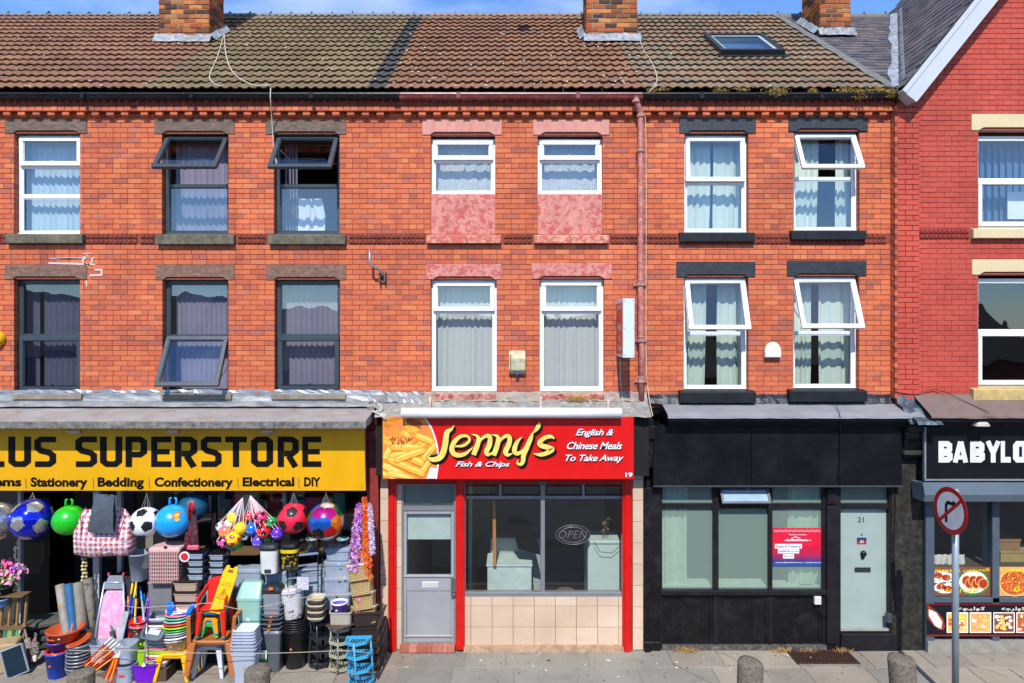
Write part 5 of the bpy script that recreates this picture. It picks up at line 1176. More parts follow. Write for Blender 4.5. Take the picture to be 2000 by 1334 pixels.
# cellar grate
t = thing('cellar_grate', 'rusty brown iron cellar grate in the pavement before the black shopfront', 'grate', (X(1606, -.3), -.3, 0))
gx0, gx1 = -.47, .47; b = MB(); b.box(gx0, gx1, -.22, .2, -.06, -.002); b.build('pit', M('0c0a09', .9), t)
b = MB(); b.ring(gx0, gx1, -.22, .2, 0, .02, .02); b.xf(Matrix.Rotation(R(-90), 4, 'X') @ Matrix.Scale(-1, 4, (0, 1, 0))); b.v = [(x, -abs(y) if False else y, abs(z)) for x, y, z in b.v]
b2 = MB(); b2.box(gx0, gx1, -.22, -.2, 0, .012); b2.box(gx0, gx1, .18, .2, 0, .012); b2.box(gx0, gx0+.02, -.2, .18, 0, .012); b2.box(gx1-.02, gx1, -.2, .18, 0, .012)
for i in range(15):
    x = gx0 + .06 + i*.06
    for j in range(6): y = -.2 + j*.065; b2.beam((x - .028, y, .004), (x, y + .032, .004), .008); b2.beam((x, y + .032, .004), (x + .028, y, .004), .008); b2.beam((x - .028, y + .064, .004), (x, y + .032, .004), .008); b2.beam((x, y+.032, .004), (x+.028, y+.064, .004), .008)
b2.build('grid', M('5a3a2a', .8, metal=.3, var=.3, vs=9, c2='3a2a22', thr=.5), t)
b = MB(); rg = random.Random(12)                                   # dry grass tufts
for cx, n_ in ((X(1530, -.2), 90), (X(1655, -.25), 70), (X(1335, -.1), 60), (X(1575, -.12), 30), (X(1350, -.1), 40)):
    for _ in range(n_):
        x = cx + rg.gauss(0, .07); y = -.13 + rg.gauss(0, .03); b.beam((x, y, 0), (x + rg.uniform(-.06, .06), y + rg.uniform(-.06, .03), rg.uniform(.015, .07)), .004)
o = b.build('dry_grass', M('b08a52', .9, var=.3)); tag(o, kind='stuff')
# black drain stub
t = MB(); t.tube([(X(1264, -.1), .1, .06), (X(1264, -.1), -.17, .04)], .05, 14, cap=False); t.tube([(X(1264, -.1), .1, .06), (X(1264, -.1), -.165, .04)], .04, 14); solo('drain_pipe', t, BLACKP, 'short black drain pipe stub at the foot of the black pilaster', 'pipe')
# ------------------------------------------------------------------ shop under the red house
sf4 = thing('shopfront', 'dark grey shopfront with a grey shutter box under the red house', 'shopfront', (8, 0, 0))
ye = -.12
b = sheet(X(1775), 12, [(-.12, 3.97), (-.2, 3.9), (-.5, 3.74), (-.58, 3.69), (-.585, 3.66)], 40, .007, 41); part('canopy_roof', b, M('6e5c54', .95, var=.15, vs=5, bump=.6, bs=120, c2='625c56', thr=.58), sf4)
b = MB(); b.box(X(1795), 12, -.56, .2, 3.6, 3.67); b.box(X(1800), 12, -.46, .2, 3.55, 3.6); b.box(X(1806), 12, -.4, .2, 3.5, 3.55); part('cornice', b, BK2, sf4, bevel=.006)
b = sheet(X(1742), X(1800), [(-.13, 3.96), (-.15, 3.84), (-.3, 3.78), (-.42, 3.66), (-.5, 3.58)], 6, .02, 42); part('lead_flashing', b, M('4a5660', .45, metal=.3, var=.4, vs=8, bump=.7, c2='b8bec2', thr=.64, soft=.04), sf4)
b = sheet(X(1785, -.5), X(1833, -.5), [(-.45, 3.66), (-.56, 3.62), (-.62, 3.56)], 5, .015, 43); part('lead_flashing', b, M('4a5660', .45, metal=.3, var=.4, vs=8, bump=.7, c2='98a0a6', thr=.62, soft=.04), sf4)
sg3 = thing('shop_sign', 'black sign board with white lettering above the grey shutter box', 'shop sign', (7.7, -.3, 2.75))
b = MB(); b.box(X(1809, -.33), 12, -.33, .1, Z(937, -.33), 3.5); b.build('board', M('14161b', .35, var=.15, vs=2), sg3, keep=True)
b = MB(); b.box(X(1806, -.35), 12, -.35, -.3, Z(939, -.35), Z(936, -.35)); b.box(X(1806, -.35), X(1809, -.35), -.35, -.3, Z(937, -.35), 3.5); b.build('trim', M('8a8c8c', .5, metal=.3), sg3, keep=True)
SG['B'] = [[(.13,0),(.13,.87),(.44,.87),(.53,.8),(.53,.6),(.44,.52),(.26,.52)],[(.26,.44),(.46,.44),(.55,.36),(.55,.2),(.46,.13),(.26,.13)]]
SG['A'] = [[(.1,0),(.32,.98)],[(.54,0),(.34,.98)],[(.22,.24),(.44,.24)]]; SG['Y'] = [[(.1,1),(.31,.46)],[(.54,1),(.33,.46)],[(.32,.46),(.32,0)]]; SG['N'] = [[(.13,0),(.13,1)],[(.2,.95),(.46,.05)],[(.52,0),(.52,1)]]
SG['L2'] = [[(.13,1),(.13,.13),(.62,.13)]]; SG['O2'] = [[(.32,.87),(.2,.87),(.13,.78),(.13,.22),(.2,.13),(.44,.13),(.52,.22),(.52,.78),(.44,.87),(.32,.87)]]
b = MB()
for ch, x0, x1 in (('B', 1835, 1861), ('A', 1863, 1893), ('B', 1897, 1924), ('Y', 1927, 1957), ('L2', 1957, 1977), ('O2', 1981, 2010), ('N', 2014, 2042)):
    for si, pts in enumerate(SG[ch]):
        for q in stroke(pts, .26 if ch not in 'AYN' else .2): b.quad(*[(X(x0 + v.x/.64*(x1-x0), -.36), -.335 - si*.001, Z(904 - 42*v.y, -.36)) for v in q])
b.build('lettering', M('d4d4d0', .5), sg3, keep=True)
t = thing('flood_light', 'small grey wall lamp on the cornice above the BABYLON lettering', 'flood light', (X(1915, -.5), -.5, 3.6)); b = MB(); b.loft([(.11, .08, -.06, 5), (.1, .075, -.03, 5), (.06, .05, .02, 5), (.05, .04, .04, 5)], 16); b.build('body', M('a8a498', .5, var=.2), t)
b = MB(); b.tube([(.0, .02, .04), (0, .1, .06)], .012, 6); b.build('arm', BLACKP, t)
b = MB(); prism_yz(b, [(-.16, Z(980, -.4)), (-.44, Z(980, -.44)), (-.47, Z(966, -.45)), (-.42, Z(942, -.4)), (-.2, Z(940, -.2)), (-.1, Z(940, -.2))], X(1801, -.4), 12); part('shutter_box', b, M('515e68', .5, var=.12, vs=2), sf4, bevel=.004)
GF = M('47545e', .45, var=.12, vs=3)
b = MB()
for a, c in ((1806, 1823), (1936, 1950), (2060, 2075)): b.box(X(a, ye), X(c, ye), ye - .03, .1, 0, 2.6)
b.box(X(1823, ye), 12, ye - .03, .1, Z(1176, ye), Z(1166, ye)); b.box(X(1823, ye), 12, ye - .02, .1, 2.45, 2.6); part('window_frame', b, GF, sf4, bevel=.005)
for a, c in ((1823, 1936), (1950, 2060)):
    g = MB(); g.quad((X(a, ye), ye + .03, Z(1166, ye)), (X(c, ye), ye + .03, Z(1166, ye)), (X(c, ye), ye + .03, 2.5), (X(a, ye), ye + .03, 2.5)); part('pane', g, SHOPGLASS, sf4)
b = MB(); b.box(X(1808, ye), 12, ye - .06, .1, 0, .175); part('plinth', b, M('8a867c', .9, var=.25, vs=6, bump=.5), sf4)
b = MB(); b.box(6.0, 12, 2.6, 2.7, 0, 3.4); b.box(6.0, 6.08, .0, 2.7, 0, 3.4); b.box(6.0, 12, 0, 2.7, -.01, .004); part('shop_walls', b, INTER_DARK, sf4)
# food posters
def disc(mb, cx, cy, rx, ry, y, mi, n=18, a0=0): mb.poly([(X(cx + rx*math.cos(-2*math.pi*k/n + a0), y), y, Z(cy + ry*math.sin(-2*math.pi*k/n + a0), y)) for k in range(n)], mi)
def rect(mb, x0, x1, y0, y1, y, mi): mb.quad((X(x0, y), y, Z(y1, y)), (X(x1, y), y, Z(y1, y)), (X(x1, y), y, Z(y0, y)), (X(x0, y), y, Z(y0, y)), mi)
FP = [M(c_, .4, var=.15, vs=25) for c_ in ('7a4a34', 'dfe0d4', 'c85a2c', 'a8341c', 'f0d020', '3a7a38', 'e8b868', 'd8a060', 'f0e8d8', '8c3020', '14181f', 'b01818')]
yp = ye + .012; rg = random.Random(5)
def arabic(mb, s, x0, x1, z0, z1, y, mi):
    vs, fs = text_mesh(s, .02)
    add_text(mb, s, X(x0, y), X(x1, y), Z(z1, y), Z(z0, y), lambda z: y, .015, mi=mi)
t = thing('food_poster', 'window poster of round flatbreads with yellow lettering behind the sign pole', 'poster', (X(1879, yp), yp, Z(1164, yp)))
b = MB(); rect(b, 1824, 1934.5, 1107, 1164, yp, 0); k = yp - .001
disc(b, 1840, 1128, 24, 12, k, 1); disc(b, 1846, 1148, 22, 11, k, 1); disc(b, 1901, 1137, 32, 26, k, 5); disc(b, 1901, 1137, 28, 22, k - .0006, 1)
for cx, cy in ((1832, 1124), (1848, 1128), (1838, 1146), (1852, 1150)): disc(b, cx, cy, 9, 6, k - .0008, 3)
for i in range(6): disc(b, 1888 + i*6.5, 1134 + (i % 2)*6, 10, 10.5, k - .0012 - i*.0008, 6); disc(b, 1888 + i*6.5, 1134 + (i % 2)*6, 8.6, 9, k - .0015 - i*.0008, 3)
for _ in range(60): disc(b, rg.uniform(1826, 1862), rg.uniform(1118, 1156), 1.3, 1.1, k - .0015, rg.choice([2, 5, 8, 4]), 5)
add_text(b, 'NAAN S  CK', X(1826, k), X(1876, k), Z(1117, k), Z(1112, k), lambda z: k - .006, .04, mi=4)
arabic(b, '\uFEE6\uFEF4\uFEA0\uFECC\uFE91 \uFEE2\uFEA4\uFEE0\uFEDF\uFE8D', 1881, 1932, 1109.5, 1119, k - .008, 4); arabic(b, '\uFEEA\uFEE3  \uFEEA\uFE91 \uFEE9\uFEAE\uFBD9\uFEDF\uFEEE\uFEDB', 1848, 1912, 1146, 1159, k - .008, 4)
b.build('print', FP, t, keep=True)
t = thing('food_poster', 'window poster of an orange pizza with yellow lettering at the right edge', 'poster', (X(2000, yp), yp, Z(1164, yp)))
b = MB(); rect(b, 1951, 2058, 1107, 1164, yp, 7); disc(b, 1982, 1138, 31, 27, k, 6, 26); disc(b, 1982, 1138, 28, 24, k - .0006, 2, 26)
for _ in range(120): a = rg.uniform(0, 6.28); r_ = rg.random() ** .5; disc(b, 1982 + 26*r_*math.cos(a), 1138 + 22*r_*math.sin(a), 1.6, 1.2, k - .0012, rg.choice([6, 3, 4, 9]), 5)
add_text(b, '3 KWLERA £', X(1954, k), X(2010, k), Z(1117, k), Z(1112, k), lambda z: k - .006, .04, mi=4); add_text(b, '£1', X(1979, k), X(1990, k), Z(1155, k), Z(1146, k), lambda z: k - .006, .05, mi=4)
b.build('print', FP, t, keep=True)
t = thing('advert_board', 'dark panel with framed food pictures and a red edge below the shop window', 'advert board', (8, ye, .1))
yl = ye - .04; b = MB(); b.box(X(1810, yl), 12, yl, ye + .06, Z(1243, yl), Z(1179, yl), 10); k = yl - .002
rect(b, 1810, 2300, 1179.5, 1180.5, k, 11); rect(b, 1810, 2300, 1240, 1242, k, 11)
b.poly([(X(x, k), k - .001, Z(y, k)) for x, y in ((1811, 1180), (1811, 1206), (1818, 1216), (1832, 1229), (1842, 1231), (1846, 1224), (1842, 1208), (1832, 1196))], 9); b.poly([(X(x, k), k - .002, Z(y, k)) for x, y in ((1814, 1190), (1814, 1202), (1826, 1222), (1838, 1228), (1840, 1214), (1828, 1196))], 8)
for cx, mt in ((1870, 6), (1915, 7), (1961, 0), (2006, 2), (2052, 6)):
    x0, x1 = cx - 21, cx + 21; rect(b, x0, x1, 1196, 1236, k - .001, 8); rect(b, x0 + 2, x1 - 2, 1198, 1234, k - .002, mt)
    for i in range(26): disc(b, rg.uniform(x0 + 6, x1 - 6), rg.uniform(1202, 1230), rg.uniform(2.5, 5.5), rg.uniform(1.8, 4), k - .003 - i*.0002, {0: rg.choice([6, 8]), 6: rg.choice([4, 8, 6, 2]), 7: rg.choice([6, 7, 8]), 2: rg.choice([2, 8, 5])}[mt], 8)
arabic(b, '\uFEEA\uFB7D\uFEF4\uFEDF\uFEEE\uFEDB', 1870, 1924, 1185, 1194, k - .004, 1); arabic(b, '\uFEEA\uFE9F\uFEAE\uFEDF\uFEEE\uFEDB', 1956, 2003, 1185, 1194, k - .004, 1)
b.build('print', FP, t, keep=True)
for i, (a, c, d, e, col, l) in enumerate(((1924, 1988, 1052, 1073, '8a6a48', 'cardboard pizza box stack on the dark shop shelf'), (1950, 2050, 1074, 1104, 'a08a5c', 'wide cardboard box low in the far right window'))):
    b = MB(); b.box(X(a, .3), X(c, .3), .25, .6, Z(e, .3), Z(d, .3)); b.box(X(a, .3) - .01, X(c, .3) + .01, .24, .61, Z(d, .3) - .03, Z(d, .3) + .004); solo('cardboard_box', b, M(col, .9), l, 'box')
b = cloth(X(1824, .15), X(1886, .15), Z(1083, .15), Z(1106, .15), .15, 5, .04, 9); solo('white_cloth', b, M('d0cdc4', .9), 'crumpled white cloth in the window above the flatbread poster', 'cloth', smooth=True)
b = MB(); b.box(X(1823), 9, .02, .5, Z(1108, .1), Z(1104, .1)); part('window_board', b, M('4a453c', .8), sf4)
# ------------------------------------------------------------------ things fixed to the walls
def cable(pts, r_, mat, label, name='cable'):
    b = MB(); p2, w2 = smooth_path3(pts); b.tube(p2, r_, 6); return solo(name, b, mat, label, 'cable')
def smooth_path3(pts, k=4):
    P_ = [Vector(p) for p in pts]; out = []; n = len(P_)
    for i in range(n - 1):
        a, b_, c, d_ = P_[max(i-1, 0)], P_[i], P_[i+1], P_[min(i+2, n-1)]
        for j in range(k): t = j/k; out.append(.5*((2*b_) + (c-a)*t + (2*a-5*b_+4*c-d_)*t*t + (3*b_-a-3*c+d_)*t**3))
    out.append(P_[-1]); return out, None
def roofpt(px, py, n_=.09):
    lo, hi = EY, RIDGE_Y
    for _ in range(40):
        m_ = (lo + hi)/2; zz = rzz(m_) + n_
        if HY - (zz - CZ) * F / (D + m_) > py: lo = m_
        else: hi = m_
    return (X(px, lo), lo, rzz(lo) + n_)
WC = M('b8b4a4', .7)
cable([roofpt(437, 68), roofpt(425, 110), roofpt(409, 150), roofpt(425, 172), roofpt(436, 178)], .008, WC, 'thin pale cable from the left chimney down to the gutter')
cable([roofpt(438, 68), roofpt(442, 110), roofpt(458, 145), roofpt(497, 168), roofpt(526, 180), (X(528, -.26), -.26, Z(190, -.26)), (X(531, -.1), -.1, Z(235, -.1)), (X(535, -.06), -.06, Z(290, -.06)), (X(540, -.3), -.3, Z(318, -.3)), (X(546, -.2), -.2, Z(334, -.2))], .008, WC, 'pale cable crossing the olive roof and hanging over a propped window')
cable([roofpt(1246, 66), roofpt(1256, 95), roofpt(1272, 120), roofpt(1283, 150), roofpt(1279, 174), (X(1268, -.24), -.24, Z(180, -.24)), (X(1260, -.1), -.1, Z(205, -.1)), (X(1262, -.02), -.02, Z(300, 0)), (X(1262, -.02), -.02, Z(500, 0)), (X(1262, -.02), -.02, Z(700, 0)), (X(1267, -.03), -.03, Z(772, 0)), (X(1275, -.4), -.4, Z(812, -.4))], .007, WC, 'long thin cable running down the wall beside the pink downpipe')
cable([(X(1211, -.03), -.03, Z(700)), (X(1212, -.03), -.03, Z(740)), (X(1214, -.03), -.03, Z(765)), (X(1218, -.2), -.2, Z(790, -.2)), (X(1232, -.4), -.4, Z(806, -.4))], .006, WC, 'white cable dropping from the projecting sign to the fascia')
tb = MB()
for i in range(4): tb.tube(smooth_path3([(X(715 + i*4, -.2), -.25, Z(793 + i*2, -.2)), (X(738, -.2), -.28 - i*.02, Z(784 + i*3, -.2)), (X(748, -.3), -.35, Z(796 + i*3, -.3)), (X(742 - i*5, -.3), -.4, Z(806 - i*2, -.3)), (X(758, -.35), -.45, Z(808 + i*2, -.3)), (X(741 + i*3, -.5), -.5, Z(812 + i*2, -.5))])[0], .007, 6)
solo('cable_tangle', tb, WC, 'tangle of grey cables between the canopy and the chips picture', 'cable')
cable([(X(1625, -.1), -.05, Z(789)), (X(1632, -.2), -.2, Z(791, -.2)), (X(1640, -.45), -.46, Z(812, -.45)), (X(1641, -.24), -.24, Z(850, -.24)), (X(1639, -.24), -.24, Z(948, -.24))], .005, BLACKP, 'thin dark wire over the middle of the black fascia')
cable([(X(1740, -.15), -.14, Z(764, -.1)), (X(1790, -.15), -.15, Z(770, -.15)), (X(1815, -.15), -.15, Z(762, -.15)), (X(1835, -.15), -.16, Z(762, -.15)), (X(1880, -.2), -.3, Z(786, -.3)), (X(1925, -.5), -.56, Z(805, -.55))], .005, BLACKP, 'black wire draped over the red brown canopy')
# downpipe
b = MB(); yp_ = -.09
P_ = lambda px, py, y=-.09: (X(px, y), y, Z(py, y))
b.tube([P_(1242, 186, -.17), P_(1243, 198, -.17), P_(1245, 204, -.16), P_(1251, 220, -.1), P_(1251, 232), P_(1251, 660), P_(1253, 668), P_(1253, 787)], .044, 14)
dp = part('downpipe', b, PIPEPINK, hC, smooth=True)
for px, py in ((1242, 197), (1251, 226), (1251, 294), (1251, 555), (1252, 665), (1253, 744)):
    yy = -.17 if py < 200 else -.09
    b = MB(); z = Z(py, yy); b.loft([(.05, .05, -.03, 2), (.062, .062, -.025, 2), (.062, .062, 0, 2), (.054, .054, .01, 2), (.054, .054, .05, 2), (.06, .06, .055, 2), (.05, .05, .07, 2)], 14, 0, (X(px, yy), yy, z))
    if py > 500: b.box(X(px, yy) - .1, X(px, yy) + .1, -.04, -.005, z - .025, z + .025)
    part('collar', b, M('8a6a60', .7, var=.35, vs=14, bump=.6, c2='b4776c', thr=.5), dp)
# satellite bracket
b = MB(); yy = -.2
b.tube([(X(722, yy), yy, Z(487, yy)), (X(722, yy), yy, Z(512, yy)), (X(728, yy), yy + .01, Z(520, yy)), (X(738, -.15), -.15, Z(524, -.15)), (X(745, -.1), -.1, Z(532, -.1)), (X(747, -.04), -.04, Z(543, -.04))], .02, 10, 0)
t = thing('dish_bracket', 'rusty bare satellite dish bracket between the grey windows and pink lintel', 'bracket', (X(745), 0, Z(555)))
b.build('arm', M('9a9c9e', .4, metal=.7, var=.2), t, keep=True, smooth=True)
b = MB(); b.box(X(740, -.03), X(755, -.03), -.025, 0, Z(553), Z(532)); b.box(X(741, -.03), X(744, -.03), -.09, -.02, Z(552), Z(534)); b.box(X(751, -.03), X(754, -.03), -.09, -.02, Z(552), Z(534)); b.build('wall_plate', M('6a4632', .8, metal=.3, var=.4, vs=20, c2='8a8a88', thr=.6), t, keep=True, bevel=.003)
# alarm boxes
t = thing('alarm_box', 'weathered cream alarm box with a blue lamp between the white windows', 'alarm box', (X(1010), -.01, Z(729)))
b = MB(); x0, x1 = X(994), X(1026); prism_yz(b, [(-.01, Z(684)), (-.09, Z(690)), (-.12, Z(700)), (-.12, Z(722)), (-.06, Z(730)), (-.01, Z(730))], x0, x1); b.build('cover', M('b5ad8c', .6, var=.25, vs=12, c2='8a8466', thr=.6), t, keep=True, bevel=.008)
b = MB()
for xs, sg_ in ((x0, -1), (x1, 1)):
    for i in range(4): b.box(xs - .002, xs + .002, -.09, -.04, Z(694 + i*3), Z(693 + i*3))
b.box(x0 + .02, x0 + .035, -.123, -.1, Z(722), Z(692)); b.build('louvre', M('5a553f', .8), t, keep=True)
b = MB(); b.loft([(.001, .001, -.05, 2), (.02, .02, -.045, 2), (.03, .03, -.03, 2), (.03, .03, 0, 2)], 12, 0, (X(1010), -.085, Z(727))); b.build('lamp', M('2a4a90', .2), t, keep=True, smooth=True)
b = MB(); x0, x1 = X(1493, -.05), X(1525, -.05); xm = (x0+x1)/2; zt_, zb_ = Z(668, -.05), Z(699, -.05); pts = [(x1, zb_)] + [(xm + (x1-xm)*math.cos(R(a)), zb_ + .1 + (zt_-zb_-.1)*math.sin(R(a))) for a in range(0, 181, 20)] + [(x0, zb_)]
prism_xz(b, pts, -.09, -.01); solo('alarm_box', b, M('d6d2c4', .5, var=.1), 'clean cream domed alarm box between the windows above the black shopfront', 'alarm box', bevel=.018)
b = MB(); b.loft([(.001, .001, -.1, 2), (.08, .08, -.08, 2), (.13, .13, 0, 2), (.12, .12, .02, 2)], 20, 0); b.xf(Matrix.Translation((X(-8, -.05), -.02, Z(662, -.05))) @ Matrix.Rotation(R(-90), 4, 'X')); solo('alarm_box', b, M('d8a808', .4), 'round yellow alarm box cut by the left edge of the picture', 'alarm box', smooth=True)
# projecting sign
t = thing('projecting_sign', 'white edged projecting box sign with red side beside the pink downpipe', 'projecting sign', (X(1205), -.35, Z(700)))
x0 = X(1204, -.03); x1 = x0 + .17; y0, y1 = -.66, -.05; zt_, zb_ = Z(583, -.66), Z(699, -.66)
b = MB(); b.box(x0, x1, y0, y1, zb_, zt_); b.build('box', M('c3ccd6', .35, var=.04), t, keep=True, bevel=.006)
b = MB(); b.box(x0 - .004, x0 - .001, y0 + .05, y1 - .04, zb_ + .05, zt_ - .06); b.build('face', REDS, t, keep=True)
b = MB()
for s, za, zb2 in (("Jenny's", .80, .92), ('Fish', .46, .58), ('&', .27, .38), ('Chips', .08, .22)):
    Hh = zt_ - zb_; vs_, fs_ = text_mesh(s, .02, .2); ax = min(v[0] for v in vs_); bx = max(v[0] for v in vs_); az = min(v[1] for v in vs_); bz = max(v[1] for v in vs_); wd = .4 if s != '&' else .12
    b.add([(x0 - .007, (y0+y1)/2 + wd/2 - (v[0]-ax)/(bx-ax)*wd, zb_ + Hh*(za + (v[1]-az)/(bz-az)*(zb2-za))) for v in vs_], fs_, 0)
b.build('lettering', M('e8d9b0', .5), t, keep=True)
b = MB()
for xx in (x0 + .025, x1 - .025):
    for zz in (zt_ - .04, zb_ + .04, (zt_+zb_)/2): b.box(xx - .006, xx + .006, y0 - .004, y0, zz - .006, zz + .006)
b.build('screw', M('6a7078', .5), t, keep=True)
# gutter weeds on the right house
b = MB(); rg = random.Random(77)
for cx, wd, n_, dr_ in ((1270, 8, 50, .02), (1295, 16, 80, .0), (1408, 14, 60, .01), (1450, 20, 70, 0), (1518, 22, 260, .05), (1588, 9, 90, .03), (1655, 20, 170, .02), (1682, 14, 200, .07), (1720, 24, 260, .02), (1742, 8, 160, .06)):
    for _ in range(int(n_*1.7)):
        x = X(cx + rg.gauss(0, wd*.5) + rg.choice([-1, 0, 0, 1])*wd*.3, -.24); z = 8.63 + abs(rg.gauss(0, .025)) - rg.random()*dr_*2; y = -.23 + rg.uniform(-.03, .06); s = rg.uniform(.006, .016)
        a = Vector((rg.uniform(-1, 1), rg.uniform(-1, .2), rg.uniform(-.6, 1))).normalized()*s*1.6; c = Vector((rg.uniform(-1, 1), rg.uniform(-1, 1), rg.uniform(-1, 1))).normalized()*s
        p = Vector((x, y, z)); b.poly([p - a, p + c, p + a], 0)
        if rg.random() < .4: b.poly([p - c, p + a*.7, p + c*1.2], 1)
o = b.build('gutter_weeds', [M('a98a45', .9, var=.35, vs=20), M('7d6f30', .9, var=.3)]); tag(o, kind='stuff')
b = MB()                                                           # pale mortar smears by the left window
for pts in ([(97, 505), (160, 505)], [(108, 505), (160, 504), (172, 500)], [(170, 497), (169, 503), (162, 508), (163, 513), (170, 518), (180, 513), (180, 505), (185, 503)], [(95, 514), (150, 515), (170, 516), (187, 517)], [(185, 527), (199, 527), (199, 537), (175, 538)], [(169, 549), (170, 560)], [(163, 495), (182, 495)]):
    for q in stroke([(x, -y) for x, y in pts], [rg.uniform(1.2, 3.6) for _ in pts]): b.quad(*[(X(v.x), -.0065, Z(-v.y)) for v in q])
part('mortar_smear', b, M('c9b8b4', .9, var=.2, vs=30), hA)
b = MB()                                                           # droppings and lichen on the tiles
for _ in range(230):
    px, py = rg.uniform(0, 1700), rg.uniform(60, 174)
    if 780 < px < 1250 or rg.random() < .35:
        x, y, z = roofpt(px, py, .085); s = rg.uniform(.006, .02); b.box(x - s, x + s, y - s, y + s, z - .012, z + .006)
o = b.build('roof_lichen', M('b8b2a4', .9)); tag(o, kind='stuff')
# road sign
t = thing('road_sign', 'round no right turn sign on a grey pole before the dark shopfront', 'road sign', (X(1866, -1.6), -1.6, 0))
b = MB(); b.tube([(0, 0, 0), (0, 0, 2.86)], .042, 16); b.build('pole', M('8d98a0', .45, metal=.3, var=.1), t, smooth=True)
sf = Matrix.Translation((-.07, -.0, 2.57)) @ Matrix.Rotation(R(-85), 4, 'Z') @ Matrix.Rotation(R(90), 4, 'X')
def plate(secs, z0, z1, n=40): return secs
b = MB(); b.loft([(.31, .31, -.006, 2), (.31, .31, 0, 2)], 44); b.xf(sf); b.build('plate_rim', M('a01014', .4), t)
b = MB(); b.loft([(.245, .245, .0005, 2), (.245, .245, .0015, 2)], 44); b.xf(sf); b.build('plate_face', M('c9cbd0', .4), t)
b = MB()
for q in stroke([(-.07, -.17), (-.07, .06), (-.04, .1), (.06, .1)], .045): b.quad(*[sf @ Vector((v.x, v.y, .003)) for v in q])
b.poly([sf @ Vector((x, y, .003)) for x, y in ((.05, .045), (.15, .1), (.05, .155))]); b.build('arrow', M('111114', .4), t)
b = MB()
for q in stroke([(-.19, -.17), (.19, .17)], .045): b.quad(*[sf @ Vector((v.x, v.y, .0045)) for v in q])
b.build('bar', M('a01014', .4), t)
b = MB(); b.box(-.06, .06, -.05, .05, 2.4, 2.44); b.box(-.06, .06, -.05, .05, 2.7, 2.74); b.build('clip', M('8d98a0', .5, metal=.4), t)
# bollards
GRAN = M('746a5c', .95, var=.45, vs=26, bump=1.0, bs=90, c2='4a4640', thr=.55, soft=.05)
for i, (px, lean, l) in enumerate(((158, 0, 'rough concrete bollard at the left before the blue bucket'), (502, 0, 'speckled concrete bollard before the grey pedal bins'), (1465, 0, 'speckled concrete bollard before the black shopfront'), (1772, -5, 'leaning concrete bollard left of the road sign pole'))):
    y = -2.15; rg = random.Random(i); r_ = .155; b = MB()
    tp = {158: 1303, 502: 1296, 1465: 1283, 1772: 1275}[px]; hgt = Z(tp, y + .12); sx = X(px, y)
    b.loft([(r_*1.02, r_*1.02, 0, 2.2), (r_, r_, hgt*.5, 2.1), (r_, r_, hgt - .022, 2.02), (r_*.965, r_*.965, hgt - .005, 2.02), (r_*.5, r_*.5, hgt, 2)], 28)
    b.v = [(x*(1 + .03*math.sin(9*z + 3*math.atan2(y_, x) + i)), y_*(1 + .03*math.sin(7*z + i)), z + (.012*math.sin(x*17 + i) if z > .5 else 0)) for x, y_, z in b.v]
    o = b.build('bollard', GRAN, None, smooth=True, loc=(sx, y, 0), rot=(0, R(lean), 0)); tag(o, l, 'bollard', 'concrete bollards along the kerb')
# ------------------------------------------------------------------ houses across the road, seen only as reflections
for i, (xa, xb, hh, l) in enumerate(((-26, -14, 3.9, 'plain brick house across the road at the left'), (-14, -4, 3.3, 'long low roofed house across the road left of centre'), (-4, 9, 3.0, 'brick house across the road opposite the chip shop'), (9, 22, 3.6, 'wide brick house across the road at the right'))):
    t = thing('opposite_house', l, 'house', ((xa+xb)/2, -21, 0), group='houses across the road'); w = (xb-xa)/2; b = MB(); b.box(-w, w, -5, 4, 0, hh); b.build('wall', M('7a4434', .9), t)
    b = MB(); prism_yz(b, [(4.3, hh), (-.5, hh + 2.6), (-5.3, hh)], -w - .1, w + .1); b.build('roof', M('3f3b3a', .9), t)
    for k in range(3):
        for zz in (1.0,): b = MB(); xx = -w + (k + .5)*2*w/3; b.box(xx - .6, xx + .6, 3.98, 4.04, zz, zz + 1.5); b.build('window', M('c8ccd0', .4), t)
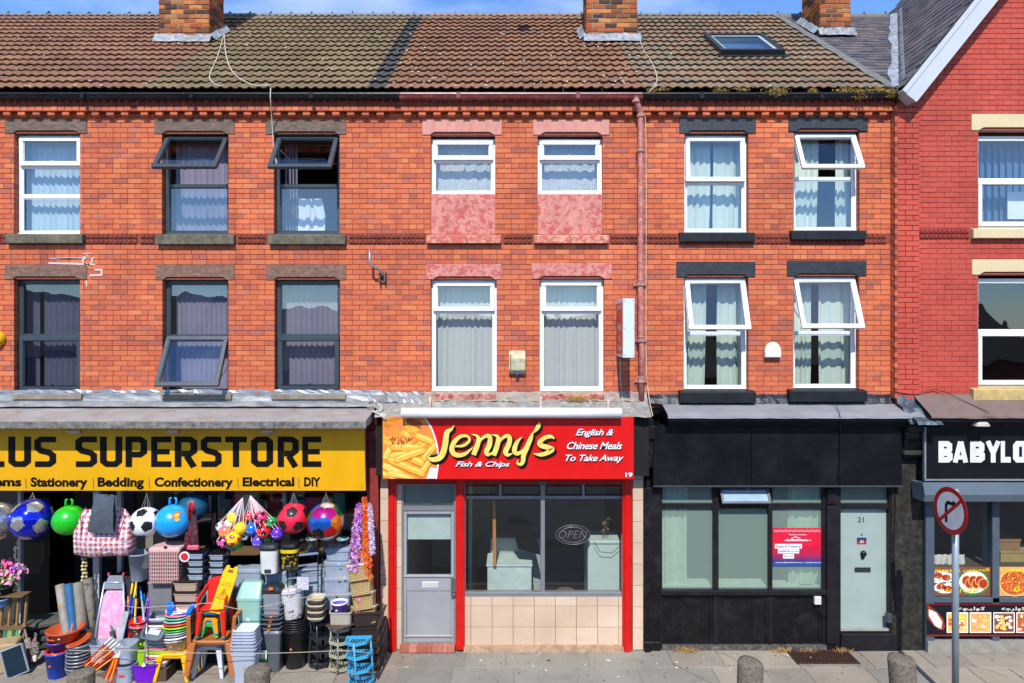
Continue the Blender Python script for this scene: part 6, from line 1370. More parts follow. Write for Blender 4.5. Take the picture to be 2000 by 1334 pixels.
# ------------------------------------------------------------------ goods hung and stacked before the superstore
def mpp(y): return (D + y) / F
def tubm(wt, wb, h, p=2.2, dt=None, db=None, rim=.01, th=.006, rh=.02, seg=24, mb=None, z=0.0, dx=0, dy=0):
    dt = dt or wt; db = db or wb; b = mb or MB(); k = (h - rh) / h
    b.loft([(wb/2*.9, db/2*.9, z, p), (wb/2, db/2, z + .01, p), (wb/2 + (wt-wb)/2*k, db/2 + (dt-db)/2*k, z + h - rh, p), (wt/2 + rim, dt/2 + rim, z + h - rh, p), (wt/2 + rim, dt/2 + rim, z + h, p),
            (wt/2 - th, dt/2 - th, z + h, p), (wb/2 - th, db/2 - th, z + .015, p)], seg, 0, (dx, dy, 0)); return b
STK = {'n': 0}
def w_ok(w): return w >= 24
def tub(name, label, cat, px, z, y, wt, wb, h, mat, p=2.2, dr=1.0, group=None, rot=(0, 0, 0), rim=.01, parts=(), rh=.02, label_only=False):
    """sizes in photo pixels at depth y; z is the height of its foot"""
    m = mpp(y); b = tubm(wt*m, wb*m, h*m, p, wt*m*dr, wb*m*dr, rim=rim, rh=rh)
    o = b.build(name, mat, None, smooth=False, loc=(X(px, y), y, z), rot=rot)
    for pl_ in o.data.polygons: pl_.use_smooth = p < 3
    STK['n'] += 1
    if h >= 18 and w_ok(wb) and y < -.3 and STK['n'] % 2:
        s_ = MB(); zz = h*m*.55; ry = ((wb + (wt-wb)*.55)/2)*m*dr + .004; u = (-.3 + .6*((STK['n']*7) % 10)/10)*wb*m*.4
        s_.box(u - .014, u + .014, -ry, -ry*.97, zz - .011, zz + .011); s_.build('price_sticker', M(['e0701c', 'd8d4cc', 'e08a3c'][STK['n'] % 3], .6), o)
    return tag(o, label, cat, group)
def glossy(c, **k): return M(c, k.pop('rough', .3), **k)
# --- balls
ICO = None
def ico_dirs():
    g = (1 + 5 ** .5) / 2; v = []
    for a in (-1, 1):
        for c in (-g, g): v += [(0, a, c), (a, c, 0), (c, 0, a)]
    v = [Vector(q).normalized() for q in v]; f = []
    for i in range(12):
        for j in range(i+1, 12):
            for k in range(j+1, 12):
                if v[i].dot(v[j]) > .4 and v[j].dot(v[k]) > .4 and v[i].dot(v[k]) > .4: f.append((v[i]+v[j]+v[k]).normalized())
    return v, f
IV, IF = ico_dirs()
def ball_mesh(r, sub=4, mode='pent', rot=(0, 0, 0), ncol=6, sq=1.0):
    bm = bmesh.new(); bmesh.ops.create_icosphere(bm, subdivisions=sub, radius=r); me = bpy.data.meshes.new('ball')
    Rm = Matrix.Rotation(rot[2], 3, 'Z') @ Matrix.Rotation(rot[1], 3, 'Y') @ Matrix.Rotation(rot[0], 3, 'X'); V_ = [Rm @ v for v in IV]; F_ = [Rm @ v for v in IF]
    for f in bm.faces:
        c = f.calc_center_median().normalized(); f.smooth = True
        dv = max((c.dot(v), i) for i, v in enumerate(V_)); df = max((c.dot(v), i) for i, v in enumerate(F_))
        if mode == 'pent': f.material_index = 1 if dv[0] * .986 > df[0] - .012 else 0
        elif mode == 'multi': f.material_index = ((dv[1]*5 + 1) if dv[0] > df[0] else (df[1]*3 + 2)) % ncol
        elif mode == 'spots': f.material_index = 1 if dv[0] > .95 else 0
        elif mode == 'stripe': f.material_index = 1 if abs(c.dot(Rm @ Vector((0, 0, 1)))) < .22 else 0
        else: f.material_index = 0
    for v in bm.verts: v.co.z *= sq
    bm.to_mesh(me); bm.free(); return me
def ball(px, py, r, y, cols, label, mode='pent', rot=(.3, .4, .2), rough=.25, metal=0, name='ball', cat='ball', group=None, sub=5, sq=1.0, mats=None):
    me = ball_mesh(r*mpp(y), sub, mode, rot, len(cols), sq)
    for c in cols: me.materials.append(glossy(c, rough=rough, metal=metal, coat=.3, var=.04))
    o = bpy.data.objects.new(name, me); COL.objects.link(o); o.location = (X(px, y), y, Z(py, y)); return tag(o, label, cat, group)
YH = -.58
def hang(px, py0, py1, y=YH, r_=.003):                      # string up to the board
    return
ball(-6, 1018, 37, YH, ('a4a8ae', '8f9298'), 'large silver foil ball cut by the left edge', rough=.16, metal=.7, mode='pent')
ball(62, 1014, 39, YH, ('0c1fc0', 'a9aaa4'), 'shiny blue foil football with silver pentagons', rough=.14, metal=.6, rot=(.1, .25, .5))
ball(-40, 1060, 30, YH + .1, ('6a6e74',), 'dull grey ball behind the silver ball at the left edge', mode='plain')
ball(285, 1020, 29, YH, ('dfe3ec', '1b1e24'), 'white and black football hanging beside the checked bag', rough=.35, rot=(.05, .0, .0))
ball(573, 1012, 30, YH, ('d8163c', '1d1a1c'), 'pinkish red football with black pentagons', rough=.5, rot=(.35, .1, .1))
ball(636, 1018, 36, YH - .05, ('c9ccd0', 'c40c18', 'c0107a', '0a6a3c', 'e07a08', '1c1c20', '1a5ab8'), 'big multicoloured foil football beside the flower garlands', mode='multi', rough=.2, metal=.55, rot=(.2, .5, .1))
def hopper(px, py, r, y, c, label, sx=1.0):
    m = mpp(y); t = thing('space_hopper', label, 'space hopper', (X(px, y), y, Z(py, y)))
    me = ball_mesh(r*m, 4, 'plain', sq=.96); me.materials.append(glossy(c, rough=.28, coat=.3, var=.03)); o = bpy.data.objects.new('body', me); COL.objects.link(o); o.parent = t
    b = MB()
    for s in (-1, 1):
        b.tube([(s*.045, 0, r*m*.88), (s*.05, 0, r*m*1.15), (s*.045, 0, r*m*1.32), (s*.02, 0, r*m*1.36)], [.02, .017, .016, .012], 8)
    b.build('handle', glossy(c, rough=.3), t, smooth=True); return t
hopper(135, 1016, 30, YH - .02, '18b01c', 'bright green space hopper hanging beside the blue football')
t = hopper(338, 1017, 33, YH - .02, '1496dc', 'sky blue space hopper with an orange sticker')
b = MB(); m = mpp(YH); R_ = 33*m*1.006
def onball(u, v, R_=R_): x = u*R_; z = v*R_; return (x, -math.sqrt(max(0, R_*R_ - x*x - z*z)), z)
b.poly([onball(.52 + .2*math.cos(-a*.628) * (1 if a % 2 else .8), .5 + .2*math.sin(-a*.628) * (1 if a % 2 else .8)) for a in range(10)], 0); b.poly([tuple(Vector(onball(.54 + .11*math.cos(-a*.628), .5 + .11*math.sin(-a*.628)))*1.006) for a in range(10)], 1)
b.poly([onball(.6 + .1*math.cos(-a*.628), .28 + .09*math.sin(-a*.628)) for a in range(10)], 1); b.build('sticker', [glossy('c0601c'), glossy('e8b040')], t)
ball(378, 990, 28, -.12, ('17506c',), 'dim blue ball in shade behind the blue space hopper', mode='plain', rough=.3)
# hanging loops
for px, py in ((62, 974), (285, 990), (573, 981), (636, 980)):
    b = MB(); y = YH; b.tube([(X(px, y) - .03, y, Z(py + 6, y)), (X(px, y), y + .02, Z(962, y)), (X(px, y) + .03, y, Z(py + 6, y))], .0025, 5); b.tube([(X(px, y) - .09, y, Z(py + 12, y)), (X(px, y), y + .02, Z(964, y)), (X(px, y) + .09, y, Z(py + 12, y))], .002, 5)
    solo('hanging_string', b, M('c9c9c4', .6, alpha=.8), {62: 'thin strings over the blue foil football', 285: 'thin strings over the white football', 573: 'thin strings over the pinkish red football', 636: 'thin strings over the multicoloured football'}[px], 'string', 'strings the balls hang from')
# nets of small balls
def net(label, top, items):
    y0 = YH; t = thing('net_of_balls', label, 'net of balls', (X(top[0], y0), y0, Z(top[1], y0))); L0 = Vector(t.location); cord = MB()
    for px, py, r, cols, mode, dy in items:
        y = y0 + dy; me = ball_mesh(r*mpp(y), 3, mode, (r*.3, px*.1, py*.07), len(cols))
        for c in cols: me.materials.append(glossy(c, rough=.2, coat=.5, var=.02))
        o = bpy.data.objects.new('ball', me); COL.objects.link(o); o.parent = t; o.location = Vector((X(px, y), y, Z(py, y))) - L0
        c0 = Vector((X(px, y), y, Z(py, y))); rr = r*mpp(y)*1.02
        for k in range(3):
            a = -1.2 + k*1.0; p = c0 + Vector((math.sin(a)*rr*.9, -rr*.5, math.cos(a)*rr*.6)); cord.tube([L0, p, c0 + Vector((math.sin(a)*rr*.3, -rr, -rr*.25))], .004, 4)
    cord.build('net', M('e0a8a8', .6, c2='e8e8e8', thr=.5), t, keep=True)
net('net of small footballs led by a yellow ball with red dots', (474, 972), [(456, 1052, 14.5, ('f0c808', 'd02418'), 'spots', -.08), (470, 1032, 13, ('f0c000',), 'plain', -.04), (441, 1038, 14, ('f0783c', 'e85a8a'), 'stripe', 0), (456, 1012, 12.5, ('f0d020', '1c3aa0'), 'stripe', 0),
     (433, 1029, 11, ('dfe4ea', '2a3a80'), 'pent', .04), (437, 1058, 13, ('d84a9a', '1a1a1a'), 'pent', .03), (463, 1063, 11, ('2aa02a',), 'plain', .05), (448, 1022, 9, ('e8e8e8',), 'plain', -.02), (478, 1048, 8, ('d8d8d8', '202020'), 'pent', .03)])
net('net of small pink, red, blue, green and purple balls', (489, 968), [(509, 1011, 14, ('e0386a', '1c1c1e'), 'pent', -.04), (515, 1038, 14, ('d81c20', '201c1c'), 'pent', -.1), (492, 1033, 13, ('1464c8',), 'plain', 0), (531, 1020, 12, ('189040', '0c5028'), 'pent', 0),
     (542, 1042, 13, ('5a2ab0',), 'plain', -.04), (506, 1057, 14, ('5a40b8',), 'plain', .03), (487, 1008, 10, ('d82038', 'e8e8e8'), 'stripe', .04), (524, 1053, 9, ('2a9a30',), 'plain', .02), (535, 1056, 9, ('282040',), 'plain', .05)])
# checked bag and grey packet
def plaid():
    m, n, b = newmat('plaid'); L = n.links; tc_ = n.nodes.new('ShaderNodeTexCoord'); outs = []
    for i, (dr, sc) in enumerate((('X', 4.2), ('Z', 4.2), ('X', 10), ('Z', 10))):
        w = n.nodes.new('ShaderNodeTexWave'); w.bands_direction = dr; w.inputs['Scale'].default_value = sc; w.inputs['Distortion'].default_value = .6; L.new(tc_.outputs['Object'], w.inputs['Vector']); outs.append(w.outputs['Fac'])
    ad = n.nodes.new('ShaderNodeMath'); ad.operation = 'ADD'; L.new(outs[0], ad.inputs[0]); L.new(outs[1], ad.inputs[1])
    r1 = n.nodes.new('ShaderNodeValToRGB'); e = r1.color_ramp.elements; e[0].position = .35; e[0].color = lin('d8d0d4') + (1,); e[1].position = .8; e[1].color = lin('c04858') + (1,); hf = n.nodes.new('ShaderNodeMath'); hf.operation = 'MULTIPLY'; hf.inputs[1].default_value = .5; L.new(ad.outputs[0], hf.inputs[0]); L.new(hf.outputs[0], r1.inputs[0])
    mu = n.nodes.new('ShaderNodeMath'); mu.operation = 'MULTIPLY'; L.new(outs[2], mu.inputs[0]); L.new(outs[3], mu.inputs[1]); mr = n.nodes.new('ShaderNodeMapRange'); mr.inputs['From Min'].default_value = .55; mr.inputs['From Max'].default_value = .9; L.new(mu.outputs[0], mr.inputs['Value'])
    mx_ = n.nodes.new('ShaderNodeMix'); mx_.data_type = 'RGBA'; mx_.inputs['B'].default_value = lin('6a7898') + (1,); L.new(mr.outputs[0], mx_.inputs['Factor']); L.new(r1.outputs[0], mx_.inputs['A']); L.new(mx_.outputs['Result'], b.inputs['Base Color']); b.inputs['Roughness'].default_value = .3
    nb = n.nodes.new('ShaderNodeTexNoise'); nb.inputs['Scale'].default_value = 7; nb.inputs['Detail'].default_value = 4; nb.inputs['Distortion'].default_value = 1.5; L.new(tc_.outputs['Object'], nb.inputs['Vector']); bp = n.nodes.new('ShaderNodeBump'); bp.inputs['Strength'].default_value = .9; bp.inputs['Distance'].default_value = .05; L.new(nb.outputs['Fac'], bp.inputs['Height']); L.new(bp.outputs[0], b.inputs['Normal'])
    return m
m = mpp(-.6); t = thing('checked_bag', 'large red and white checked zip bag hanging under the yellow sign', 'bag', (X(205, -.6), -.6, Z(1082, -.6)))
b = MB(); secs = []
for z, w, d_, p in ((0, .36, .1, 4), (.03, .41, .14, 5), (.2, .43, .15, 5), (.4, .42, .13, 5), (.52, .385, .09, 4), (.62, .33, .04, 3), (.66, .3, .02, 3)): secs.append((w, d_, z, p))
b.loft(secs, 40); rg = random.Random(3); b.v = [(x + .012*math.sin(z*14 + y*9), y + .018*math.sin(x*17 + z*8) + .01*math.sin(z*23), z + .012*math.sin(x*9)) for x, y, z in b.v]
b.build('body', plaid(), t, smooth=True)
b = MB(); b.tube([(-.27, -.13, .2), (-.25, -.16, .45), (-.3, -.1, .62), (-.24, -.06, .7)], .008, 6); b.tube([(.27, -.13, .2), (.29, -.16, .45), (.33, -.1, .6), (.26, -.06, .68)], .008, 6); b.build('handle', M('a03a44', .6), t)
m = mpp(-.8); b = sheet(-.17, .17, [(-.03, 0), (-.05, .1), (-.045, .25), (-.04, .35), (-.02, .45), (0, .55)], 12, .012, 55)
b.v = [(x*(1.12 - .35*z/.55 + .0), y, z) for x, y, z in b.v]; b2 = sheet(-.17, .17, [(.02, 0), (.03, .25), (0, .55)], 8, .006, 56); n0 = len(b.v); b.v += b2.v; b.f += [tuple(i + n0 for i in f) for f in b2.f]; b.m += b2.m; b.r += b2.r
o = b.build('wrapped_packet', M('4c535c', .25, var=.2, vs=9, bump=.6, bs=20), None, loc=(X(200, -.8), -.8, Z(1040, -.8)), rot=(0, R(4), 0), smooth=True); tag(o, 'grey plastic wrapped packet hanging over the checked bag', 'packet')
b = MB(); b.poly([(X(182, -.7), -.72, Z(992, -.7)), (X(226, -.7), -.72, Z(992, -.7)), (X(227, -.7), -.68, Z(966, -.7)), (X(184, -.7), -.68, Z(966, -.7))]); b.poly([(X(262, -.6), -.6, Z(1000, -.6)), (X(296, -.6), -.6, Z(992, -.6)), (X(297, -.6), -.6, Z(968, -.6)), (X(279, -.6), -.6, Z(966, -.6))][::1])
# red lanyard bag
b = sheet(-.1, .1, [(.0, 0), (-.06, .1), (-.05, .35), (-.02, .6)], 8, .02, 61); b.v = [(x*(1.2 - z), y, z) for x, y, z in b.v]
t = thing('small_backpack', 'narrow dark patterned backpack with a red loop beside the blue hopper', 'backpack', (X(377, -.58), -.58, Z(1075, -.58)))
b.build('body', M('3a2028', .6, var=.2, vs=12, c2='b02848', thr=.57, soft=.02), t, smooth=True)
b = MB(); b.tube([(-.04, -.04, .46), (-.045, -.05, .62), (-.01, -.05, .73), (.03, -.05, .7), (.02, -.05, .58)], .022, 8); b.build('loop', M('b80c14', .5), t, smooth=True); b = MB(); b.box(-.06, .12, -.09, -.03, .02, .1); b.build('pink_flap', M('c8506c', .5), t, bevel=.02)
# watermelon fan
y = -.72; c = MB(); c.loft([(.075, .075, 0, 2), (.075, .075, .012, 2)], 28); c.xf(Matrix.Rotation(R(90), 4, 'X')); t = thing('toy_disc', 'small round toy with a white rim and red watermelon face', 'toy', (X(361, y), y, Z(1087, y))); c.build('rim', M('d8dcde', .4), t)
c = MB(); c.loft([(.055, .055, 0, 2), (.055, .055, .016, 2)], 24); c.xf(Matrix.Rotation(R(90), 4, 'X')); c.build('face', M('d82838', .4, var=.05), t); c = MB()
for k in range(8): a = k*.785; c.box(.03*math.cos(a) - .004, .03*math.cos(a) + .004, -.0185, -.016, .03*math.sin(a) - .007, .03*math.sin(a) + .007)
c.build('seeds', M('20100c', .5), t)
# flower garlands
def garland(px0, py0, px1, py1, r_, cols, label, seed, dens=1.0):
    y = -.62; rg = random.Random(seed); b = MB(); L = (py1 - py0); a = Vector((X(px0, y), y, Z(py0, y))); c = Vector((X(px1, y), y - .1, Z(py1, y)))
    for _ in range(int(L * 4.2 * dens)):
        t_ = rg.random(); ang = rg.uniform(0, 6.28); rr = r_ * (.35 + .75*rg.random()) * (.6 + .6*min(1, t_*3)); p = a.lerp(c, t_) + Vector((math.cos(ang)*rr, math.sin(ang)*rr, 0)); s = rg.uniform(.012, .024)
        n_ = (Vector((math.cos(ang), math.sin(ang) - .4, rg.uniform(-.5, .7)))).normalized(); u = n_.orthogonal().normalized(); v = n_.cross(u); mi = rg.randrange(len(cols))
        for k in range(3): a0 = k*2.09 + ang; d1 = u*math.cos(a0) + v*math.sin(a0); d2 = u*math.cos(a0+.9) + v*math.sin(a0+.9); b.poly([p, p + d1*s + n_*.006, p + (d1+d2)*s*.7 + n_*.012, p + d2*s + n_*.006], mi)
    t = thing('flower_garland', label, 'garland', tuple(c), group='flower garlands by the dark red pilaster'); s_ = MB(); s_.tube([a, c], .006, 5); s_.build('string', M('3a5a2a'), t, keep=True)
    o = b.build('petals', [M(q, .7, var=.1) for q in cols], t, keep=True); o['kind'] = 'stuff'
garland(702, 985, 694, 1108, .06, ('a850cc', 'c890dc', 'e0d0e8', '9a3ac0', 'e07a50'), 'purple and lilac flower garland beside the multicoloured football', 1, 1.5)
garland(712, 972, 722, 1128, .045, ('e8680c', 'd8400c', 'f08818'), 'orange flower garland between the purple and white ones', 2, 1.3)
garland(722, 985, 730, 1078, .03, ('d8d0e0', 'c8b4d8', 'b8a0c0'), 'thin white flower garland against the dark red pilaster', 3, 1.2)
garland(708, 1060, 702, 1200, .04, ('e06818', 'e8d0d8', 'c84898', 'f08c20'), 'orange and pink flower garland hanging behind the cream baskets', 4, .9)
# ------------------------------------------------------------------ things standing on the pavement
def G_(py): return GY(py)
# left edge
b = MB(); rg = random.Random(9)
def flowers(cx, cy, rx, ry, y, cols, n_, b):
    for _ in range(n_):
        a = rg.uniform(0, 6.28); q = rg.random() ** .5; p = Vector((X(cx + rx*q*math.cos(a), y), y + rg.uniform(-.08, .08), Z(cy + ry*q*math.sin(a), y))); s = rg.uniform(.012, .028); n_v = Vector((rg.uniform(-.6, .6), -1, rg.uniform(-.2, .9))).normalized(); u = n_v.orthogonal(); v = n_v.cross(u); mi = rg.randrange(len(cols))
        b.poly([p + (u*math.cos(k*1.256) + v*math.sin(k*1.256))*s*(1 if k % 2 else .8) for k in range(5)], cols[mi])
fl_c = [M(c_, .7) for c_ in ('e0508c', 'e88ab0', 'f0a888', '6a3aa0', '2e6a34', '4a7a3a')]
for px, py, l, cl, sd in ((8, 1106, 'bunch of pink artificial flowers at the left edge', [0, 1, 0, 4], 1), (36, 1116, 'small sprig of pink and purple artificial flowers', [1, 3, 1, 4], 2), (12, 1130, 'peach coloured artificial flowers in a dark pot', [2, 1, 2, 5], 3)):
    b = MB(); flowers(px, py, 18 if sd != 2 else 12, 14, -.35, cl, 90, b); t = thing('artificial_flowers', l, 'flowers', (X(px, -.35), -.35, Z(py + 20, -.35)), group='artificial flowers at the left edge'); o = b.build('petals', fl_c, t, keep=True); o['kind'] = 'stuff'
    s = MB(); 
    for k in range(4): s.tube([(X(px + 4*k - 6, -.35), -.33, Z(py, -.35)), (X(px, -.35), -.33, Z(py + 34, -.35))], .004, 5)
    s.build('stems', M('2e5a2e', .8), t, keep=True)
tub('plant_pot', 'black plant pot of peach flowers at the left edge', 'pot', 8, Z(1166, -.4), -.4, 32, 24, 22, M('1c2224', .4))
tub('plastic_basin', 'blue patterned basin on the stand at the left edge', 'basin', 4, Z(1184, -.45), -.45, 26, 20, 16, M('4a90c8', .4, c2='c02838', thr=.6, vs=20))
t = thing('plant_stand', 'tall wooden slatted stand holding flowers at the left edge', 'stand', (X(12, -.45), -.45, 0)); 
for dx in (-.12, .0, .12, .24):
    b = MB(); b.beam((dx, 0, 0), (dx + .02, .08, 1.0), .03, .03); b.build('leg', M('8a6a3c', .7, var=.3), t)
b = MB(); b.box(-.16, .28, -.05, .14, .98, 1.0); b.box(-.16, .28, -.05, .14, .5, .52); b.build('shelf', M('6a5234', .7), t)
for i in range(7):
    b = MB(); px = 6 + i*4; b.tube([(X(px, -.5), -.5, .05), (X(px + 2, -.5), -.5, .3), (X(px + 3, -.48), -.48, .5)], [.012, .022, .01], 8); o = solo('garden_tool', b, M(['2f8a3a', '3a6a9a', '8aa83a', 'c8a040', '2a7a4a', '1e5a6a', '6aa84a'][i], .4), ['green', 'blue', 'lime', 'ochre', 'dark green', 'teal', 'light green'][i] + ' handled garden tool standing at the left edge', 'garden tool', 'garden tools at the left edge')
b = MB(); b.box(-.25, .22, -.15, .15, 0, .42); o = b.build('stone_block', M('9a8560', .9, var=.3, vs=8, bump=.7, bs=20), None, loc=(X(4, -.7), -.7, 0), rot=(0, 0, R(20)), bevel=.02); tag(o, 'rough sandy stone block at the lower left edge', 'block')
t = thing('framed_mirror', 'silver framed dark mirror leaning against the stone block', 'mirror', (X(36, -.86), -.86, 0), (R(-14), R(-16), R(24)))
b = MB(); b.ring(-.14, .14, 0, .42, -.02, .02, .02); b.build('frame', M('b8c4cc', .25, metal=.6), t, bevel=.008); b = MB(); b.box(-.12, .12, -.008, .01, .02, .4); b.build('glass', M('1c2a36', .08), t)
for i, (px, py) in enumerate(((50, 1262), (60, 1258), (66, 1270), (72, 1255), (58, 1246))):
    y = -.62; b = MB(); b.box(-.04, .04, -.02, .02, 0, .16); b.box(-.012, .012, -.012, .012, .16, .3); o = b.build('hand_brush', M(['8a2430', '4a2c24', 'c8c0b4', '3a3434', '6a6058'][i], .6, stretch=(1, 1, 9), vs=8, c2='d8d0c8', thr=.6), None, loc=(X(px, y), y, max(0, Z(py + 22, y))), rot=(R(-12), R(20 - i*11), 0), bevel=.006); tag(o, ['maroon', 'dark brown', 'cream', 'charcoal', 'grey'][i] + ' hand brush in the dark doorway behind the mirror', 'brush', 'hand brushes in the doorway')
for i in range(4):
    b = MB(); b.box(-.3, .3, -.2, .2, 0, .1); o = b.build('folded_mat', M(['2a2c2a', '3a3a38', '24282c', '4a4a46'][i], .9), None, loc=(X(85, .1) + i*.03, .05, .02 + i*.11), rot=(0, 0, R(10 + i*7)), bevel=.03); tag(o, 'folded dark mat in the doorway, %s in the pile' % ['lowest', 'second', 'third', 'topmost'][i], 'mat', 'folded mats in the doorway')
# vinyl rolls
def roll(x0, y0p, x1, y1p, r_, mat, label, ya=-.75, yb=-.5):
    t = thing('vinyl_roll', label, 'roll', (X(x0, ya), ya, Z(y0p, ya))); L0 = Vector(t.location); b = MB(); m_ = mpp(ya); p, q = Vector((X(x0, ya), ya, Z(y0p, ya))), Vector((X(x1, yb), yb, Z(y1p, yb))); b.tube([p, q], r_*m_, 20, cap=False); b.tube([p, q], r_*m_*.55, 14, cap=False)
    d_ = (q-p).normalized(); u = d_.orthogonal().normalized(); v = d_.cross(u); n_ = 20
    for k in range(n_):
        a0, a1 = 2*math.pi*k/n_, 2*math.pi*(k+1)/n_; f = lambda a, r: q + (u*math.cos(a) + v*math.sin(a))*r*m_
        b.quad(f(a0, r_*.55), f(a1, r_*.55), f(a1, r_), f(a0, r_))
    b.build('sheet', mat, t, keep=True, smooth=False)
MARB = lambda a, c: M(a, .3, var=.3, vs=5, c2=c, thr=.6, soft=.05)
roll(134, 1262, 117, 1142, 8.5, MARB('8a8880', 'a88236'), 'grey marbled vinyl roll with gold streaks, leftmost of the rolls', -.75, -.5)
roll(146, 1262, 134, 1140, 8, M('2a5c88', .35, var=.1), 'plain blue vinyl roll between the marbled rolls', -.72, -.5)
roll(160, 1232, 151, 1138, 11, MARB('7c796f', 'a07c30'), 'wide grey marbled vinyl roll behind the terracotta pots', -.6, -.42)
roll(178, 1226, 172, 1130, 10, MARB('7a756a', '45423c'), 'pale stone patterned vinyl roll beside the pink ironing board', -.45, -.35)
# buckets and pots
yb_ = G_(1320)
tub('bucket', 'bright blue bucket at the left holding orange pots', 'bucket', 113, 0, yb_, 43, 32, 50, glossy('0a4ac0', rough=.35))
tub('bucket', 'orange red bucket nested in the blue one', 'bucket', 113, Z(1306, yb_), yb_, 40, 32, 38, glossy('d83a10', rough=.35)); tub('bucket', 'purple and yellow rimmed bucket under the wide terracotta pot', 'bucket', 113, Z(1292, yb_), yb_, 36, 30, 42, glossy('5a3a8a', rough=.4))
TCO = M('b0481c', .6, var=.08)
tub('plant_pot', 'terracotta plastic pot under the wide terracotta bowl', 'pot', 114, Z(1268, yb_), yb_, 34, 26, 26, TCO); tub('plant_pot', 'wide terracotta bowl holding a wooden handled brush', 'pot', 128, Z(1250, yb_+.03), yb_+.03, 60, 38, 24, TCO, rim=.02)
b = MB(); b.tube([(X(137, -.95), -.95, Z(1244, -.95)), (X(142, -.9), -.9, Z(1218, -.9))], .014, 8); solo('brush_handle', b, M('b8763c', .6), 'short wooden brush handle in the wide terracotta bowl', 'handle')
for i in range(7):
    tub('zinc_bowl' if i < 6 else 'zinc_bowl', 'grey bowl %s up the stack beside the blue bucket' % ['lowest', 'second', 'third', 'fourth', 'fifth', 'sixth', 'seventh'][i], 'bowl', 153 + i*.3, .02 + i*.048, -.87, 42 - (i == 0)*3, 33, 13, M(['6f757a', '8a9094'][i % 2], .35, metal=.3), group='stack of grey bowls at the left')
tub('plastic_drum', 'clear rimmed drum on top of the grey bowls', 'drum', 155, .36, -.87, 38, 36, 16, CLOUDY)
b = MB(); b.loft([(.03, .03, 0, 2), (.15, .15, .02, 2), (.168, .168, .035, 2), (.15, .15, .03, 2), (.02, .02, .012, 2)], 28); o = b.build('plant_saucer', TCO, None, smooth=True, loc=(X(155, -.87), -.87, .49), rot=(R(12), R(-14), 0)); tag(o, 'tilted terracotta saucer on the stack of grey bowls', 'saucer')
# ironing board
yi = -.62; t = thing('ironing_board', 'folded ironing board with a pink cover and grey frame', 'ironing board', (X(209, yi), yi, 0), (R(-9), 0, 0)); m = mpp(yi)
b = MB(); b.loft([(.16, .012, .1, 2, 0, 0)], 4) if False else None
pts = [(-.17, .15), (.2, .15), (.2, .9), (.14, 1.08), (-.1, 1.08), (-.17, .95)]; prism_xz(b, pts, -.02, .01); b.build('cover', M('d890b8', .7, var=.12, vs=6, c2='d8d0c8', thr=.6), t, bevel=.01)
b = MB(); b.tube([(-.2, -.03, 0), (-.19, -.03, .6), (-.13, -.03, 1.2)], .014, 8); b.tube([(.22, -.03, 0), (.22, -.03, .6), (.15, -.03, 1.2)], .014, 8); b.tube([(-.13, -.03, 1.2), (.15, -.03, 1.2)], .014, 8); b.build('frame', M('b8c4d4', .3, metal=.6), t, smooth=True)
b = MB(); prism_xz(b, [(-.14, 1.1), (.17, 1.1), (.13, 1.3), (-.08, 1.3)], -.035, -.005); b.build('iron_rest', M('7d848c', .5), t, bevel=.01); b = MB(); b.box(-.09, -.07, -.04, 0, 1.3, 1.34); b.box(.13, .15, -.04, 0, 1.3, 1.34); b.build('end_cap', M('d04870', .5), t)
# brooms and mops
rg = random.Random(21)
poles = [((222, 1290), (226, 1150), '8a9094', 'ffd000', 'grey mop pole with a yellow collar over the pink board'), ((228, 1262), (205, 1180), '5a6a6a', 'e07a20', 'short grey green pole with an orange tip'), ((222, 1290), (206, 1195), '7a94a8', 'e08020', 'steel blue pole leaning over the ironing board'),
 ((240, 1270), (262, 1120), '1f4fa8', 'e8b000', 'royal blue broom pole with a yellow top'), ((246, 1272), (268, 1128), '2458b8', 'f0c000', 'blue broom pole beside the first one'), ((238, 1265), (258, 1180), 'c41c1c', 'e8e8e8', 'red broom pole leaning left of the bucket'), ((248, 1268), (272, 1165), 'd02818', 'f0a000', 'red and orange brush pole'),
 ((252, 1262), (250, 1150), 'c83a1c', 'ff7a10', 'orange red pole standing upright'), ((260, 1262), (268, 1135), 'e0a820', '303030', 'mustard pole with a dark grip'), ((268, 1258), (262, 1150), '2a6ac0', '40a8d8', 'light blue capped broom pole'), ((275, 1255), (282, 1160), '303a4a', '2a5aa0', 'dark navy mop pole'),
 ((286, 1250), (274, 1145), '9aa4ac', '3a8ac8', 'silver mop pole with a blue joint'), ((270, 1250), (292, 1150), '70787e', '50585e', 'slim grey pole behind the red buckets')]
for (a, c, col, col2, l) in poles:
    ya, yb = -.72, -.35; t = thing('broom', l, 'broom', (X(a[0], ya), ya, max(0.02, Z(a[1], ya)))); L0 = Vector(t.location); p = L0.copy(); q = Vector((X(c[0], yb), yb, Z(c[1], yb)))
    b = MB(); b.tube([p, p.lerp(q, .72)], .0145, 8); b.build('pole', glossy(col), t, keep=True, smooth=True); b = MB(); b.tube([p.lerp(q, .72), p.lerp(q, .76), p.lerp(q, 1)], [.018, .016, .014], 8); b.build('grip', glossy(col2), t, keep=True, smooth=True)
t = thing('broom', 'broom with a wide grey square tube handle in front of the others', 'broom', (X(232, -.85), -.85, .22)); b = MB(); b.beam((X(231, -.85), -.85, Z(1262, -.85)), (X(247, -.6), -.6, Z(1194, -.6)), .085, .03); b.build('handle', M('7c8084', .3, metal=.4, var=.1), t, keep=True); b = MB(); b.tube([(X(222, -.85), -.85, Z(1258, -.85)), (X(219, -.8), -.8, Z(1232, -.8))], .035, 10); b.build('head', M('3a3c40', .6), t, keep=True)
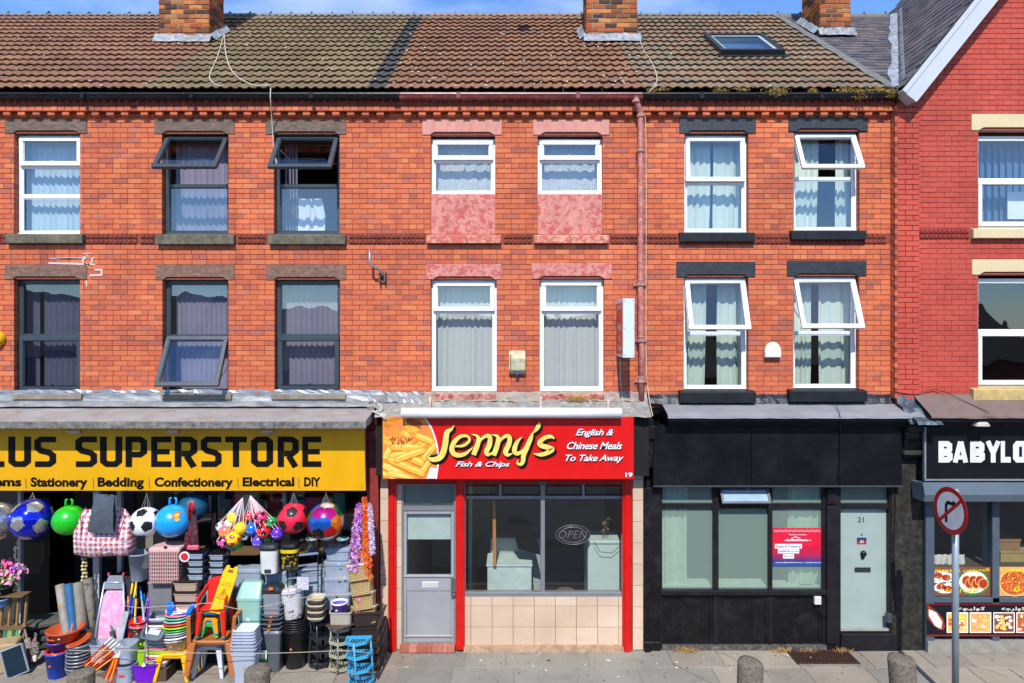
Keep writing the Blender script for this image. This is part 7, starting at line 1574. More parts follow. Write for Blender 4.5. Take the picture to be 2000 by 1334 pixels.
for i, (h_, c) in enumerate(((0, '7f8486'), (.3, '9a9ea0'), (.345, 'c41018'), (.385, 'c01018'), (.42, 'd01c1c'))): tub('bucket', ['grey bucket under the red ones behind the brooms', 'pale grey bucket under the red ones behind the brooms', 'lowest red bucket behind the purple mop pole', 'middle red bucket behind the purple mop pole', 'topmost red bucket behind the purple mop pole'][i], 'bucket', 273, .12 + h_, -.62, 34, 27, 30 if i < 2 else 22, glossy(c), group='buckets behind the purple mop pole')
# fan of paint rollers / brushes red and yellow
for i in range(11):
    y = -1.04 - i*.006
    if i < 6: e = [(190 + 7*i, 1262 + 2*i), (205 + 5*i, 1258 + 4*i), (166 + 5*i, 1296 + 2*i)]
    else: e = [(226 + 3*(i-6), 1268), (224 + 2*(i-6), 1284), (206 + 4.5*(i-6), 1322 + 1.5*(i-6))]
    p = Vector((X(e[1][0], y), y, Z(e[1][1], y))); q = Vector((X(e[2][0], y), y - .05, max(.02, Z(e[2][1], y))))
    t = thing('paint_brush', '%s handled paint brush, %s in the fan' % (['red', 'yellow'][i % 2], ['first', 'second', 'third', 'fourth', 'fifth', 'sixth', 'seventh', 'eighth', 'ninth', 'tenth', 'last'][i]), 'brush', tuple(p), group='paint brushes fanned out at the pavement')
    b = MB(); b.tube([p, q], [.014, .009], 8); b.build('handle', glossy(['c8141c', 'e8a010'][i % 2]), t, keep=True); b = MB(); b.tube([p, p - (q-p).normalized()*.13], [.016, .02], 8); b.build('bristles', M('c8c4c0', .8, stretch=(1, 1, 1)), t, keep=True)
# clear tubs
y = G_(1328); tub('clear_drum', 'clear lidded plastic drum with a red label', 'drum', 246, 0, y, 38, 34, 34, CLOUDY, p=3); tub('clear_drum', 'clear plastic drum stacked on the labelled one', 'drum', 247, .27, y, 36, 32, 36, CLOUDY, p=3)
b = MB(); rr = 17*mpp(y); prev = None
for k in range(7): a = R(-110 + k*7); b.box(X(247, y) + rr*math.cos(a)*1.06 - .008, X(247, y) + rr*math.cos(a)*1.06 + .008, y + rr*math.sin(a)*1.08, y + rr*math.sin(a)*1.08 + .003, .1, .14)
solo('red_label', b, M('c02a30', .5), 'small red sticker on the lower clear drum', 'sticker')
tub('clear_drum', 'small clear plastic jar below the pink ironing board', 'jar', 196, Z(1290, -.8), -.8, 30, 26, 36, CLOUDY, p=4)
tub('plastic_basket', 'lime green box behind the purple mop bucket', 'box', 276, .1, -.8, 36, 30, 40, glossy('9ac81c'), p=5)
# purple mop bucket
y = G_(1327); t = thing('mop_bucket', 'purple oval mop bucket with a white spinner basket', 'mop bucket', (X(288, y), y, 0)); m = mpp(y); b = tubm(52*m, 44*m, 35*m, 3.2, 34*m, 28*m); b.build('body', glossy('6a10b8'), t)
b = tubm(24*m, 20*m, 9*m, 2, seg=20, z=33*m, dx=11*m, dy=0, rim=.006, rh=.012); b.build('spinner', M('c8c4c8', .4), t)
for k in range(5): pass
t = thing('spin_mop', 'purple handled mop standing in the purple bucket', 'mop', (X(281, -1.1), -1.1, .26)); b = MB(); p = Vector((X(281, -1.1), -1.1, .26)); q = Vector((X(291, -.95), -.95, Z(1166, -.95))); b.tube([p, p.lerp(q, .62)], .01, 8); b.build('pole', M('c8c8d0', .25, metal=.7), t, keep=True, smooth=True); b = MB(); b.tube([p.lerp(q, .62), p.lerp(q, .93), q], [.017, .015, .006], 8); b.build('grip', glossy('7a28c8'), t, keep=True, smooth=True); b = MB(); b.tube([p, p + Vector((0, 0, .04))], [.028, .01], 10); b.build('foot', WHITEP, t, keep=True)
# stack of washing up bowls
cl = [('e8e0dc', 'cream'), ('c81c40', 'crimson'), ('d8d4cc', 'off white'), ('98c020', 'lime green'), ('c87068', 'salmon'), ('8a8c94', 'grey'), ('a8a8ac', 'light grey'), ('c8c4c0', 'stone'), ('9a9ca4', 'mid grey'), ('b8b4b0', 'pale grey'), ('c01c48', 'deep red'), ('e0dcd8', 'white'), ('2c3448', 'navy'), ('c8c8c4', 'silver grey')]
ys_ = -.88
for i, (c, nm) in enumerate(cl): tub('washing_up_bowl', '%s washing up bowl in the tall rectangular stack' % nm, 'bowl', 311, .16 + i*.047, ys_, 40, 32, 14, glossy(c), p=4.5, dr=.75, group='stack of rectangular washing up bowls')
y = ys_; b = tubm(40*mpp(y), 34*mpp(y), .08, 5, 58*mpp(y), 50*mpp(y)); o = b.build('washing_up_bowl', glossy('5a626c'), None, loc=(X(313, y), y - .06, Z(1222, y)), rot=(R(38), R(9), 0)); tag(o, 'dark grey tray tilted on top of the bowl stack', 'tray')
b = MB(); b.box(-.08, .08, -.13, .13, 0, .006); o = b.build('paper_insert', M('a8b0b8', .6), None, loc=(X(313, y), y - .075, Z(1224, y) + .04), rot=(R(38), R(9), 0)); tag(o, 'pale printed card inside the tilted grey tray', 'card')
b = MB(); b.box(-.17, .17, -.14, .14, 0, .16); solo('wooden_crate', b, M('4a3a2a', .8), 'low dark crate under the stack of rectangular bowls', 'crate').location = (X(311, ys_), ys_, 0)
# yellow stool, round bowls
YS = glossy('e8ae04', rough=.35)
def stool(px, pyb, w, h, mat, label, z=0.0, y=None, splay=.035, group=None, dep=.8):
    y = G_(pyb) + .12 if y is None else y; m = mpp(y); W_, H_ = w*m, h*m; t = thing('plastic_stool', label, 'stool', (X(px, y), y, z), group=group); D_ = W_*dep
    b = MB(); b.loft([(W_/2 - .03, D_/2 - .03, H_ - .07, 6), (W_/2 - .015, D_/2 - .015, H_ - .015, 6), (W_/2 - .03, D_/2 - .03, H_, 6)], 28); b.build('seat', mat, t)
    for sx in (-1, 1):
        for sy in (-1, 1):
            b = MB(); x1, y1 = sx*(W_/2 - .045), sy*(D_/2 - .045); x0, y0 = sx*(W_/2 + splay - .02), sy*(D_/2 + splay - .03); s1, s0 = .042, .022
            b.add([(x0-s0, y0-s0, 0), (x0+s0, y0-s0, 0), (x0+s0, y0+s0, 0), (x0-s0, y0+s0, 0), (x1-s1, y1-s1, H_-.03), (x1+s1, y1-s1, H_-.03), (x1+s1, y1+s1, H_-.03), (x1-s1, y1+s1, H_-.03)], [(0, 3, 2, 1), (4, 5, 6, 7), (0, 1, 5, 4), (1, 2, 6, 5), (2, 3, 7, 6), (3, 0, 4, 7)]); b.build('leg', mat, t, bevel=.006)
    return t
stool(346, 1328, 58, 52, YS, 'yellow plastic stool carrying the stack of round bowls')
yq_ = G_(1328) + .12; zq = 52*mpp(yq_)
for i, (c, nm, w, hh) in enumerate((('d8d0c8', 'white splashed', 52, 26), ('e8e8ee', 'white and blue', 56, 14), ('8a9298', 'dull grey', 56, 14), ('9aa0a6', 'grey', 57, 13), ('2a9a3c', 'green', 58, 12), ('8ad018', 'lime', 58, 12), ('e0401c', 'red orange', 58, 12), ('9aa8ac', 'blue grey', 57, 12), ('48b888', 'mint green', 56, 12), ('e87088', 'pink', 56, 12), ('f0c8d0', 'pale pink', 54, 12))):
    tub('round_bowl', '%s round bowl in the leaning stack on the yellow stool' % nm, 'bowl', 347 + i*.9, zq + (0 if i == 0 else .09 + i*.042), yq_, w, w*.62 if i else 34, hh, glossy(c, rough=.35) if i else M('c8c0b8', .3, c2='6a4a3c', thr=.58, vs=9), rot=(0, R(-3), 0), group='round bowls stacked on the yellow stool')
t = stool(357, 0, 42, 26, glossy('0a70d0'), 'blue child step stool upside down on the round bowls', z=Z(1188, yq_) - .0, y=yq_ - .02, dep=.8); t.rotation_euler = (R(158), R(10), R(12)); t.location.z = Z(1176, yq_)
# tan chair over white stool, children's chairs
def chair(px, pyb, w, hs, hb, mat, label, y, z=0.0, cat='chair', group=None, rot=0, arms=True):
    m = mpp(y); W_, S_, B_ = w*m, hs*m, hb*m; t = thing('plastic_chair', label, cat, (X(px, y), y, z), (0, 0, R(rot)), group); D_ = W_*.8; q = W_/.55
    b = MB(); b.loft([(W_/2*.86, D_/2*.9, S_ - .05*q, 5), (W_/2*.93, D_/2*.97, S_ - .015*q, 5), (W_/2*.86, D_/2*.9, S_, 5), (W_/2*.5, D_/2*.5, S_ - .012*q, 3)], 28); b.build('seat', mat, t, smooth=False)
    for sx in (-1, 1):
        for sy in (-1, 1):
            b = MB(); x1, y1 = sx*(W_/2 - .05*q), sy*(D_/2 - .05*q); x0, y0 = sx*(W_/2 - .005), sy*(D_/2 + .01); s1, s0 = .05*q, .028*q
            b.add([(x0-s0, y0-s0, 0), (x0+s0, y0-s0, 0), (x0+s0, y0+s0, 0), (x0-s0, y0+s0, 0), (x1-s1, y1-s1, S_-.03), (x1+s1, y1-s1, S_-.03), (x1+s1, y1+s1, S_-.03), (x1-s1, y1+s1, S_-.03)], [(0, 3, 2, 1), (4, 5, 6, 7), (0, 1, 5, 4), (1, 2, 6, 5), (2, 3, 7, 6), (3, 0, 4, 7)]); b.build('leg', mat, t, bevel=.008)
    b = MB(); n_ = 12; r0 = W_/2*1.0
    for lay in (0, 1):
        for j in range(2): pass
    prof = []
    for k in range(n_ + 1):
        u = -1 + 2*k/n_; xx = u*r0*.94; yy = D_/2 - .02 + .05*q*(1 - u*u); zt__ = S_ + B_*(1 - .12*abs(u)**3); prof.append((xx, yy, zt__))
    for k in range(n_):
        (xa, ya, za), (xb, yb2, zb__) = prof[k], prof[k+1]; o1 = .06*q
        b.add([(xa*.92, ya - .02, S_), (xb*.92, yb2 - .02, S_), (xb, yb2 + o1, zb__), (xa, ya + o1, za), (xa*.92, ya, S_), (xb*.92, yb2, S_), (xb, yb2 + o1 + .02, zb__), (xa, ya + o1 + .02, za)], [(0, 1, 2, 3), (5, 4, 7, 6), (3, 2, 6, 7), (0, 4, 5, 1)] + ([(4, 0, 3, 7)] if k == 0 else []) + ([(1, 5, 6, 2)] if k == n_-1 else []))
    b.build('backrest', mat, t)
    if arms:
        for sx in (-1, 1):
            b = MB(); h_ = S_ + B_*.52
            for (p0, p1) in (((sx*r0*.95, D_/2, S_ + B_*.72), (sx*r0*1.02, D_*.1, h_)), ((sx*r0*1.02, D_*.1, h_), (sx*r0*1.0, -D_/2*.85, h_ - .03*q)), ((sx*r0*1.0, -D_/2*.85, h_ - .03*q), (sx*r0*.93, -D_/2*.95, S_ - .03*q))): b.beam(p0, p1, .045*q, .03*q)
            b.build('arm', mat, t, bevel=.006)
    return t
TAN = M('a8622c', .5, var=.08)
yc = -.82
stool(415, 1328, 52, 62, M('c4ccd8', .35), 'white plastic stool standing under the tan chair', y=G_(1328) + .2)
chair(426, 0, 88, 64, 92, TAN, 'tan brown plastic garden armchair with small chairs on its seat', yc, z=.12)
RDP = glossy('d01c10', rough=.35); zc = .12 + 64*mpp(yc)
for i, (c, nm) in enumerate((('48c030', 'green'), ('1450b0', 'blue'), ('f09010', 'orange'))):
    stool(413, 0, 34, 30, glossy(c), '%s child stool nested on the tan chair seat' % nm, z=zc + .01 + i*.03, y=yc - .08, splay=.01, group='child stools on the tan chair')
for i, (c, nm) in enumerate((('1450b0', 'blue'), ('40b030', 'green'), ('d01c10', 'red'))):
    chair(421, 0, 54, 50, 46, glossy(c, rough=.35), '%s child armchair stacked on the tan chair' % nm, yc - .07 - i*.012, z=zc + .02 + i*.028, group='child armchairs stacked on the tan chair')
# wet floor sign
y = -1.04; t = thing('wet_floor_sign', 'yellow caution wet floor sign leaning on the red child chair', 'floor sign', (X(424, y), y, Z(1198, y)), (R(-14), R(15), R(4))); m = mpp(y)
b = MB(); prism_xz(b, [(-.105, 0), (.105, 0), (.1, .55), (.075, .65), (.03, .65), (.03, .62), (-.03, .62), (-.03, .65), (-.075, .65), (-.1, .55)], -.02, .0); b.build('board', glossy('e8b404'), t, bevel=.004)
b = MB(); b.box(-.035, .035, -.023, -.018, .56, .6); b.build('grip_hole', M('6a5404', .6), t)
b = MB()
for q in stroke([(-.07, .2), (.07, .2), (0, .34), (-.07, .2)], .01): b.quad(*[(v.x, -.0225, v.y) for v in q])
b.build('triangle', M('c8380c', .5), t); b = MB()
for pp in ([(0, .3), (-.005, .26), (.02, .22)], [(-.005, .26), (-.025, .225)], [(-.002, .285), (.025, .275)], [(-.002, .28), (-.02, .27)]):
    for q in stroke(pp, .009): b.quad(*[(v.x, -.0225, v.y) for v in q])
b.box(-.006, .006, -.0226, -.022, .3, .312); b.build('figure', M('b02c0c', .5), t)
b = MB(); add_text(b, 'CAUTION', -.055, .055, .41, .43, lambda z: -.0225, .01); add_text(b, 'WET FLOOR', -.07, .07, .375, .397, lambda z: -.0225, .01); b.build('lettering', M('9a5a08', .5), t)
# laundry basket with holes
def lattice(name, label, cat, px, pyt, pyb, w, y, mat, nx, nz, dr=.75, group=None, rot=(0, 0, 0), rimmat=None, back=None, taper=1.0, rim=.035):
    m = mpp(y); W_, H_ = w*m, (pyb-pyt)*m; Dp = W_*dr; t = thing(name, label, cat, (X(px, y), y, Z(pyb, y)), rot, group); b = MB(); sx = W_/nx; sz = (H_ - rim*1.2)/nz
    fx = lambda z: taper + (1 - taper)*z/H_
    def bar(u0, u1, z0, z1, face):
        for sgn in ((-1,) if face in 'f' else ((-1, 1) if face == 's' else (1,))):
            q = []
            for (u, z) in ((u0, z0), (u1, z0), (u1, z1), (u0, z1)):
                k = fx(z); q.append((u*k, -Dp/2*k, z) if face == 'f' else ((sgn*W_/2*k, u*k, z) if face == 's' else (u*k, Dp/2*k, z)))
            if face == 's' and sgn < 0: q = q[::-1]
            n_ = (Vector(q[1]) - Vector(q[0])).cross(Vector(q[3]) - Vector(q[0])).normalized()*.004; b.add(q + [tuple(Vector(v) - n_) for v in q], [(0, 1, 2, 3), (7, 6, 5, 4), (0, 4, 5, 1), (1, 5, 6, 2), (2, 6, 7, 3), (3, 7, 4, 0)])
    for i in range(nx + 1): u = -W_/2 + i*sx; bar(max(u - sx*.2, -W_/2), min(u + sx*.2, W_/2), 0, H_ - rim, 'f'); bar(max(u - sx*.27, -W_/2), min(u + sx*.27, W_/2), 0, H_ - rim, 'b')
    ny = max(3, int(nx*dr)); sy = Dp/ny
    for i in range(ny + 1): u = -Dp/2 + i*sy; bar(max(u - sy*.27, -Dp/2), min(u + sy*.27, Dp/2), 0, H_ - rim, 's')
    for j in range(nz + 1):
        z = .0 + j*sz; bar(-W_/2, W_/2, z, z + sz*.38, 'f'); bar(-W_/2, W_/2, z, z + sz*.5, 'b'); bar(-Dp/2, Dp/2, z, z + sz*.5, 's')
    b.build('lattice_wall', mat, t)
    r_ = MB(); r_.loft([(W_/2, Dp/2, H_ - rim, 12), (W_/2 + .012, Dp/2 + .012, H_ - rim*.5, 12), (W_/2 + .012, Dp/2 + .012, H_, 12), (W_/2 - .008, Dp/2 - .008, H_, 12), (W_/2 - .008, Dp/2 - .008, H_ - rim, 12)], 32, cap0=False, cap1=False); r_.build('rim', rimmat or mat, t)
    f = MB(); f.box(-W_/2*taper + .004, W_/2*taper - .004, -Dp/2*taper + .004, Dp/2*taper - .004, .002, .01)
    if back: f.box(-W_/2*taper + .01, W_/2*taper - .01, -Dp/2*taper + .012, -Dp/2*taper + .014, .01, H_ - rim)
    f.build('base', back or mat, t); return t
PINKB = M('d0a4a0', .5)
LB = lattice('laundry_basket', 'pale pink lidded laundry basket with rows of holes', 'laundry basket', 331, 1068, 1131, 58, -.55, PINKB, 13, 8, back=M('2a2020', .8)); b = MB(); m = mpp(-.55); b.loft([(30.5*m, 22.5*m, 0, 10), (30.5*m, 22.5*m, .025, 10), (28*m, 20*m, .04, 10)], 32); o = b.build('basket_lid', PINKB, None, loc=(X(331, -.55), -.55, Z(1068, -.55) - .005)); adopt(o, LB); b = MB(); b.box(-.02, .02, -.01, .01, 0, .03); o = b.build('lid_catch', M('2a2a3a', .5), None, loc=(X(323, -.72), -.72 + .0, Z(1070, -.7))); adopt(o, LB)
tub('waste_bin', 'tall clear frosted waste bin left of the laundry basket', 'waste bin', 273, Z(1132, -.5), -.5, 40, 30, 54, CLOUDY)
t = lattice('woven_cabinet', 'grey woven look plastic cabinet below the laundry basket', 'cabinet', 321, 1132, 1212, 48, -.5, M('8e8e90', .6), 16, 26, back=M('a8a8a8', .6), dr=.6)
b = MB(); b.box(-.19, .19, -.16, .2, 0, Z(1212, -.5)); solo('crate', b, M('34302c', .8), 'dark crate holding up the grey woven cabinet', 'crate').location = (X(321, -.5), -.45, 0)
b = MB(); b.box(-.2, .2, -.2, .12, Z(1212, -.5) if False else 0, Z(1130, -.45) - .02); solo('display_table', b, M('2c2a2c', .8), 'dark display stand behind the stacked bowls', 'stand').location = (X(245, -.3), -.25, 0)
# drawer towers
def drawers(px, pyt, pyb, w, y, n_, fm, dm, label, dr=.9, lab=None, clip=False, yaw=0):
    m = mpp(y); W_, H_ = w*m, (pyb-pyt)*m; Dp = W_*dr; t = thing('drawer_tower', label, 'drawer unit', (X(px, y), y, Z(pyb, y)), (0, 0, R(yaw))); b = MB(); g = H_/n_
    for sx in (-1, 1):
        for sy in (-1, 1): b.box(sx*W_/2 - .008, sx*W_/2 + .008, sy*Dp/2 - .008, sy*Dp/2 + .008, 0, H_)
    for j in range(n_ + 1): b.box(-W_/2, W_/2, -Dp/2 + .0, Dp/2, j*g - .006, j*g + .006)
    for j in range(n_):
        for sx in (-1, 1): b.beam((sx*W_/2, -Dp/2, j*g + g*.2), (sx*W_/2, Dp/2, j*g + g*.8), .006)
    b.build('frame', fm, t)
    for j in range(n_):
        b = tubm(W_*.93, W_*.85, g*.8, 8, Dp*.95, Dp*.88, rim=.006, rh=.014, z=j*g + .01, dy=-.015); b.build('drawer', dm, t)
    return t
drawers(388, 1076, 1130, 32, -.6, 4, M('151518', .4), CLOUDY, 'black framed tower of four clear drawers right of the pink basket')
drawers(428, 1078, 1118, 30, -.55, 3, M('151518', .4), CLOUDY, 'shorter black framed tower of three clear drawers')
b = MB(); b.box(-.2, .2, -.12, .2, 0, Z(1118, -.55)); o = b.build('display_stand', M('222226', .7), None, loc=(X(405, -.4), -.3, 0)); tag(o, 'black display stand under the clear drawer towers', 'stand')
t = drawers(370, 1130, 1212, 50, -.62, 4, M('28201c', .5), M('a8907c', .45, var=.06), 'brown framed unit of beige drawers beside the woven cabinet', dr=.7)
b = MB(); b.box(-.2, .2, -.1, .2, 0, Z(1212, -.62)); o = b.build('crate', M('241f1c', .8), None, loc=(X(370, -.6), -.55, 0)); tag(o, 'dark crate under the beige drawer unit', 'crate')
# clear storage boxes
def sbox(px, pyt, pyb, w, y, label, dr=.6, mat=None, lid=True):
    m = mpp(y); W_, H_ = w*m, (pyb-pyt)*m; t = thing('storage_box', label, 'storage box', (X(px, y), y, Z(pyb, y)), group='clear storage boxes before the shop window'); b = tubm(W_*.94, W_*.86, H_ - .02, 7, W_*dr*.94, W_*dr*.86, rim=.01); b.build('box', mat or CLOUDY, t)
    if lid: b = MB(); b.loft([(W_/2, W_*dr/2, 0, 8), (W_/2, W_*dr/2, .018, 8), (W_/2 - .03, W_*dr/2 - .03, .03, 8)], 30); b.build('lid', mat or CLOUDY, t, loc=(0, 0, H_ - .02))
for a in ((425, 1122, 1152, 54, -.45, 'clear storage box below the three drawer tower'), (425, 1152, 1182, 54, -.45, 'clear storage box second from the top below the three drawer tower'), (425, 1182, 1214, 54, -.45, 'lowest clear storage box behind the tan chair'),
          (488, 1108, 1142, 58, -.4, 'wide clear storage box left of the marbled pedal bin'), (488, 1142, 1176, 58, -.4, 'wide clear storage box behind the mint green bin'), (550, 1112, 1146, 62, -.36, 'wide clear storage box carrying the two patterned pedal bins'), (550, 1146, 1182, 62, -.36, 'wide clear storage box behind the metal rack'),
          (612, 1108, 1142, 60, -.34, 'clear storage box behind the metal rack'), (612, 1142, 1178, 60, -.34, 'lower clear storage box behind the metal rack'), (662, 1068, 1092, 50, -.4, 'topmost clear storage box right of the metal rack'), (662, 1094, 1124, 56, -.4, 'clear storage box with a pale sticker right of the metal rack'), (660, 1124, 1154, 58, -.42, 'clear storage box third down right of the metal rack'), (660, 1154, 1186, 58, -.42, 'lowest clear storage box behind the purple pot')): sbox(*a)
for px, w, h_ in ((488, 60, 1176), (550, 62, 1182), (612, 58, 1178), (660, 58, 1186), (425, 54, 1214)):
    b = MB(); y = -.34; hh = Z(h_, -.4) - .005; b.box(-w*.0035, w*.0035, -.15, .22, 0, hh); o = b.build('display_stand', M('26262a', .7), None, loc=(X(px, y), y, 0)); tag(o, {488: 'dark stand hidden behind the mint green bin', 550: 'dark stand behind the grey pedal bins', 612: 'dark stand behind the black corner rack', 660: 'dark stand behind the brown corner rack', 425: 'dark stand behind the tan chair'}[px], 'stand', 'dark stands under the clear boxes')
for i, (px, py) in enumerate(((661, 1102), (675, 1103), (660, 1130), (672, 1128), (690, 1148), (655, 1160))):
    b = MB(); y = -.62; b.box(-.014, .014, 0, .002, -.012, .012); o = b.build('price_sticker', M(['88c8c8', 'e07838', 'e08838', 'd8c0a0', 'e89040', 'e07030'][i], .6), None, loc=(X(px, y), y, Z(py, y))); tag(o, '%s price sticker on the clear boxes right of the rack' % ['turquoise', 'small red orange', 'bright orange', 'pale tan', 'light orange', 'low dark orange'][i], 'sticker', 'price stickers')
# pedal bins on the shelf
def pbin(px, pyt, pyb, w, y, bodym, lidm, label, z=None, p=3.2, lidh=.2, foot=True, group=None, rot=(0, 0, 0), dr=.9):
    m = mpp(y); W_, H_ = w*m, (pyb-pyt)*m; t = thing('pedal_bin', label, 'bin', (X(px, y), y, Z(pyb, y) if z is None else z), rot, group); Hb = H_*(1 - lidh)
    b = MB(); b.loft([(W_/2*.84, W_/2*.84*dr, 0, p), (W_/2*.95, W_/2*.95*dr, Hb, p)], 28); b.build('body', bodym, t, smooth=False)
    b = MB(); b.loft([(W_/2*1.0, W_/2*dr, Hb - .01, p), (W_/2*1.02, W_/2*1.02*dr, Hb + H_*lidh*.35, p), (W_/2*.9, W_/2*.9*dr, Hb + H_*lidh*.8, p), (W_/2*.6, W_/2*.6*dr, H_, p)], 28); b.build('lid', lidm, t)
    if foot: b = MB(); b.box(-.05, .05, -W_/2*.84*dr - .012, -W_/2*.5*dr, .01, .07); b.build('pedal', M('2a2c30', .5), t, bevel=.01)
    return t
pbin(528, 1058, 1116, 38, -.62, M('c9cac8', .25, c2='c89a3c', thr=.63, vs=7, soft=.03), M('26282c', .4), 'white marbled pedal bin with a black lid on the clear boxes')
PB = pbin(567, 1057, 1110, 35, -.6, M('14141a', .3, c2='c8a41c', thr=.56, vs=12, soft=.02), M('1c1c20', .4), 'black and gold patterned pedal bin beside the marbled one')
b = MB(); m = mpp(-.6); b.loft([(17.4*m, 15.8*m, 0, 3.2), (17.4*m, 15.8*m, .05, 3.2)], 28, cap0=False, cap1=False); o = b.build('gold_band', M('c8b01c', .35), None, loc=(X(567, -.6), -.6, Z(1076, -.6))); adopt(o, PB)
# flip bins
MINT = M('86b0a4', .35, var=.04)
def flip(px, pyb, pyt, w, y, mat, label, z=0.0, dr=.75):
    m = mpp(y); W_, H_ = w*m, (pyb-pyt)*m; t = thing('flip_bin', label, 'bin', (X(px, y), y, z)); b = MB(); b.loft([(W_/2*.86, W_/2*.86*dr, 0, 7), (W_/2*.97, W_/2*.97*dr, H_*.66, 7)], 30); b.build('body', mat, t)
    b = MB(); b.loft([(W_/2*1.02, W_/2*1.02*dr, H_*.65, 7), (W_/2*1.02, W_/2*1.02*dr, H_*.7, 7), (W_/2*.98, W_/2*.98*dr, H_*.72, 7), (W_/2*.9, W_/2*.5*dr, H_*.95, 6, 0, .03), (W_/2*.8, W_/2*.35*dr, H_, 5, 0, .03)], 30); b.build('lid', mat, t)
    b = MB(); b.box(-.03, .03, -W_/2*.94*dr - .003, -W_/2*.9*dr + .02, H_*.2, H_*.29); b.build('sticker', M('b8c4c4', .5), t); return t
flip(491, 1226, 1136, 48, -.72, MINT, 'mint green swing lid bin standing behind the pale grey bin', z=Z(1226, -.72))
b = MB(); b.box(-.17, .17, -.13, .13, 0, Z(1226, -.72)); o = b.build('crate', M('24262a', .7), None, loc=(X(491, -.72), -.72, 0)); tag(o, 'dark crate under the mint green bin', 'crate')
y = -1.0; m = mpp(y); PG = M('9fa9b8', .35, var=.04)
for i, (h0, hh) in enumerate(((0, 60), (.42, 12), (.47, 12))): tub('square_bin', ['pale grey square bin behind the speckled bollard', 'pale grey lid rim on the square bin, lower', 'pale grey lid rim on the square bin, upper'][i], 'bin', 481, h0, y, 48 + i, 38 if i == 0 else 44, hh, PG, p=6, dr=.75)
for i in range(5): tub('square_tray', 'pale grey square tray, %s of the pile on the square bin' % ['lowest', 'second', 'third', 'fourth', 'topmost'][i], 'tray', 481, .53 + i*.04, y, 47 - i*1.2, 42 - i, 10, M('a8b0be' if i < 4 else 'c8ccd4', .35), p=6, dr=.75, group='pale grey trays on the square bin')
b = MB(); b.box(-.14, .14, -.1, .1, 0, .02); o = b.build('pale_bin_lid', M('c6cad4', .35), None, loc=(X(482, y), y, .725), rot=(R(8), 0, 0), bevel=.008); tag(o, 'flat light bin lid lying on the pale grey trays', 'tray')  # this flat piece is a pale bin lid lying loose
y = G_(1314) + .12; m = mpp(y); DG = M('4c5258', .4, var=.06); DL_ = M('202226', .4)
GB = pbin(530, 1232, 1314, 48, y, DG, M('5a6068', .4), 'dark grey pedal bin with a green and white label', z=0, p=6, lidh=.1, dr=.75)
b = MB(); b.box(-.045, .045, 0, .002, -.08, .06, 0); b.box(-.045, .045, -.001, .001, -.08, -.05, 1); o = b.build('bin_label', [M('d0d8d0', .5), M('4aa82a', .5)], None, loc=(X(523, y) , y - .168, Z(1268, y))); adopt(o, GB)
for i in range(6):
    w = 46 - i*2.0; zz = 84*m*.97 + i*.064
    t = thing('nested_bin', 'dark grey bin with black flap, %s of the leaning pile' % ['lowest', 'second', 'third', 'fourth', 'fifth', 'topmost'][i], 'bin', (X(531 + i*1.4, y), y, zz), (R(6), 0, 0), 'dark bin lids piled on the grey pedal bin')
    b = tubm(w*m, w*m*.9, .055, 5, w*m*.8, w*m*.7, rim=.008, rh=.015); b.build('rim', M('5c6268', .4), t); b = MB(); b.loft([(w*m*.42, w*m*.33, .02, 5), (w*m*.4, w*m*.3, .06, 5), (w*m*.2, w*m*.15, .075, 4)], 24); b.build('flap', DL_, t)
    b = MB(); b.box(-.02, .02, -w*m*.4 - .01, -w*m*.4 - .006, .01, .035); b.build('price_tag', M('e07a18', .5), t)
pbin(534, 1140, 1200, 37, -.68, M('7e848c', .35), M('24262a', .4), 'tall grey bin with a black swing top behind the pile of lids', p=6, dr=.8, foot=False, lidh=.22); b = MB(); b.box(-.03, .03, -.002, 0, -.02, .02); o = b.build('price_sticker', M('e06c18', .5), None, loc=(X(529, -.83), -.83, Z(1150, -.83))); tag(o, 'orange price sticker on the tall grey bin', 'sticker')
b = MB(); b.box(-.13, .13, -.12, .1, 0, Z(1199, -.68)); o = b.build('display_stand', M('26262a', .7), None, loc=(X(534, -.62), -.6, 0)); tag(o, 'dark stand behind the pile of dark bin lids', 'stand')
# black bins with marbled bin on top
y = G_(1310) + .15; m = mpp(y)
tub('round_bin', 'large round black bin standing right of the grey pedal bin', 'bin', 577, 0, y, 50, 36, 76, M('26262a', .35))
for i in range(5): tub('round_bin', 'round black bin, %s of those nested in the large one' % ['lowest', 'second', 'third', 'fourth', 'topmost'][i], 'bin', 577, 70*m + i*.035, y, 51, 46, 8, M('1e1e22', .35), group='round black bins nested at the middle of the display', rim=.008)
m2 = M('c4c4c8', .3, c2='6a3034', thr=.57, vs=7, soft=.04); b = tubm(46*m, 34*m, 56*m, 2.6); o = b.build('round_bin', m2, None, smooth=False, loc=(X(575, y), y, 70*m + .19), rot=(0, R(-6), 0)); tag(o, 'white and maroon marbled bin on top of the black bins', 'bin'); MBN = o
b = MB(); b.loft([(23.5*m, 23.5*m, 0, 2.6), (23.5*m, 23.5*m, .02, 2.6), (20*m, 20*m, .04, 2.6)], 24); o = b.build('bin_lid', m2, None, loc=(X(570, y), y, 70*m + .19 + 56*m), rot=(0, R(-10), 0)); adopt(o, MBN)
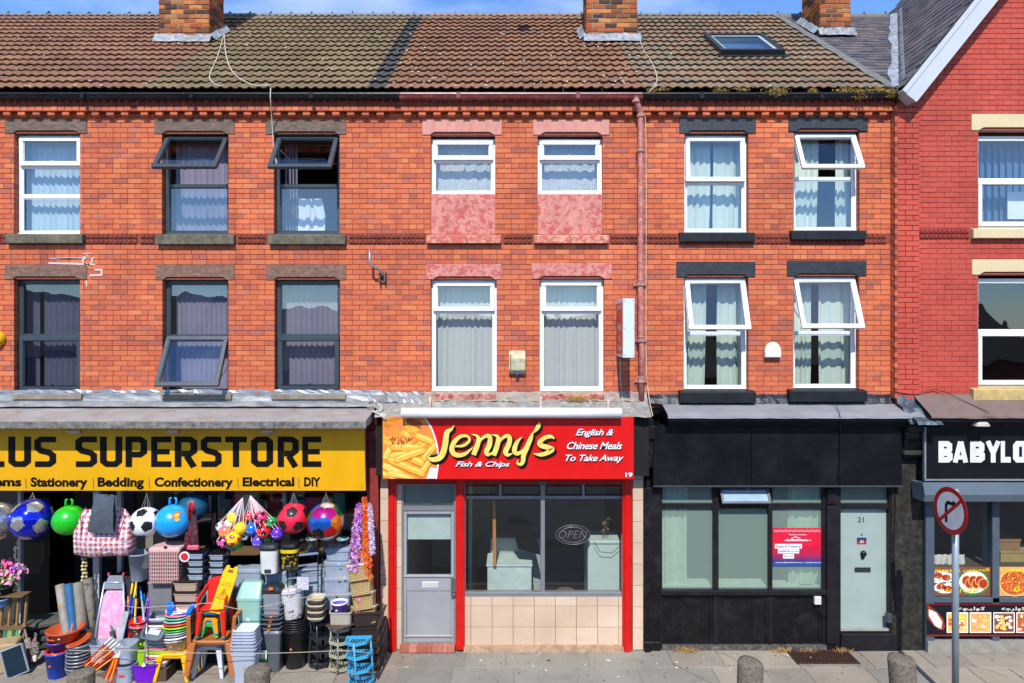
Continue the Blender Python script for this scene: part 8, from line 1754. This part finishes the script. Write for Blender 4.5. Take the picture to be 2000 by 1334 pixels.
# corner racks
def rack(px, pyb, pyt, w, mat, label, tiers, y=None, tm=None, yaw=0, lean=0, postm=None, dep=.75, front=True):
    y = G_(pyb) if y is None else y; m = mpp(y); W_ = w*m; H_ = (Z(pyt, y + .1) if True else 0); Dp = W_*dep; t = thing('corner_rack', label, 'rack', (X(px, y), y, 0), (0, R(lean), R(yaw)))
    V_ = [(-W_/2, Dp*.95), (W_/2, Dp*.95), (W_*.42, Dp*.3), (0, 0), (-W_*.42, Dp*.3)]
    for j in range(tiers):
        z = .03 + (H_ - .08)*j/(tiers - 1); b = MB(); pts = V_; n_ = len(pts); cx = sum(p[0] for p in pts)/n_; cy = sum(p[1] for p in pts)/n_
        for k in range(n_):
            (xa, ya), (xb, yb2) = pts[k], pts[(k+1) % n_]; b.beam((xa, ya, z + .015), (xb, yb2, z + .015), .01, .035); b.beam((xa, ya, z + .034), (xb, yb2, z + .034), .02, .01)
        for k in range(9):
            xx = -W_*.42 + k*W_*.84/8; yf = Dp*.3*abs(xx)/(W_*.42); b.beam((xx, yf, z + .004), (xx, Dp*.95, z + .004), .012, .005)
        b.build('tier', tm or mat, t)
    for (xa, ya) in ((-W_*.47, Dp*.85), (W_*.47, Dp*.85), (0, .0)):
        b = MB(); b.tube([(xa, ya, 0), (xa, ya, H_)], .013, 8); b.build('post', postm or mat, t, smooth=True)
    return t
rack(619, 1310, 1212, 42, M('24282e', .3), 'black plastic corner rack of four tiers', 4)
for i in range(7): tub('brown_basket', 'small brown and cream basket, %s of the pile on the black rack' % ['lowest', 'second', 'third', 'fourth', 'fifth', 'sixth', 'topmost'][i], 'basket', 619, Z(1209, -.75) + i*.045, -.75, 30, 26, 8, M(['b8ac90', '3a2e26'][i % 2], .4), p=4, group='small baskets piled on the black rack')
OR = rack(660, 1318, 1224, 46, M('8d8a6c', .4), 'olive beige corner rack with a brown top', 4, tm=M('a8a588', .4), postm=M('8a8e92', .4))
y = -.85; b = MB(); m = mpp(y); prism_xz(b, [(-.16, 0), (.16, 0), (.16, .02), (-.16, .02)], -.13, .13); o = b.build('rack_top', M('4a3c34', .5), None, loc=(X(664, y), y, Z(1222, y)), rot=(0, 0, R(45)), bevel=.01); adopt(o, OR)
tub('storage_tub', 'beige woven storage tub holding a purple pot', 'tub', 668, Z(1220, -.75), -.75, 42, 40, 30, M('a49c8c', .6, stretch=(30, 30, 2), vs=3), p=6, dr=.8); PPOT = tub('plant_pot', 'purple pot with a white rim in the woven tub', 'pot', 663, Z(1200, -.78), -.78, 30, 24, 24, glossy('6a50b8'), rim=.004); b = MB(); b.loft([(.112, .112, 0, 2), (.122, .122, .01, 2), (.122, .122, .025, 2), (.105, .105, .025, 2), (.1, .1, 0, 2)], 26, cap0=False, cap1=False); o = b.build('pot_rim', WHITEP, None, loc=(X(663, -.78), -.78, Z(1178, -.78))); adopt(o, PPOT)
rack(697, 1334, 1250, 50, M('3f9fc8', .35, var=.04), 'bright blue corner rack of four tiers standing foremost', 4, y=-1.28, lean=-4, yaw=-6)
# cream baskets leaning
for i in range(4):
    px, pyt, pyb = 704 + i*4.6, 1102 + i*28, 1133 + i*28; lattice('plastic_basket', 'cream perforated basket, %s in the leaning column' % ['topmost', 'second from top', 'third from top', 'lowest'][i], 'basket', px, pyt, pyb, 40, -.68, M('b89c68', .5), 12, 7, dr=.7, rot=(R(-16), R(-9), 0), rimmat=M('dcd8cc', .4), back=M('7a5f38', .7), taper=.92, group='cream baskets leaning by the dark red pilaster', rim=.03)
# dark crates at right
for i in range(4):
    y = -.62 - (0)*.03; m = mpp(y); b = tubm(.4, .36, .22, 8, .36, .32, rim=.015, rh=.03); o = b.build('storage_crate', M(['2a221e', '30261f'][i % 2], .4), None, loc=(X(720, y) - .03, y, .02 + i*.215), rot=(0, 0, R(8))); tag(o, 'dark brown plastic crate, %s in the stack by the tiled wall' % ['lowest', 'second', 'third', 'topmost'][i], 'crate', 'dark crates by the tiled wall')
for i in range(5):
    b = MB(); p = Vector((X(738, -.95) + .0, -1.0, .05 + i*.17)); b.beam(p, p + Vector((.02, .55, .12)), .03, .02); solo('shelf_rail', b, M('3a2a20', .5), 'slanting dark brown rail, %s up the crate stack' % ['lowest', 'second', 'third', 'fourth', 'topmost'][i], 'rail', 'slanting rails beside the crates')
# metal rack with two ladders
t = thing('metal_rack', 'dark metal ladder rack with pale top bars before the clear boxes', 'rack', (X(595, -.6), -.6, Z(1190, -.6))); b = MB(); P2 = lambda px, py, y=-.6: (X(px, y), y, Z(py, y))
for a, c, y0, y1 in ((562, 562, 1090, 1185), (572, 572, 1108, 1170), (621, 621, 1078, 1185), (629, 629, 1090, 1170)): b.tube([P2(a, y0), P2(c, y1)], .009, 6)
for yy in (1100, 1122, 1143, 1164): b.tube([P2(621, yy + 3), P2(629, yy)], .007, 6); b.tube([P2(562, yy + 6), P2(572, yy + 3)], .007, 6)
b.build('upright', M('20242c', .4, metal=.4), t, keep=True)
b = MB(); b.beam(P2(564, 1086), P2(622, 1080), .02, .03); b.beam(P2(563, 1108), P2(620, 1100), .015, .02); b.beam(P2(563, 1130), P2(616, 1124), .015, .02); b.build('bar', M('98a4bc', .35, metal=.5), t, keep=True)
b = MB(); b.box(X(580, -.64), X(603, -.64), -.645, -.64, Z(1152, -.64), Z(1127, -.64)); o = solo('printed_card', b, M('c8d0dc', .6, c2='8a5a78', thr=.55, vs=30, stretch=(.5, 1, 3)), 'printed product card hung on the metal rack', 'card')
b = MB(); rg = random.Random(6)
for _ in range(60): p = Vector(P2(rg.gauss(560, 9), rg.gauss(1148, 8), -.55)); b.beam(p, p + Vector((rg.uniform(-.08, .08), 0, rg.uniform(-.08, .08))), .012, .003)
o = b.build('plastic_greenery', M('1c7a2c', .5)); tag(o, kind='stuff')
# shop window contents behind the glass
rg = random.Random(31); WI = M('7a5c3c', .7)
for zz, l in ((Z(998, .45), 'upper wooden shelf behind the superstore glass'), (Z(1075, .45), 'middle wooden shelf behind the superstore glass')):
    b = MB(); b.box(X(380, .45), X(712, .45), .3, .7, zz - .03, zz); solo('shelf', b, WI, l, 'shelf')
cc = [('a8141c', 'dark red'), ('c8c4bc', 'pale'), ('7a7a82', 'grey'), ('b8202c', 'red'), ('d0ccc4', 'white'), ('3a3a44', 'charcoal'), ('8a1c28', 'maroon'), ('c0b8b0', 'beige'), ('5a6a8a', 'slate blue'), ('b83a5a', 'rose'), ('c8b060', 'straw'), ('4a7a6a', 'sea green')]
pxs = 386
for i, (c, nm) in enumerate(cc):
    w = rg.uniform(18, 30); h_ = rg.uniform(22, 36); b = MB(); y = .42; b.box(X(pxs, y), X(pxs + w, y), y, y + .2, Z(998, .45), Z(998 - h_, .45)); solo('boxed_goods', b, M(c, .5, var=.2, vs=12), '%s boxed goods on the upper shelf behind the superstore glass' % nm, 'box', 'boxed goods on the window shelf'); pxs += w + 2
for i, (px, c, l) in enumerate(((590, '20242a', 'dark kettle shape on the middle shelf'), (610, 'b8bcc4', 'steel pan on the middle shelf'), (640, '3c4048', 'dark jar on the middle shelf'), (670, '9ac0c8', 'pale bottle on the middle shelf'), (450, '7888a0', 'blue grey jug on the middle shelf'), (520, 'a8a8a0', 'light tin on the middle shelf'))):
    tub('kitchen_ware', l, 'kitchenware', px, Z(1075, .45), .45, 22, 18, 24, M(c, .3, metal=.2))
# plastic strip and packets hanging in the doorway
for i, (px, c, nm) in enumerate(((162, 'c8b890', 'cream'), (168, 'a89868', 'tan'))):
    b = MB()
    for k in range(16): b.loft([(.018, .018, 0, 2), (.026, .026, .02, 2), (.012, .012, .04, 2)], 8, 0, (X(px, -.2) + .01*math.sin(k*2 + i), -.2, Z(1150, -.2) + k*.055))
    solo('garlic_string', b, M(c, .8, var=.3, vs=30), '%s string of bulbs hanging by the grey door post' % nm, 'string of bulbs', smooth=True)
# ropes round the display
def rope(pts, label):
    b = MB(); p2, _ = smooth_path3([(X(px, y), y, Z(py, y)) for px, py, y in pts], 5); b.tube(p2, .0045, 6); solo('rope', b, M('a8a08a', .8), label, 'rope')
rope([(232, 1180, -.7), (270, 1187, -1.0), (320, 1184, -1.15), (375, 1182, -1.2), (412, 1178, -1.2), (470, 1190, -1.1), (520, 1183, -1.1), (555, 1176, -1.05), (600, 1166, -.95), (690, 1160, -.85)], 'upper rope strung across the display of goods')
rope([(134, 1270, -1.1), (180, 1271, -1.25), (232, 1270, -1.3), (290, 1270, -1.3), (372, 1275, -1.3), (450, 1276, -1.3), (520, 1276, -1.25), (590, 1274, -1.2), (670, 1271, -1.35), (728, 1276, -1.1)], 'lower rope strung across the display of goods')
# ------------------------------------------------------------------ inside the chip shop
b = MB(); b.box(X(952, .35), X(1038, .35), .35, .9, Z(1160, .35), Z(1106, .35)); b.box(X(950, .35), X(1040, .35), .33, .92, Z(1106, .35), Z(1103, .35)); b.box(X(952, .35), X(1038, .35), .34, .5, 0, Z(1160, .35)); solo('counter', b, M('b8c8c0', .4), 'pale grey counter behind the left window of the chip shop', 'counter', bevel=.004)
b = MB(); b.box(X(1030, 2), X(1140, 2), 2.0, 2.5, 0, Z(1070, 2)); solo('serving_counter', b, M('6c7674', .4), 'long pale serving counter deep inside the chip shop', 'counter')
b = MB(); b.beam((X(966, .3), .3, Z(1105, .3)), (X(965, .3), .3, Z(976, .3)), .05, .03); solo('timber_post', b, M('b87830', .6, var=.2, stretch=(1, 1, .1), vs=20), 'raw timber post standing on the counter behind the glass', 'post')
b = MB(); b.box(X(1148, .3), X(1213, .3), .3, .85, 0, Z(1062, .3)); b.box(X(1146, .3), X(1214, .3), .28, .87, Z(1062, .3), Z(1056, .3)); solo('chest_freezer', b, M('b4c4bc', .4, var=.05), 'pale green chest freezer behind the right window', 'freezer', bevel=.01)
for px, l in ((862, 'round topped stool seen through the grey door'), (1105, 'round topped stool left of the chest freezer')):
    b = MB(); y = .9; b.loft([(.15, .15, 0, 2), (.12, .12, .4, 2), (.15, .15, .42, 2), (.15, .15, .45, 2)], 20); o = b.build('round_stool', M('6a5848', .6), None, loc=(X(px, y), y, .0)); o.location.z = 0.1; tag(o, l, 'stool')
b = MB(); b.box(X(958, .95), X(1056, .95), .95, 1.2, 0, Z(1050, .95)); solo('range_cabinet', b, M('a0aca8', .4), 'pale grey cabinet behind the counter in the chip shop', 'cabinet', bevel=.01)
b = MB(); b.box(X(905, 1.6), X(958, 1.6), 1.6, 1.64, 1.2, 2.6); solo('wall_board', b, M('8c8468', .8), 'beige wall board at the left inside the chip shop', 'board')
yq2 = .4; b = MB(); prism_xz(b, [(X(x, yq2), Z(y, yq2)) for x, y in ((992, 1003), (1012, 1072), (1056, 1084), (1042, 1022))], .4, .44); solo('dark_screen', b, M('141416', .3), 'dark tilted panel hanging inside the chip shop', 'panel')
t = thing('open_sign', 'unlit oval OPEN sign hanging behind the right window', 'sign', (X(1119, .12), .12, Z(1062, .12))); b = MB(); y = .12; b.poly([(X(1119 + 34*math.cos(-k*.314), y), y, Z(1044 + 19*math.sin(-k*.314), y)) for k in range(20)]); b.poly([(X(1119 + 34*math.cos(k*.314), y), y + .01, Z(1044 + 19*math.sin(k*.314), y)) for k in range(20)]); b.build('plate', M('23242a', .15), t, keep=True)
b = MB()
for a0, a1, rx, ry in ((.3, 2.85, 25, 15), (3.45, 5.98, 25, 15)):
    pp = [(1119 + rx*math.cos(a0 + (a1-a0)*k/12), 1044 + ry*math.sin(a0 + (a1-a0)*k/12)) for k in range(13)]; b.tube([(X(p[0], y - .01), y - .012, Z(p[1], y)) for p in pp], .006, 5)
pp = [(1119 + 34*math.cos(k*.314), 1044 + 19*math.sin(k*.314)) for k in range(21)]; b.tube([(X(p[0], y - .01), y - .012, Z(p[1], y)) for p in pp], .004, 5)
add_text(b, 'OPEN', X(1091, y), X(1147, y), Z(1051, y), Z(1036, y), lambda z: y - .012, -.012, .25, 1.05); b.build('tube_lettering', M('7e6e78', .4), t, keep=True)
b = MB(); rg = random.Random(2)
for _ in range(120): p = Vector((X(rg.gauss(1183, 4), .3), .3 + rg.uniform(-.05, .05), Z(rg.uniform(995, 1042), .3))); s = rg.uniform(.01, .025); b.poly([p + Vector((rg.uniform(-s, s), rg.uniform(-s, s), rg.uniform(-s, s))) for _ in range(3)])
o = b.build('dried_plant', M('8a7a4a', .8)); tag(o, kind='stuff')
b = MB(); b.tube([(X(1160, .2), .2, Z(1058, .2)), (X(1172, .2), .2, Z(1078, .2)), (X(1195, .2), .2, Z(1080, .2)), (X(1212, .2), .2, Z(1066, .2))], .005, 5); solo('cable', b, BLACKP, 'loose cable hanging over the chest freezer', 'cable')
